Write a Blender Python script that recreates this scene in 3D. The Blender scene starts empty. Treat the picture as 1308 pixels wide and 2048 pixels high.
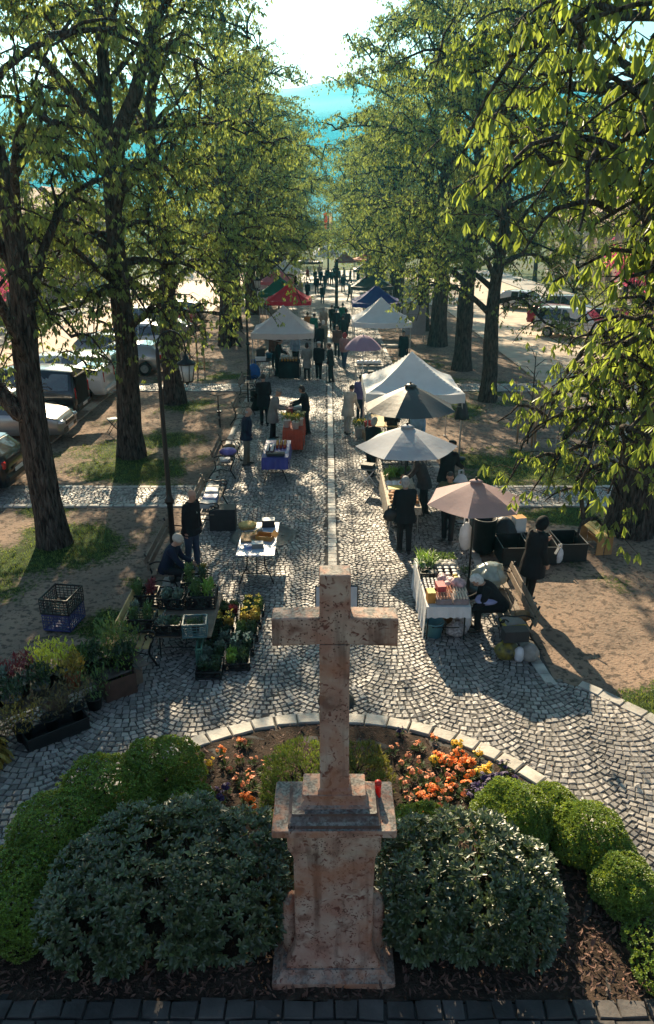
import bpy, math, random
import numpy as np
from mathutils import Vector, Matrix, noise
R = math.radians
SC = bpy.context.scene
COL = SC.collection
rnd = random.Random(7)

# ---------------------------------------------------------------- camera, sky, sun, exposure
CAMZ = 7.0
PITCH = R(21.44)
FPX = 1500.0                      # focal length in pixels of the 1308 x 2048 photograph
cam_d = bpy.data.cameras.new('camera')
cam_d.sensor_fit = 'VERTICAL'
cam_d.sensor_height = 36.0
cam_d.lens = 36.0 * FPX / 2048.0
cam_d.clip_start = 0.05
cam_d.clip_end = 6000
cam = bpy.data.objects.new('camera', cam_d)
cam.location = (0, 0, CAMZ)
cam.rotation_euler = (R(90) - PITCH, 0, 0)
COL.objects.link(cam)
SC.camera = cam

SUN_EL, SUN_AZ = R(29.5), R(-9.0)  # ahead of the camera, a little to the left
world = bpy.data.worlds.new('World')
SC.world = world
world.use_nodes = True
wn = world.node_tree
bg = wn.nodes['Background']
sky = wn.nodes.new('ShaderNodeTexSky')
sky.sky_type = 'NISHITA'
sky.sun_disc = False
sky.sun_elevation = SUN_EL
sky.sun_rotation = SUN_AZ
sky.air_density = 1.0
sky.dust_density = 1.2
sky.ozone_density = 0.5
bg.inputs['Strength'].default_value = 0.05
wn.links.new(sky.outputs['Color'], bg.inputs['Color'])

sun_d = bpy.data.lights.new('sun', 'SUN')
sun_d.energy = 5.0
sun_d.angle = R(0.53)
sun_d.color = (1.0, 0.81, 0.55)
sun = bpy.data.objects.new('sun', sun_d)
SDIR = Vector((math.sin(SUN_AZ) * math.cos(SUN_EL), math.cos(SUN_AZ) * math.cos(SUN_EL), math.sin(SUN_EL)))
sun.rotation_euler = (-SDIR).to_track_quat('-Z', 'Y').to_euler()
COL.objects.link(sun)

SC.view_settings.view_transform = 'Standard'
SC.view_settings.look = 'None'
SC.view_settings.exposure = 1.4
SC.view_settings.gamma = 1.0
SC.render.engine = 'CYCLES'
SC.cycles.max_bounces = 6
SC.cycles.diffuse_bounces = 3
SC.cycles.transmission_bounces = 4
SC.cycles.transparent_max_bounces = 8
SC.cycles.volume_bounces = 0
SC.cycles.use_denoising = True

_cp, _sp = math.cos(PITCH), math.sin(PITCH)
def ray(px, py):
    u = (px - 654) / FPX; v = (py - 1024) / FPX
    return Vector((u, _cp - v * _sp, -_sp - v * _cp))
def G(px, py, z=0.0):
    'photograph pixel -> the point at height z it shows'
    d = ray(px, py); t = (z - CAMZ) / d.z
    return Vector((d.x * t, d.y * t, z))
def P(px, py, t):
    'photograph pixel -> the point at camera depth t'
    d = ray(px, py)
    return Vector((d.x * t, d.y * t, CAMZ + d.z * t))

# ---------------------------------------------------------------- materials
_mats = {}
def M(name, col, rough=0.6, var=0.25, scale=6.0, bump=0.0, metal=0.0, spec=0.5, col2=None, trans=None,
      bscale=None, coat=0.0, alpha=None, transmission=0.0, emit=None, island=0.0, detail=4.0):
    if name in _mats: return _mats[name]
    m = bpy.data.materials.new(name); m.use_nodes = True
    nt = m.node_tree; N = nt.nodes; L = nt.links
    b = N['Principled BSDF']; out = N['Material Output']
    b.inputs['Roughness'].default_value = rough
    b.inputs['Metallic'].default_value = metal
    b.inputs['Specular IOR Level'].default_value = spec
    b.inputs['Coat Weight'].default_value = coat
    b.inputs['Transmission Weight'].default_value = transmission
    tc = N.new('ShaderNodeTexCoord')
    nz = N.new('ShaderNodeTexNoise'); nz.inputs['Scale'].default_value = scale; nz.inputs['Detail'].default_value = detail
    L.new(tc.outputs['Object'], nz.inputs['Vector'])
    mix = N.new('ShaderNodeMix'); mix.data_type = 'RGBA'
    rp = N.new('ShaderNodeMapRange'); rp.inputs[1].default_value = 0.32; rp.inputs[2].default_value = 0.68
    L.new(nz.outputs['Fac'], rp.inputs[0]); L.new(rp.outputs[0], mix.inputs[0])
    c2 = col2 if col2 else tuple(c * (1 - var) for c in col)
    c1 = col if col2 else tuple(min(1, c * (1 + var * 0.6)) for c in col)
    mix.inputs[6].default_value = (*c1, 1); mix.inputs[7].default_value = (*c2, 1)
    src = mix.outputs[2]
    if island:
        ge = N.new('ShaderNodeNewGeometry')
        hs = N.new('ShaderNodeHueSaturation')
        mr = N.new('ShaderNodeMapRange'); mr.inputs[3].default_value = 1 - island; mr.inputs[4].default_value = 1 + island
        L.new(ge.outputs['Random Per Island'], mr.inputs[0]); L.new(mr.outputs[0], hs.inputs['Value'])
        L.new(src, hs.inputs['Color']); src = hs.outputs['Color']
    L.new(src, b.inputs['Base Color'])
    if bump:
        n2 = N.new('ShaderNodeTexNoise'); n2.inputs['Scale'].default_value = bscale or scale * 4; n2.inputs['Detail'].default_value = 5
        L.new(tc.outputs['Object'], n2.inputs['Vector'])
        bp = N.new('ShaderNodeBump'); bp.inputs['Strength'].default_value = bump; bp.inputs['Distance'].default_value = 0.02
        L.new(n2.outputs['Fac'], bp.inputs['Height']); L.new(bp.outputs['Normal'], b.inputs['Normal'])
    if trans:
        tr = N.new('ShaderNodeBsdfTranslucent')
        hs2 = N.new('ShaderNodeMix'); hs2.data_type = 'RGBA'; hs2.blend_type = 'MULTIPLY'; hs2.inputs[0].default_value = 0.6
        tr.inputs['Color'].default_value = (*trans, 1)
        if island:
            h3 = N.new('ShaderNodeHueSaturation'); h3.inputs['Color'].default_value = (*trans, 1)
            m3 = N.new('ShaderNodeMapRange'); m3.inputs[3].default_value = 0.55; m3.inputs[4].default_value = 1.35
            L.new(ge.outputs['Random Per Island'], m3.inputs[0]); L.new(m3.outputs[0], h3.inputs['Value'])
            L.new(h3.outputs['Color'], tr.inputs['Color'])
        ad = N.new('ShaderNodeAddShader')
        L.new(b.outputs[0], ad.inputs[0]); L.new(tr.outputs[0], ad.inputs[1]); L.new(ad.outputs[0], out.inputs['Surface'])
    _mats[name] = m
    return m

# ---------------------------------------------------------------- mesh builder
class MB:
    def __init__(s): s.v = []; s.f = []; s.m = []; s.s = []
    def add(s, vs, fs, mi=0, smooth=True):
        o = len(s.v); s.v.extend([tuple(p) for p in vs])
        for f in fs:
            s.f.append([o + i for i in f]); s.m.append(mi); s.s.append(smooth)
        return s
    def box(s, c, d, b=0.0, rot=None, mi=0):
        x, y, z = d[0] / 2, d[1] / 2, d[2] / 2
        c = Vector(c)
        if b <= 0:
            vs = [Vector((sx * x, sy * y, sz * z)) for sx in (-1, 1) for sy in (-1, 1) for sz in (-1, 1)]
            fs = [(0, 1, 3, 2), (4, 6, 7, 5), (0, 4, 5, 1), (2, 3, 7, 6), (0, 2, 6, 4), (1, 5, 7, 3)]
        else:
            b = min(b, x * .9, y * .9, z * .9)
            vs = []; idx = {}
            for sx in (-1, 1):
                for sy in (-1, 1):
                    for sz in (-1, 1):
                        for ax in range(3):
                            p = [sx * (x - b), sy * (y - b), sz * (z - b)]
                            p[ax] = (sx * x, sy * y, sz * z)[ax]
                            idx[(sx, sy, sz, ax)] = len(vs); vs.append(Vector(p))
            fs = []
            for ax in range(3):
                o = [i for i in range(3) if i != ax]
                for sg in (-1, 1):
                    q = []
                    for (a1, a2) in ((-1, -1), (1, -1), (1, 1), (-1, 1)):
                        k = [0, 0, 0]; k[ax] = sg; k[o[0]] = a1; k[o[1]] = a2
                        q.append(idx[(*k, ax)])
                    if (sg == 1) == (ax == 1): q = q[::-1]
                    fs.append(q)
            for ax in range(3):
                o = [i for i in range(3) if i != ax]
                for a1 in (-1, 1):
                    for a2 in (-1, 1):
                        k1 = [0, 0, 0]; k2 = [0, 0, 0]
                        for k, e in ((k1, -1), (k2, 1)):
                            k[ax] = e; k[o[0]] = a1; k[o[1]] = a2
                        fs.append([idx[(*k1, o[0])], idx[(*k1, o[1])], idx[(*k2, o[1])], idx[(*k2, o[0])]])
            for sx in (-1, 1):
                for sy in (-1, 1):
                    for sz in (-1, 1):
                        fs.append([idx[(sx, sy, sz, 0)], idx[(sx, sy, sz, 1)], idx[(sx, sy, sz, 2)]])
        if rot is not None: vs = [rot @ p for p in vs]
        return s.add([p + c for p in vs], fs, mi, False)
    def tube(s, pts, rads, n=8, mi=0, cap=True, smooth=True, sq=1.0):
        pts = [Vector(p) for p in pts]
        if not hasattr(rads, '__len__'): rads = [rads] * len(pts)
        vs = []; up = None
        for i, p in enumerate(pts):
            t = (pts[min(i + 1, len(pts) - 1)] - pts[max(i - 1, 0)])
            if t.length < 1e-9: t = Vector((0, 0, 1))
            t.normalize()
            if up is None:
                up = t.cross(Vector((0.31, 0.95, 0.02)))
                if up.length < .1: up = t.cross(Vector((1, 0, 0)))
                up.normalize()
            up = (up - t * up.dot(t)); up.normalize()
            w = t.cross(up)
            for k in range(n):
                a = 2 * math.pi * k / n
                vs.append(p + (up * math.cos(a) + w * (math.sin(a) * sq)) * rads[i])
        fs = []
        for i in range(len(pts) - 1):
            for k in range(n):
                k2 = (k + 1) % n
                fs.append((i * n + k, i * n + k2, (i + 1) * n + k2, (i + 1) * n + k))
        s.add(vs, fs, mi, smooth)
        if cap:
            o = len(s.v) - len(vs)
            s.f.append([o + k for k in range(n)][::-1]); s.m.append(mi); s.s.append(False)
            s.f.append([o + (len(pts) - 1) * n + k for k in range(n)]); s.m.append(mi); s.s.append(False)
        return s
    def rings(s, rings, mi=0, smooth=True, cap=True, closed=True):
        n = len(rings[0]); vs = [p for r in rings for p in r]; fs = []
        for i in range(len(rings) - 1):
            for k in range(n if closed else n - 1):
                k2 = (k + 1) % n
                fs.append((i * n + k, i * n + k2, (i + 1) * n + k2, (i + 1) * n + k))
        if cap:
            fs.append(list(range(n))[::-1]); fs.append([(len(rings) - 1) * n + k for k in range(n)])
        return s.add(vs, fs, mi, smooth)
    def lathe(s, prof, c=(0, 0, 0), n=16, mi=0, cap=True, smooth=True, sx=1, sy=1, rot=None):
        rr = []
        for r, z in prof:
            ring = []
            for k in range(n):
                a = 2 * math.pi * k / n
                p = Vector((r * math.cos(a) * sx, r * math.sin(a) * sy, z))
                if rot is not None: p = rot @ p
                ring.append(p + Vector(c))
            rr.append(ring)
        return s.rings(rr, mi, smooth, cap)
    def ell(s, c, r, nu=10, nv=7, mi=0, rot=None, jit=0):
        pr = []
        for j in range(nv + 1):
            a = -math.pi / 2 + math.pi * j / nv
            pr.append((max(1e-3, math.cos(a)), math.sin(a)))
        o = len(s.v)
        M3 = Matrix.Diagonal(Vector(r))
        if rot is not None: M3 = rot @ M3
        s.lathe(pr, (0, 0, 0), nu, mi)
        for i in range(o, len(s.v)):
            p = M3 @ Vector(s.v[i])
            if jit: p = p * (1 + jit * noise.noise(p * 9 + Vector(c)))
            s.v[i] = tuple(p + Vector(c))
        return s
    def mesh(s, name, mats):
        me = bpy.data.meshes.new(name)
        me.from_pydata(s.v, [], s.f)
        for m in (mats if isinstance(mats, (list, tuple)) else [mats]): me.materials.append(m)
        me.polygons.foreach_set('material_index', s.m)
        me.polygons.foreach_set('use_smooth', s.s)
        me.update()
        return me
    def build(s, name, mats, parent=None, loc=None, rz=None):
        return ob(name, s.mesh(name, mats), parent, loc, rz)

def ob(name, data, parent=None, loc=None, rz=None):
    o = bpy.data.objects.new(name, data); COL.objects.link(o)
    if parent is not None: o.parent = parent
    if loc is not None: o.location = loc
    if rz is not None: o.rotation_euler = (0, 0, rz)
    return o
def tag(o, label, cat, group=None):
    o['label'] = label; o['category'] = cat
    if group: o['group'] = group
    return o
def thing(name, label, cat, loc=(0, 0, 0), rz=0.0, group=None, scale=None):
    o = ob(name, None, None, loc, rz); o.empty_display_size = .2
    if scale is not None: o.scale = (scale,) * 3 if not hasattr(scale, '__len__') else scale
    return tag(o, label, cat, group)
def struct(o, kind='structure'):
    o['kind'] = kind; return o
def dup(root, label=None, loc=None, rz=None, group=None, scale=None):
    r = root.copy(); COL.objects.link(r)
    if loc is not None: r.location = loc
    if rz is not None: r.rotation_euler = (0, 0, rz)
    if label: r['label'] = label
    if group: r['group'] = group
    if scale is not None: r.scale = (scale,) * 3 if not hasattr(scale, '__len__') else scale
    for ch in list(root.children):
        c = ch.copy(); COL.objects.link(c); c.parent = r
        for g in list(ch.children):
            d = g.copy(); COL.objects.link(d); d.parent = c
    return r
def np_mesh(name, V, F, mats, smooth=False, mi=None):
    'V: (n,3) array, F: (m,4) int array of quads'
    me = bpy.data.meshes.new(name)
    V = np.asarray(V, dtype=np.float32); F = np.asarray(F, dtype=np.int32)
    k = F.shape[1]
    me.vertices.add(len(V)); me.vertices.foreach_set('co', V.ravel())
    me.loops.add(F.size); me.loops.foreach_set('vertex_index', F.ravel())
    me.polygons.add(len(F))
    me.polygons.foreach_set('loop_start', np.arange(0, F.size, k, dtype=np.int32))
    me.polygons.foreach_set('loop_total', np.full(len(F), k, dtype=np.int32))
    for m in (mats if isinstance(mats, (list, tuple)) else [mats]): me.materials.append(m)
    if mi is not None: me.polygons.foreach_set('material_index', np.asarray(mi, dtype=np.int32))
    me.polygons.foreach_set('use_smooth', np.full(len(F), smooth, dtype=bool))
    me.update(calc_edges=True); me.validate()
    return me
def bez(p0, p1, p2, n=8):
    p0, p1, p2 = Vector(p0), Vector(p1), Vector(p2)
    return [p0 * (1 - t) ** 2 + p1 * (2 * t * (1 - t)) + p2 * t * t for t in [i / n for i in range(n + 1)]]
def smooth_path(pts, n=4):
    'Catmull-Rom through the points'
    pts = [Vector(p) for p in pts]; out = []
    for i in range(len(pts) - 1):
        a = pts[max(0, i - 1)]; b = pts[i]; c = pts[i + 1]; d = pts[min(len(pts) - 1, i + 2)]
        for k in range(n):
            t = k / n
            out.append(0.5 * ((2 * b) + (c - a) * t + (2 * a - 5 * b + 4 * c - d) * t * t + (3 * b - a - 3 * c + d) * t ** 3))
    out.append(pts[-1])
    return out
# ---------------------------------------------------------------- ground, paths, roads, hills
BEDC = Vector((0.05, 5.78)); BEDR = 3.65; RINGR = 5.9
LINE_X = 0.12
def path_half(y):
    return 3.2 + (0.35 * max(0, (13 - y) / 3.0) if y < 13 else 0)
def in_paving(x, y):
    'where the fan-laid small setts are'
    r = math.hypot(x - BEDC.x, y - BEDC.y)
    if r < BEDR + 0.02: return False
    if abs(x - LINE_X) < 0.15 and y > 9.5: return False
    if math.hypot(x + 1.51, y - 16.3) < 0.8: return False
    if r < RINGR and y > 4.6: return True
    if y > 9 and abs(x) < path_half(y): return True
    for (a, b) in ((18.35, 19.65), (32.3, 33.5)):
        if a < y < b and 3.2 <= abs(x) < 9.2: return True
    return False

GRASS_BLOBS = [(-5.6, 15.6, 1.2), (-6.4, 16.4, 1.1), (-6.8, 14.8, .9), (-5.0, 21.5, 1.5), (-6.6, 21.2, 1.5), (-6.9, 23.5, 1.3), (-5.3, 24.6, 1.2),
               (5.2, 20.9, 1.3), (6.6, 21.4, 1.8), (4.6, 22.2, .8), (7.6, 20.7, 1.2), (6.2, 17.5, .8), (5.0, 17.6, .7), (5.5, 29.0, 1.6), (7, 32, 1.2), (5.2, 34.6, 1.4), (4.6, 39, 1.6),
               (-4.0, 12.3, .7), (-3.6, 11.2, .5), (-4.0, 14, .45), (-5.2, 29.5, 1.3), (-5, 35, 1.3), (-6.8, 38, 1.6), (5.0, 9.9, .45), (4.8, 9.4, .35), (5.7, 10.2, .5), (-7.5, 13, .8),
               (-4.4, 10.2, .5), (-7.3, 18.0, .7)]
def grass_amt(x, y):
    g = noise.noise(Vector((x * .55, y * .45, 3.1))) * .55 + noise.noise(Vector((x * 1.9, y * 1.6, 7.7))) * .35 + noise.noise(Vector((x * 5, y * 4, 1.7))) * .2 - .28
    for (a, b, r) in GRASS_BLOBS:
        d = math.hypot((x - a), (y - b)) / r
        if d < 1.6: g += .75 * math.exp(-d * d * 1.3)
    return g

def ground_mat(name, dirt1, dirt2, green, attr=None):
    m = bpy.data.materials.new(name); m.use_nodes = True
    nt = m.node_tree; N = nt.nodes; L = nt.links; b = N['Principled BSDF']
    b.inputs['Roughness'].default_value = .95; b.inputs['Specular IOR Level'].default_value = .15
    ge = N.new('ShaderNodeNewGeometry')
    def nz(s, d=5.0):
        n = N.new('ShaderNodeTexNoise'); n.inputs['Scale'].default_value = s; n.inputs['Detail'].default_value = d
        L.new(ge.outputs['Position'], n.inputs['Vector']); return n
    def rng(sock, a, c, lo=0, hi=1):
        r = N.new('ShaderNodeMapRange'); r.inputs[1].default_value = a; r.inputs[2].default_value = c
        r.inputs[3].default_value = lo; r.inputs[4].default_value = hi; L.new(sock, r.inputs[0]); return r.outputs[0]
    def mx(f, a, c):
        x = N.new('ShaderNodeMix'); x.data_type = 'RGBA'; L.new(f, x.inputs[0])
        for s, i in ((a, 6), (c, 7)):
            if isinstance(s, tuple): x.inputs[i].default_value = (*s, 1)
            else: L.new(s, x.inputs[i])
        return x.outputs[2]
    c = mx(rng(nz(.8).outputs['Fac'], .35, .65), dirt1, dirt2)
    c = mx(rng(nz(9).outputs['Fac'], .52, .62), c, tuple(v * .62 for v in dirt2))
    vo = N.new('ShaderNodeTexVoronoi'); vo.inputs['Scale'].default_value = 16; L.new(ge.outputs['Position'], vo.inputs['Vector'])
    lit = N.new('ShaderNodeMath'); lit.operation = 'MULTIPLY'
    L.new(rng(vo.outputs['Distance'], .26, .16), lit.inputs[0]); L.new(rng(nz(1.3).outputs['Fac'], .48, .6), lit.inputs[1])
    c = mx(lit.outputs[0], c, (.06, .045, .03))
    if attr:
        at = N.new('ShaderNodeAttribute'); at.attribute_name = attr
        ad = N.new('ShaderNodeMath'); ad.operation = 'ADD'
        L.new(at.outputs['Fac'], ad.inputs[0]); L.new(rng(nz(14).outputs['Fac'], .3, .7, -.22, .22), ad.inputs[1])
        c = mx(rng(ad.outputs[0], -.02, .25), c, mx(rng(nz(5).outputs['Fac'], .4, .6), green, tuple(v * .55 for v in green)))
    else:
        c = mx(rng(nz(.05).outputs['Fac'], .4, .5), c, green)
    L.new(c, b.inputs['Base Color'])
    bp = N.new('ShaderNodeBump'); bp.inputs['Strength'].default_value = .7; bp.inputs['Distance'].default_value = .03
    n3 = nz(22, 6); L.new(n3.outputs['Fac'], bp.inputs['Height']); L.new(bp.outputs['Normal'], b.inputs['Normal'])
    return m

far_ground = MB().add([(-1950, -40, -.05), (1950, -40, -.05), (1950, 1400, -.05), (-1950, 1400, -.05)], [(0, 1, 2, 3)]).build(
    'ground', ground_mat('far_ground', (.13, .13, .08), (.09, .1, .06), (.07, .1, .035)))
struct(far_ground)

# the trodden earth of the park, a gently uneven grid that carries its grass cover
_nx, _ny = 150, 330
gx = np.linspace(-18, 18, _nx); gy = np.linspace(3.0, 66, _ny)
GV = np.zeros((_nx * _ny, 3)); GA = np.zeros(_nx * _ny)
for j in range(_ny):
    for i in range(_nx):
        x, y = float(gx[i]), float(gy[j])
        h = .02 * noise.noise(Vector((x * .7, y * .7, 0))) + .012 * noise.noise(Vector((x * 2.2, y * 2.2, 4)))
        GV[j * _nx + i] = (x, y, h - .028)
        GA[j * _nx + i] = grass_amt(x, y)
ii, jj = np.meshgrid(np.arange(_nx - 1), np.arange(_ny - 1))
a = (jj * _nx + ii).ravel()
me = np_mesh('earth', GV, np.stack([a, a + 1, a + 1 + _nx, a + _nx], 1),
             ground_mat('earth', (.33, .235, .175), (.20, .155, .125), (.05, .085, .022), 'grass'), True)
at = me.attributes.new('grass', 'FLOAT', 'POINT'); at.data.foreach_set('value', GA.astype(np.float32))
struct(ob('earth', me))

# joints (dark sand) under the setts
sand = M('joint_sand', (.075, .07, .065), .95, .4, 5, .4)
mb = MB()
mb.box((0, 36.5, -.022), (6.6, 55, .04)); mb.box((0, 11.2, -.026), (7.4, 5, .036))
pv = [Vector((BEDC.x + RINGR * math.cos(t), BEDC.y + RINGR * math.sin(t), -.006)) for t in [R(x) for x in range(-14, 195, 4)]]
mb.add(pv, [list(range(len(pv)))], smooth=False)
for yy, hw in ((19, .72), (32.9, .68)):
    for s in (-1, 1): mb.box((s * 6.3, yy, -.03), (6, hw * 2, .05))
struct(mb.build('paving_bed', sand))

# fan-laid setts: every stone its own little block inside one paving object
def sett_mat():
    m = M('setts', (.34, .31, .28), .52, .3, .9, .35, spec=.5, col2=(.19, .18, .175), bscale=30, island=.42, detail=7)
    return m
def stones(cells, top=.0, name='x', mat=None, h=.03, jit=.006, inset=.14):
    'cells: array (n,4,2) of corner points'
    n = len(cells); rg = np.random.default_rng(len(cells))
    C4 = np.asarray(cells) + rg.normal(0, jit, (n, 4, 2))
    cen = C4.mean(1, keepdims=True)
    z = top + rg.normal(0, .0035, (n, 1))
    tilt = rg.normal(0, .0042, (n, 4))
    lo = np.concatenate([cen + (C4 - cen) * 1.0, np.broadcast_to((z - h)[:, :, None], (n, 4, 1))], 2)
    mid = np.concatenate([cen + (C4 - cen) * .985, (z + tilt - .011)[:, :, None]], 2)
    hi = np.concatenate([cen + (C4 - cen) * (1 - inset * 1.4), (z + tilt + .002)[:, :, None]], 2)
    V = np.concatenate([lo, mid, hi], 1).reshape(-1, 3)
    base = np.arange(n)[:, None] * 12
    F = []
    for k in range(4):
        k2 = (k + 1) % 4
        F.append(np.concatenate([base + k, base + k2, base + 4 + k2, base + 4 + k], 1))
        F.append(np.concatenate([base + 4 + k, base + 4 + k2, base + 8 + k2, base + 8 + k], 1))
    F.append(np.concatenate([base + 8, base + 9, base + 10, base + 11], 1))
    return np_mesh(name, V, np.concatenate(F, 0), mat, False)
W_F, R_F, S_F = 1.06, .75, .108
cells = []
rs = random.Random(3)
NST = 11
for col in range(-9, 10):
    xc = col * W_F + .1
    for j in range(int(3.5 / S_F), int(64 / S_F)):
        yc = j * S_F + .75
        off = rs.uniform(-.4, .4)
        for k in range(-1, NST + 1):
            a0 = R(-45) + R(90) * (k + off) / NST; a1 = a0 + R(90) / NST
            a0 = max(a0, R(-45)); a1 = min(a1, R(45))
            if a1 - a0 < .03: continue
            am = (a0 + a1) / 2
            x = xc + R_F * math.sin(am); y = yc - R_F * math.cos(am)
            if not in_paving(x, y): continue
            g0, g1 = a0 + .0075, a1 - .0075
            hs = S_F * math.cos(am) / 2 - .006
            c4 = []
            for (aa, rr) in ((g0, R_F + hs), (g1, R_F + hs), (g1, R_F - hs), (g0, R_F - hs)):
                c4.append((xc + rr * math.sin(aa), yc - rr * math.cos(aa)))
            cells.append(c4)
struct(ob('path', stones(cells, .006, 'path', sett_mat())))

# far part of the path beyond the individually laid stones, plaza and cross street
struct(MB().box((0, 88, -.02), (8.4, 48, .04)).box((0, 70, -.024), (60, 7, .04)).build('plaza', M('far_setts', (.22, .21, .2), .7, .3, 2, .5, bscale=9)))

# pale double course down the middle of the path
cells = []
y = 9.62
while y < 64:
    d = rs.uniform(.17, .24)
    cells.append([(LINE_X - .1, y + d - .012), (LINE_X + .1, y + d - .012), (LINE_X + .1, y), (LINE_X - .1, y)])
    y += d
struct(ob('path_centre_line', stones(cells, .009, 'path_centre_line', M('pale_sett', (.56, .53, .48), .6, .25, 3, .25, island=.16, bscale=20), jit=.005, inset=.06)))

# kerb stones round the flower bed and along the path edges
cells = []
n = 66
for k in range(n):
    a0 = 2 * math.pi * k / n; a1 = a0 + 2 * math.pi / n - .006
    if math.sin(a0) < -.15: continue
    r0, r1 = BEDR - .2, BEDR + .03
    cells.append([(BEDC.x + r1 * math.cos(a0), BEDC.y + r1 * math.sin(a0)), (BEDC.x + r0 * math.cos(a0), BEDC.y + r0 * math.sin(a0)),
                  (BEDC.x + r0 * math.cos(a1), BEDC.y + r0 * math.sin(a1)), (BEDC.x + r1 * math.cos(a1), BEDC.y + r1 * math.sin(a1))])
kerbm = M('kerb_stone', (.5, .46, .4), .65, .3, 4, .3, island=.2, bscale=22)
struct(ob('bed_kerb', stones(cells, .035, 'bed_kerb', kerbm, h=.08, jit=.007, inset=.07)))
cells = []
for s in (-1, 1):
    y = 10.2
    while y < 64:
        d = rs.uniform(.3, .42)
        if not (18.2 < y < 19.5 or 32.2 < y < 33.4):
            x0 = s * path_half(y); x1 = s * path_half(y + d)
            w = .19
            q = [(x0, y + .012), (x0 + s * w, y + .012), (x1 + s * w, y + d), (x1, y + d)]
            cells.append(q if s > 0 else q[::-1])
        y += d
    for ya, yb in ((18.2, 18.36), (19.66, 19.82), (32.16, 32.3), (33.5, 33.64)):
        x = 3.45
        while x < 9.2:
            d = rs.uniform(.26, .36)
            q = [(s * x, ya), (s * (x + d - .012), ya), (s * (x + d - .012), yb), (s * x, yb)]
            cells.append(q if s > 0 else q[::-1]); x += d
a0 = 20
while a0 < 48:       # outer rim of the round paving on the right and left
    for s in (1, -1):
        aa = R(a0) if s > 0 else R(180 - a0); ab = R(a0 + 3.4) if s > 0 else R(180 - a0 - 3.4)
        q = [(BEDC.x + (RINGR + .2) * math.cos(aa), BEDC.y + (RINGR + .2) * math.sin(aa)), (BEDC.x + (RINGR + .2) * math.cos(ab), BEDC.y + (RINGR + .2) * math.sin(ab)),
             (BEDC.x + RINGR * math.cos(ab), BEDC.y + RINGR * math.sin(ab)), (BEDC.x + RINGR * math.cos(aa), BEDC.y + RINGR * math.sin(aa))]
        cells.append(q if s > 0 else q[::-1])
    a0 += 3.5
struct(ob('path_kerb', stones(cells, .014, 'path_kerb', M('kerb_grey', (.4, .38, .35), .65, .3, 4, .3, island=.22, bscale=22), h=.06, jit=.007, inset=.05)))

# slab edging under the near side of the bed
cells = []
for (ya, yb, w0) in ((4.80, 4.98, .24), (4.52, 4.78, .34)):
    x = -4.6
    while x < 4.6:
        d = w0 * rs.uniform(.85, 1.2)
        cells.append([(x, yb), (x, ya), (x + d - .014, ya), (x + d - .014, yb)]); x += d
struct(ob('slab_edging', stones(cells, .03, 'slab_edging', M('edging_slab', (.085, .075, .07), .75, .4, 3, .5, island=.3, bscale=14), h=.09, jit=.008, inset=.05)))
struct(MB().box((0, 3.6, -.03), (12, 2.9, .05)).build('near_pavement', sand))

# round iron cover in the paving
mb = MB(); mb.lathe([(.79, -.02), (.79, .004), (.77, .012), (.70, .012), (.695, .007), (.0, .009)], n=48)
for k in range(8):
    a = k * math.pi / 4; mb.lathe([(.03, .009), (.03, .02), (0, .02)], (.45 * math.cos(a), .45 * math.sin(a), 0), 8)
tag(mb.build('manhole_cover', M('cast_iron', (.11, .105, .1), .6, .3, 6, .3, metal=.3), None, (-1.51, 16.3, 0)), 'large round grey manhole cover set in the paving under the table with baskets', 'manhole cover')

# streets on both sides: brick carriageway with light bay lines, kerb and pavement
def brick_mat(name, c1, c2, c3):
    m = bpy.data.materials.new(name); m.use_nodes = True
    nt = m.node_tree; N = nt.nodes; L = nt.links; b = N['Principled BSDF']; b.inputs['Roughness'].default_value = .8
    ge = N.new('ShaderNodeNewGeometry'); mp = N.new('ShaderNodeMapping'); mp.inputs['Rotation'].default_value = (0, 0, R(45)); L.new(ge.outputs['Position'], mp.inputs[0])
    br = N.new('ShaderNodeTexBrick'); br.inputs['Scale'].default_value = 2.2; br.inputs['Mortar Size'].default_value = .03
    br.inputs['Color1'].default_value = (*c1, 1); br.inputs['Color2'].default_value = (*c2, 1); br.inputs['Mortar'].default_value = (*c3, 1)
    L.new(mp.outputs[0], br.inputs['Vector']); L.new(br.outputs['Color'], b.inputs['Base Color'])
    return m
brick = brick_mat('brick_paving', (.46, .24, .15), (.55, .38, .26), (.5, .45, .38))
struct(MB().box((-14.1, 55, -.01), (9.8, 110, .05)).build('road_left', brick))
struct(MB().box((15.0, 55, -.01), (10.6, 110, .05)).build('road_right', M('lane', (.5, .4, .3), .8, .25, 1.2, .3, bscale=12)))
pav = M('pavement', (.3, .285, .27), .8, .25, 2, .4, bscale=9)
struct(MB().box((-20.7, 55, .03), (3.2, 110, .12), .02).build('pavement_left', pav))
struct(MB().box((22.2, 55, .03), (3.6, 110, .12), .02).build('pavement_right', pav))

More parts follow.
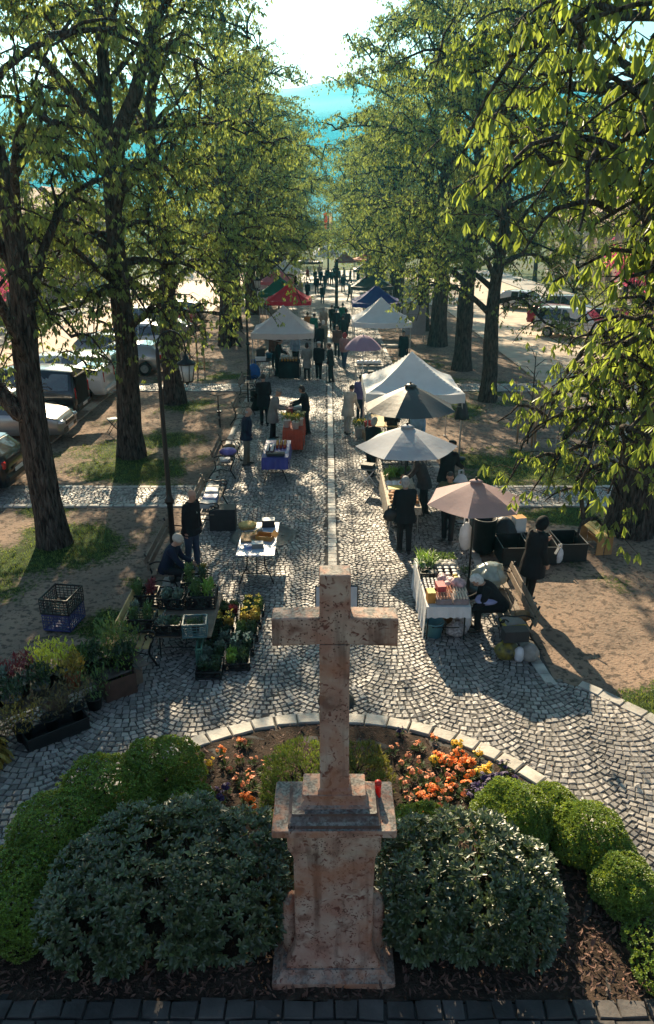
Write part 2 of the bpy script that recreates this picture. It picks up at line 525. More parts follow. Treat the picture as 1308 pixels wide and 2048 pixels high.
# hills across the river
def hill(name, y0, y1, prof, mat, seed):
    nx, ny = 140, 16
    V = []
    for j in range(ny):
        for i in range(nx):
            x = -1900 + 3800 * i / (nx - 1); t = j / (ny - 1); y = y0 + (y1 - y0) * t
            h = prof(x / y1) * (math.sin(t * math.pi / 2) ** 1.3)
            h *= 1 + .16 * noise.noise(Vector((x / 210, y / 150, seed))) + .05 * noise.noise(Vector((x / 50, y / 50, seed))) 
            V.append((x, y, h - 1))
    ii, jj = np.meshgrid(np.arange(nx - 1), np.arange(ny - 1)); a = (jj * nx + ii).ravel()
    return struct(ob(name, np_mesh(name, V, np.stack([a, a + 1, a + 1 + nx, a + nx], 1), mat, True)))
hillm = M('hazed_wooded_hill', (.02, .15, .17), .95, .4, .05, .0, col2=(.012, .11, .13))  # teal of the hazy distance put into the hill's own colour
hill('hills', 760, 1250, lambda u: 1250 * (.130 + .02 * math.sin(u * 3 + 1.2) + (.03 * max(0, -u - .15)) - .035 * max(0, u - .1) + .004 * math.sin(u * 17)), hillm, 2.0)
struct(MB().box((0, 560, -.03), (3000, 260, .04)).build('river', M('river_water', (.1, .16, .2), .12, .2, .05, .3, bscale=.4)))

# hazy morning air over the valley
hz = MB().box((0, 680, 149), (4000, 1480, 302)).build('haze', None)
hm = bpy.data.materials.new('haze_air'); hm.use_nodes = True
hn = hm.node_tree; hn.nodes.clear()
ho = hn.nodes.new('ShaderNodeOutputMaterial'); hv = hn.nodes.new('ShaderNodeVolumePrincipled')
hv.inputs['Color'].default_value = (.10, .68, 1.0, 1); hv.inputs['Density'].default_value = .00036; hv.inputs['Anisotropy'].default_value = .58
hn.links.new(hv.outputs[0], ho.inputs['Volume'])
hz.data.materials.clear(); hz.data.materials.append(hm)
struct(hz, 'stuff')
# ---------------------------------------------------------------- chestnut trees
def bark_mat():
    m = bpy.data.materials.new('bark'); m.use_nodes = True
    nt = m.node_tree; N = nt.nodes; L = nt.links; b = N['Principled BSDF']; b.inputs['Roughness'].default_value = .95; b.inputs['Specular IOR Level'].default_value = .15
    tc = N.new('ShaderNodeTexCoord'); mp = N.new('ShaderNodeMapping'); mp.inputs['Scale'].default_value = (1, 1, .22); L.new(tc.outputs['Object'], mp.inputs[0])
    nz = N.new('ShaderNodeTexNoise'); nz.inputs['Scale'].default_value = 16; nz.inputs['Detail'].default_value = 7; nz.inputs['Distortion'].default_value = .6; L.new(mp.outputs[0], nz.inputs['Vector'])
    vo = N.new('ShaderNodeTexVoronoi'); vo.inputs['Scale'].default_value = 13; vo.feature = 'DISTANCE_TO_EDGE'; L.new(mp.outputs[0], vo.inputs['Vector'])
    cr = N.new('ShaderNodeValToRGB'); e = cr.color_ramp.elements; e[0].position = .34; e[0].color = (.022, .018, .016, 1); e[1].position = .66; e[1].color = (.14, .115, .095, 1)
    L.new(nz.outputs['Fac'], cr.inputs[0]); L.new(cr.outputs[0], b.inputs['Base Color'])
    mr = N.new('ShaderNodeMapRange'); mr.inputs[2].default_value = .12; L.new(vo.outputs['Distance'], mr.inputs[0])
    ad = N.new('ShaderNodeMath'); ad.operation = 'MULTIPLY_ADD'; ad.inputs[1].default_value = .6; L.new(mr.outputs[0], ad.inputs[0]); L.new(nz.outputs['Fac'], ad.inputs[2])
    bp = N.new('ShaderNodeBump'); bp.inputs['Strength'].default_value = 1.0; bp.inputs['Distance'].default_value = .05; L.new(ad.outputs[0], bp.inputs['Height']); L.new(bp.outputs['Normal'], b.inputs['Normal'])
    return m
bark = bark_mat()
leafm = M('chestnut_leaf', (.085, .115, .045), .5, .35, 1.2, 0, col2=(.06, .09, .035), trans=(.21, .25, .05), island=.4, spec=.35)
leaf_b = M('chestnut_leaf_near', (.08, .11, .035), .45, .3, 1.2, 0, col2=(.06, .09, .026), trans=(.19, .235, .03), island=.3, spec=.4)

class Leaves:
    'collects drooping leaflets; built into one mesh with numpy'
    def __init__(s): s.P = []; s.D = []; s.N = []; s.Ln = []; s.W = []; s.C = []
    def add(s, p, d, nrm, ln, w):
        s.P.append(p); s.D.append(d); s.N.append(nrm); s.Ln.append(ln); s.W.append(w)
    def cluster(s, p, rr, size=1.0, droop=1.0, nl=None):
        s.C.append((p[0], p[1], p[2], size, droop))
    def arrays(s):
        out = []
        if s.P:
            out.append((np.array(s.P, dtype=np.float32), np.array(s.D, dtype=np.float32), np.array(s.N, dtype=np.float32), np.array(s.Ln, dtype=np.float32), np.array(s.W, dtype=np.float32)))
        if s.C:
            c = np.array(s.C, dtype=np.float32); n = len(c); rg = np.random.default_rng(n); k = 5
            a = rg.uniform(0, 6.28, (n, 1)) + np.arange(k)[None] * 6.283 / k + rg.uniform(-.35, .35, (n, k))
            th = np.radians(rg.uniform(3, 30, (n, k))) / c[:, 4:5]
            d = np.stack([np.sin(th) * np.cos(a), np.sin(th) * np.sin(a), -np.cos(th)], 2)
            nn = np.stack([np.cos(a) * np.cos(th), np.sin(a) * np.cos(th), np.sin(th)], 2)
            d = d + rg.normal(0, .15, (n, 1, 3)) + rg.normal(0, .08, (n, k, 3)); d /= np.linalg.norm(d, axis=2, keepdims=True)
            c[:, 3] *= rg.uniform(.62, 1.3, n)
            ln = c[:, 3:4] * rg.uniform(.10, .22, (n, k))
            out.append((np.repeat(c[:, :3], k, 0), d.reshape(-1, 3), nn.reshape(-1, 3), ln.ravel(), (ln * rg.uniform(.27, .38, (n, k))).ravel()))
        return [np.concatenate([o[i] for o in out]).astype(np.float32) for i in range(5)]
    def mesh(s, name, mat, prof=((0, .12), (.55, 1.0), (1, .05)), fold=.25, curl=.0):
        Pp, D, Nn, Ln, W = s.arrays(); Ln = Ln[:, None]; W = W[:, None]
        S = np.cross(D, Nn); S /= np.maximum(np.linalg.norm(S, axis=1, keepdims=True), 1e-6)
        rows = []
        for (t, w) in prof:
            c = Pp + D * Ln * t + Nn * (Ln * curl * t * t)
            rows += [c - S * W * w * .5 + Nn * W * fold * w, c, c + S * W * w * .5 + Nn * W * fold * w]
        V = np.stack(rows, 1); n = len(Pp); k = V.shape[1]
        V = V.reshape(-1, 3); base = (np.arange(n) * k)[:, None]; F = []
        for r in range(len(prof) - 1):
            for q in (0, 1):
                F.append(np.concatenate([base + r * 3 + q, base + r * 3 + q + 1, base + (r + 1) * 3 + q + 1, base + (r + 1) * 3 + q], 1))
        return np_mesh(name, V, np.concatenate(F, 0), mat, False)

def limb_path(p0, p1, rise, rr, n=7, wob=.25):
    p0, p1 = Vector(p0), Vector(p1); out = []
    s = Vector((rr.uniform(-9, 9), rr.uniform(-9, 9), rr.uniform(-9, 9)))
    for i in range(n + 1):
        t = i / n
        p = p0.lerp(p1, t); p.z += rise * math.sin(t * math.pi) ** .9
        w = noise.noise_vector(s + Vector((t * 2.4, 0, 0))) * wob * math.sin(t * math.pi * .9)
        out.append(p + w)
    return out
def at_path(pts, t):
    f = t * (len(pts) - 1); i = min(int(f), len(pts) - 2); return pts[i].lerp(pts[i + 1], f - i)

def make_tree(seed, H=14.0, tr=.42, fork=8.5, cr=5.0, zlow=3.2, nlimb=15, sides=None, dens=1.0, near=False, targets=(), lean=(0, 0), vfork=None, lsize=.8, bare=0, tdens=1.0):
    'returns (trunk mesh, crown mesh); built round the origin'
    rr = random.Random(seed); T = MB(); Lv = Leaves()
    tp = []; trad = []
    nz = 16
    for i in range(nz + 1):
        t = i / nz; z = -.15 + (H * .86) * t
        w = noise.noise_vector(Vector((seed * 3.3, t * 3.0, 0))) * .45 * min(1, t * 2)
        tp.append(Vector((w.x + lean[0] * t, w.y + lean[1] * t, z)))
        r = tr * (1 - .78 * t ** .9)
        if z < .9: r *= 1 + .22 * (1 - max(z, 0) / .9) ** 2
        trad.append(r)
    # fluted bark: tube with noise in radius
    ring = []; n = 30
    for i, p in enumerate(smooth_path(tp, 6)):
        t = i / (nz * 6); k0 = min(int(t * nz), nz - 1); r = trad[k0] * (1 - (t * nz - k0)) + trad[k0 + 1] * (t * nz - k0)
        q = []
        for k in range(n):
            a = 2 * math.pi * k / n
            rk = r * (1 + .16 * noise.noise(Vector((math.cos(a) * 2.2, math.sin(a) * 2.2, p.z * .5 + seed))) + .09 * noise.noise(Vector((math.cos(a) * 6, math.sin(a) * 6, p.z * .8))) + .06 * noise.noise(Vector((math.cos(a) * 14, math.sin(a) * 14, p.z * 1.6))))
            q.append(p + Vector((math.cos(a) * rk, math.sin(a) * rk, 0)))
        ring.append(q)
    T.rings(ring)
    limbs = []
    def tpos(z): return at_path(tp, max(0, min(1, (z + .15) / (H * .86))))
    def tr_at(z): return tr * (1 - .78 * max(0, min(1, (z + .15) / (H * .86))) ** .9)
    def env(z):
        u = (z - zlow) / (H - zlow)
        return cr * max(.18, math.sin(math.pi * min(1, max(0, .19 + .78 * u))) ** .6)
    for i in range(nlimb):
        u = (i + .5) / nlimb
        z0 = 3.4 + (H * .84 - 3.4) * u ** .9
        a = i * 2.399 + rr.uniform(-.35, .35) + seed
        ze = max(zlow, min(H, z0 + rr.uniform(-.8, 2.4) + (1.0 if u > .5 else -.6)))
        ln = env(ze) * rr.uniform(.82, 1.05)
        e = Vector((math.cos(a) * ln, math.sin(a) * ln, ze)); p0 = tpos(z0); e.x += p0.x; e.y += p0.y
        limbs.append((p0, e, rr.uniform(.5, 1.3), tr_at(z0) * rr.uniform(.42, .6)))
    for tg in targets:
        z0, e, rise, r0 = tg; limbs.append((tpos(z0), Vector(e), rise, r0))
    for li, (p0, e, rise, r0) in enumerate(limbs):
        dk = dens * (tdens if li >= nlimb else 1)
        pts = limb_path(p0, e, rise, rr, 8, .55)
        T.tube(pts, [max(.02, r0 * (1 - .9 * (k / 8) ** .8)) for k in range(9)], 8, cap=False)
        L0 = (e - p0).length
        ns = max(6, int(L0 * 2.7))
        for s in range(ns):
            t = .22 + .78 * (s + rr.random()) / ns
            b0 = at_path(pts, min(1, t)); axis = (e - p0).normalized()
            d = Vector((rr.gauss(0, 1), rr.gauss(0, 1), rr.gauss(.15, .6))) + axis * .7; d.normalize()
            l2 = rr.uniform(.9, 2.0) * (1.1 - .35 * t)
            e2 = b0 + d * l2 + Vector((0, 0, -.25 * l2))
            if e2.z < 2.3: e2.z = 2.3 + rr.uniform(0, .4)
            q = limb_path(b0, e2, .22 * l2, rr, 5, .18)
            T.tube(q, [.035 * (1 - .8 * k / 5) + .004 for k in range(6)], 5, cap=False)
            nt = int(9 * dk + .5)
            for w in range(nt):
                t3 = .15 + .85 * (w + rr.random()) / nt
                c0 = at_path(q, min(1, t3))
                d3 = Vector((rr.gauss(0, 1), rr.gauss(0, 1), rr.gauss(.0, .5))); d3.normalize()
                l3 = rr.uniform(.3, .8)
                c1 = c0 + d3 * l3
                mid = c0.lerp(c1, .5) + Vector((0, 0, .08))
                T.tube([c0, mid, c1], [.009, .007, .004], 3, cap=False)
                if rr.random() < bare: continue
                for cl in range(4):
                    tt = (.3, .55, .8, 1.0)[cl]
                    cp = c0.lerp(c1, tt) + Vector((rr.gauss(0, .06), rr.gauss(0, .06), rr.gauss(-.02, .05)))
                    Lv.cluster(tuple(cp), rr, lsize)
    prof = ((0, .1), (.35, .62), (.68, 1.0), (1, .06)) if near else ((0, .12), (.6, 1.0), (1, .05))
    return T.mesh('trunk', bark), Lv.mesh('crown', leaf_b if near else leafm, prof, .22, .1)

_tv = {}
def tree(kind, loc, rz, label, group='chestnut trees along the promenade', scale=1.0):
    t = thing('chestnut_tree', label, 'tree', loc, rz, group, scale)
    tm, cm = _tv[kind]
    ob('trunk', tm, t); ob('crown', cm, t)
    return t
_tv['a'] = make_tree(1, 16.6, .40, cr=5.7, zlow=2.5, nlimb=22, dens=1.0)
_tv['b'] = make_tree(2, 17.0, .42, cr=5.8, zlow=2.2, nlimb=22, dens=1.05)
_tv['c'] = make_tree(3, 16.0, .38, cr=5.5, zlow=2.6, nlimb=22, dens=1.0)

# the four nearest trees have their own limbs where the photograph shows them
def loc_t(p, base): return tuple(Vector(p) - Vector(base))
bL1 = Vector((-6.3, 15.9, 0)); bL2 = Vector((-6.15, 22.7, 0))
_tv['l1'] = make_tree(11, 16.5, .345, cr=5.0, zlow=8.0, nlimb=13, lean=(-.3, .2), targets=[
    (3.0, (-2.9, -.3, 7.6), -.9, .26), (5.6, (.9, .3, 4.6), .4, .05), (6.0, (-1.5, .8, 6.2), .4, .08)], bare=.1, lsize=.78)
_tv['l2'] = make_tree(12, 16.8, .40, cr=5.0, zlow=3.8, nlimb=19, lsize=.8, dens=1.0, lean=(.3, 0), targets=[
    (8.6, (3.3, -1.5, 13.4), .3, .27), (8.8, (-2.6, -.8, 12.8), .3, .25), (5.8, (-3.3, -.8, 6.2), .8, .14), (5.2, (-.6, -1.8, 2.9), .9, .10), (5.6, (1.4, -1.6, 3.1), .9, .1), (4.8, (-2.4, -1.8, 3.2), .8, .1),
    (6.5, (-2.6, .6, 5.0), .8, .1), (6.5, (2.8, .4, 5.0), .8, .1)])
bR0 = Vector((6.9, 9.3, 0)); bR1 = Vector((7.23, 16.65, 0))
tg = []
for (px, py, t, z0, rise, r0) in ((1080, 330, 8.0, 7.4, .6, .12), (1170, 460, 7.6, 6.6, .7, .10), (1260, 860, 8.0, 5.6, .5, .04),
                                  (1010, 130, 8.6, 8.6, .6, .13), (1240, 700, 8.2, 5.8, .7, .09), (1200, 300, 7.2, 7.6, .5, .1), (1150, 60, 7.2, 8.8, .5, .1), (1250, 560, 7.6, 6.0, .5, .1)):
    tg.append((z0, loc_t(P(px, py, t), bR0), rise, r0))
_tv['r0'] = make_tree(21, 13.5, .42, cr=4.6, zlow=8.0, nlimb=9, near=True, targets=tg, lsize=.9, bare=.1, tdens=.8)
tg = []
for (px, py, t, z0, rise, r0) in ((1090, 850, 13.0, 5.0, .7, .07), (900, 270, 16.0, 9.0, .8, .2), (1110, 930, 12.5, 4.6, .6, .06), (1230, 780, 12.5, 5.4, .6, .08), (960, 330, 14.5, 8.4, .7, .15),
                                  (860, 130, 16.5, 10.2, .6, .16), (1150, 960, 12.0, 4.2, .6, .05), (1150, 1080, 11.5, 3.9, .9, .02), (1200, 860, 12.5, 5.0, .5, .06)):
    tg.append((z0, loc_t(P(px, py, t), bR1), rise, r0))
_tv['r1'] = make_tree(22, 16.5, .52, cr=5.2, zlow=8.0, nlimb=13, near=True, targets=tg, lsize=.85, lean=(.5, 0), bare=.15, tdens=.4)

tree('l1', bL1, 0, 'nearest chestnut on the left, with a thick low side limb beside parked cars')
tree('l2', bL2, 0, 'forked chestnut on the left between the silver car and the curved lamp post')
tree('b', (-6.18, 30.0, 0), 1.1, 'chestnut on the left beside the second paved cross path')
tree('r0', bR0, 0, 'chestnut reaching in from the right edge with large drooping leaves')
tree('r1', bR1, 0, 'massive dark chestnut at the right edge behind the small wooden bench')
tree('c', (6.6, 30.4, 0), .4, 'forked chestnut on the right behind the big white canopy', scale=.9)
tree('a', (6.7, 37.2, 0), 2.2, 'slim chestnut on the right second behind the big white canopy', scale=1.08)
tree('b', (6.5, 44.7, 0), 3.9, 'chestnut on the right beside the shorter white canopy', scale=1.22)
tree('c', (6.4, 51.2, 0), 5.2, 'chestnut on the right level with the blue canopy', scale=1.22)
tree('a', (-5.9, 44.7, 0), .7, 'chestnut on the left level with the red canopy', scale=1.08)
tree('c', (-6.2, 52.0, 0), 2.9, 'chestnut on the left level with the pink canopy', scale=1.1)
k = 0
for yy in (60, 67.5, 78, 86, 95, 105):
    for s in (-1, 1):
        k += 1
        tree('abc'[k % 3], (s * 5.6 + .2 * math.sin(k * 5), yy + .6 * math.sin(k * 3), 0), k * 1.7,
             'distant chestnut closing the %s row beyond the canopies' % ('left' if s < 0 else 'right'), 'far chestnuts at the end of the %s row' % ('left' if s < 0 else 'right'), (1.08, 1.08, .98))

# young staked trees that replace missing ones
def young(loc, label, h=3.0, crown=True):
    t = thing('young_tree', label, 'tree', loc)
    T = MB(); T.tube([(0, 0, 0), (.02, 0, h * .5), (.0, .03, h)], [.03, .025, .012], 7)
    rr = random.Random(int(loc[1] * 10)); L = Leaves()
    for i in range(7):
        z = h * (.45 + .08 * i); a = i * 2.4; e = Vector((math.cos(a) * .5, math.sin(a) * .5, z + .3))
        T.tube([(0, 0, z), e * .6 + Vector((0, 0, z * .4 + .1)), e], [.012, .009, .004], 4, cap=False)
        for q in range(4): L.cluster(tuple(e * (1 - .12 * q) + Vector((0, 0, .0))), rr, .8)
    T.build('trunk', bark, t); ob('crown', L.mesh('crown', leafm), t)
    wood = M('stake_wood', (.42, .27, .16), .8, .3, 5, .3)
    for (x, y) in ((-.35, .0), (.3, .2), (.05, -.35)):
        MB().tube([(x, y, 0), (x, y, 1.75)], [.035, .033], 8).build('stake', wood, t)
    return t
young((6.65, 24.0, 0), 'young tree tied to pale wooden stakes behind the closed black parasol')
young((-6.3, 36.6, 0), 'young tree tied to wooden stakes left of the white striped canopy')

# pink flowering trees and green bushes beyond the streets
pinkm = M('pink_blossom', (.5, .16, .24), .7, .35, 2, 0, col2=(.42, .10, .2), trans=(.3, .06, .12), island=.3)
def blossom(loc, label, s=1.0):
    t = thing('blossom_tree', label, 'tree', loc, 0, 'pink flowering street trees')
    rr = random.Random(int(abs(loc[0]) * 7 + loc[1])); T = MB(); L = Leaves()
    T.tube([(0, 0, 0), (.05, 0, 1.2 * s), (0, 0, 2.2 * s)], [.13, .11, .09], 9)
    for i in range(12):
        a = i * 2.4; e = Vector((math.cos(a) * 1.7 * s, math.sin(a) * 1.7 * s, (2.6 + 2.2 * rr.random()) * s))
        q = limb_path((0, 0, 1.8 * s), e, .4, rr, 5, .2); T.tube(q, [.05, .045, .035, .025, .015, .008], 5, cap=False)
        for w in range(60):
            p = at_path(q, .35 + .65 * rr.random()) + Vector((rr.gauss(0, .35), rr.gauss(0, .35), rr.gauss(0, .3)))
            for z in range(5):
                d = Vector((rr.gauss(0, 1), rr.gauss(0, 1), rr.gauss(0, 1))).normalized(); n = d.orthogonal()
                L.add(tuple(p), tuple(d), tuple(n), .16, .12)
    T.build('trunk', bark, t); ob('crown', L.mesh('crown', pinkm), t)
    return t
for loc, s, lb in (((-20.3, 45, 0), 1.0, 'pink flowering tree in front of the grey house on the left'), ((-20.4, 34, 0), .9, 'nearest pink flowering tree at the left edge'),
                   ((18.6, 36, 0), 1.15, 'nearest pink flowering tree on the right, seen through the big leaves'), ((21.2, 44, 0), 1.2, 'pink flowering tree behind the white van'),
                   ((21.3, 54, 0), 1.1, 'pink flowering tree on the right beyond the white van')):
    blossom(loc, lb, s)
def bush(loc, r, label, mat=leafm, n=700, name='bush'):
    t = thing(name, label, 'bush', loc); rr = random.Random(int(loc[0] * 9 + loc[1])); L = Leaves(); T = MB()
    for i in range(n):
        d = Vector((rr.gauss(0, 1), rr.gauss(0, 1), abs(rr.gauss(0, 1)))).normalized() * (rr.random() ** .4)
        L.cluster((d.x * r[0], d.y * r[1], d.z * r[2] + .1), rr, .9, .6)
    for i in range(6): T.tube([(0, 0, 0), (math.cos(i) * r[0] * .5, math.sin(i) * r[1] * .5, r[2] * .7)], [.03, .01], 5)
    ob('foliage', L.mesh('foliage', mat), t); T.build('stem', bark, t)
    return t
bush((-20, 52, 0), (1.4, 2.4, 2.0), 'dark green street bush before the houses on the left')
bush((-20.1, 39, 0), (1.1, 2.2, 1.7), 'low green street bush at the left edge between the pink trees')
bush((21.5, 60, 0), (1.6, 3, 2.4), 'tall green bush at the far end of the street on the right')
bush((-4.2, 110, 0), (4, 2, 3.0), 'sunlit pale green bush closing the far end of the promenade on the left', n=900)
bush((5.4, 111, 0), (4.4, 2, 3.2), 'sunlit pale green bush closing the far end of the promenade on the right', n=900)

for i, (x, y) in enumerate(((-15, 122), (-10.5, 126), (-5.5, 128), (5.2, 127), (10, 124), (15.5, 121), (-20, 118), (21, 119))):
    tree('abc'[i % 3], (x, y, 0), i * 1.9, 'chestnut in the row across the far end of the promenade', 'chestnuts across the far end', .95)
for i, (x, y, sc) in enumerate(((-22.6, 29, .55), (-22.8, 40, .62), (-22.5, 50, .58), (-23, 62, .66), (-22.7, 75, .62), (-23, 90, .66))):
    tree('bca'[i % 3], (x, y, 0), i * 2.3, 'small green tree in the front gardens beyond the left street', 'garden trees beyond the left street', sc)
for i, (x, y, sc) in enumerate(((24.4, 36, .55), (24.6, 48, .6), (24.5, 64, .64), (24.8, 78, .62), (24.4, 92, .66))):
    tree('cab'[i % 3], (x, y, 0), i * 1.9 + 1, 'small green tree in the front gardens beyond the right street', 'garden trees beyond the right street', sc)
# the far wooded bank as one mass
L = Leaves(); rr = random.Random(77)
for i in range(26000):
    y = rr.uniform(150, 420); x = rr.uniform(-1, 1) * (60 + y * .55); top = 5 + 4 * noise.noise(Vector((x * .05, y * .04, 3))) + 3 * noise.noise(Vector((x * .2, y * .1, 9)))
    d = Vector((rr.gauss(0, 1), rr.gauss(0, 1), rr.gauss(0, 1))).normalized(); n_ = d.orthogonal()
    L.add((x, y, max(.3, top * rr.random() ** .5)), tuple(d), tuple(n_), rr.uniform(.8, 1.8), rr.uniform(.6, 1.2))
fw = ob('far_woodland', L.mesh('far_woodland', M('far_leaves', (.05, .075, .035), .7, .4, .05, 0, island=.35, trans=(.05, .065, .015))))
tag(struct(fw, 'stuff'), 'hazy mass of far trees before the blue hills', 'woodland')

# grass tufts and moss of the park
L = Leaves(); rr = random.Random(5)
for i in range(90000):
    y = 8 + 32 * rr.random() ** 1.5; s = rr.choice((-1, 1)); x = s * rr.uniform(3.3, 9.5)
    if in_paving(x, y): continue
    if math.hypot(x - BEDC.x, y - BEDC.y) < RINGR + .15: continue
    if grass_amt(x, y) + rr.uniform(-.12, .12) < .14: continue
    for b in range(2):
        a = rr.uniform(0, 6.28); th = rr.uniform(.2, 1.0)
        d = (math.sin(th) * math.cos(a), math.sin(th) * math.sin(a), math.cos(th))
        L.add((x + rr.gauss(0, .03), y + rr.gauss(0, .03), -.02), d, (-math.cos(a) * math.cos(th), -math.sin(a) * math.cos(th), math.sin(th)), rr.uniform(.035, .085), rr.uniform(.008, .014))
g = ob('grass', L.mesh('grass', M('grass_blade', (.08, .115, .025), .6, .4, 1.0, 0, trans=(.13, .16, .02), island=.4), ((0, 1.0), (1, .1)), .1))
tag(struct(g, 'stuff'), 'thin patchy grass and moss on the trodden park earth', 'grass')
# ---------------------------------------------------------------- stone cross and the flower bed
def marble(name, base, dark, pale):
    m = bpy.data.materials.new(name); m.use_nodes = True
    nt = m.node_tree; N = nt.nodes; L = nt.links; b = N['Principled BSDF']
    b.inputs['Roughness'].default_value = .75; b.inputs['Specular IOR Level'].default_value = .3
    tc = N.new('ShaderNodeTexCoord')
    def nz(s, d=6, dist=0.0):
        n = N.new('ShaderNodeTexNoise'); n.inputs['Scale'].default_value = s; n.inputs['Detail'].default_value = d; n.inputs['Distortion'].default_value = dist
        L.new(tc.outputs['Object'], n.inputs['Vector']); return n.outputs['Fac']
    def rng(s, a, c):
        r = N.new('ShaderNodeMapRange'); r.inputs[1].default_value = a; r.inputs[2].default_value = c; L.new(s, r.inputs[0]); return r.outputs[0]
    def mx(f, a, c):
        x = N.new('ShaderNodeMix'); x.data_type = 'RGBA'; L.new(f, x.inputs[0])
        for s, i in ((a, 6), (c, 7)):
            if isinstance(s, tuple): x.inputs[i].default_value = (*s, 1)
            else: L.new(s, x.inputs[i])
        return x.outputs[2]
    c = mx(rng(nz(3.2, 5, .6), .38, .62), base, pale)
    c = mx(rng(nz(16, 4, 1.2), .56, .66), c, dark)
    c = mx(rng(nz(5, 6, .3), .56, .7), c, tuple(v * .55 for v in base))
    vo = N.new('ShaderNodeTexVoronoi'); vo.inputs['Scale'].default_value = 34; L.new(tc.outputs['Object'], vo.inputs['Vector'])
    mu = N.new('ShaderNodeMath'); mu.operation = 'MULTIPLY'; L.new(rng(vo.outputs['Distance'], .3, .2), mu.inputs[0]); L.new(rng(nz(4, 3), .5, .56), mu.inputs[1])
    c = mx(mu.outputs[0], c, tuple(v * .25 for v in base))
    # rain streaks and soot
    mp = N.new('ShaderNodeMapping'); mp.inputs['Scale'].default_value = (9, 9, .9); L.new(tc.outputs['Object'], mp.inputs[0])
    ns = N.new('ShaderNodeTexNoise'); ns.inputs['Scale'].default_value = 1.0; ns.inputs['Detail'].default_value = 5; L.new(mp.outputs[0], ns.inputs['Vector'])
    c = mx(rng(ns.outputs['Fac'], .54, .74), c, tuple(v * .32 for v in base))
    c = mx(rng(nz(1.7, 4, .4), .5, .68), c, (base[0] * 1.05, base[1] * .82, base[2] * .6))
    # grey lichen where rain settles: upward-facing surfaces
    ge = N.new('ShaderNodeNewGeometry'); sx = N.new('ShaderNodeSeparateXYZ'); L.new(ge.outputs['True Normal'], sx.inputs[0])
    m2 = N.new('ShaderNodeMath'); m2.operation = 'MULTIPLY'; L.new(rng(sx.outputs['Z'], .6, .9), m2.inputs[0]); L.new(rng(nz(12, 5, .4), .36, .56), m2.inputs[1])
    c = mx(m2.outputs[0], c, mx(rng(nz(40, 4), .4, .6), (.30, .28, .25), (.12, .11, .1)))
    L.new(c, b.inputs['Base Color'])
    bp = N.new('ShaderNodeBump'); bp.inputs['Strength'].default_value = .55; bp.inputs['Distance'].default_value = .012
    L.new(nz(26, 8, .5), bp.inputs['Height']); L.new(bp.outputs['Normal'], b.inputs['Normal'])
    return m
red_st = marble('red_limestone', (.40, .20, .145), (.17, .06, .045), (.53, .38, .30))
dark_st = marble('stained_shaded_limestone', (.13, .085, .08), (.04, .03, .03), (.17, .12, .11))  # black stain and the shade on the step's front, both put into the colour
mon = thing('stone_cross', 'tall weathered red stone cross on a moulded pedestal in the middle of the flower bed', 'monument', (.065, 5.45, 0))
def rect_loft(prof, name, mat=red_st, c=(0, 0), ch=.012, nsub=1, jit=.007):
    mb = MB(); rr = []
    for hx, hy, z in prof:
        q = []
        for (sx, sy) in ((-1, -1), (1, -1), (1, 1), (-1, 1)):
            a = (sx * (hx - ch), sy * hy); b_ = (sx * hx, sy * (hy - ch))
            pair = [a, b_] if sx * sy < 0 else [b_, a]
            for (x, y) in pair: q.append(Vector((c[0] + x, c[1] + y, z)))
        rr.append(q)
    mb.rings(rr, 0, False)
    for i, p in enumerate(mb.v):
        n = noise.noise_vector(Vector(p) * 6) * jit
        mb.v[i] = (p[0] + n.x, p[1] + n.y, p[2] + n.z * .5)
    return mb.build(name, mat, mon)
rect_loft([(.60, .36, -.05), (.60, .36, .09), (.585, .345, .1), (.53, .30, .135), (.50, .27, .165)], 'plinth')
die = []
for i in range(13):
    t = i / 12; z = .17 + .30 * t
    die.append((.37 + .10 * (1 - math.sin(min(1, t * 1.15) * math.pi / 2)) ** .8, .2 + .06 * (1 - math.sin(min(1, t * 1.15) * math.pi / 2)) ** .8, z))
die[0] = (.462, .252, .165)
for z in (.7, .95, 1.2, 1.42): die.append((.372, .2, z))
for t in (0, .25, .5, .75, 1): die.append((.374 + .045 * t ** 1.6, .202 + .03 * t ** 1.6, 1.5 + .13 * t))
die += [(.425, .238, 1.66), (.425, .238, 1.86)]
rect_loft(die, 'pedestal_shaft')
# rounded shoulder stones on both flanks of the pedestal foot
for s in (-1, 1):
    mb = MB()
    for k in range(1): mb.tube([(s * .425, .02, .14), (s * .43, .03, .5), (s * .425, .05, .74), (s * .40, .07, .8)], [.085, .082, .075, .03], 10, sq=1.3)
    mb.build('flank_scroll', red_st, mon)
cap = MB()
rect_loft([(.43, .24, 1.855), (.52, .29, 1.875), (.553, .32, 1.885), (.553, .32, 1.945), (.546, .313, 1.955)], 'cornice')
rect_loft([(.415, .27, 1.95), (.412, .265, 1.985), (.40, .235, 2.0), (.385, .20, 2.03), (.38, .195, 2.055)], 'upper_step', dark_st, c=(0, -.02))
rect_loft([(.36, .185, 2.05), (.30, .15, 2.075), (.275, .135, 2.1), (.268, .13, 2.13), (.285, .145, 2.14), (.285, .145, 2.175), (.28, .14, 2.18)], 'cross_base', red_st, c=(0, .02))
rect_loft([(.15, .115, 2.175), (.15, .115, 2.215), (.13, .1, 2.24), (.128, .1, 3.0), (.126, .1, 3.69), (.127, .1, 3.72)], 'cross_shaft', c=(0, 0))
mb = MB()
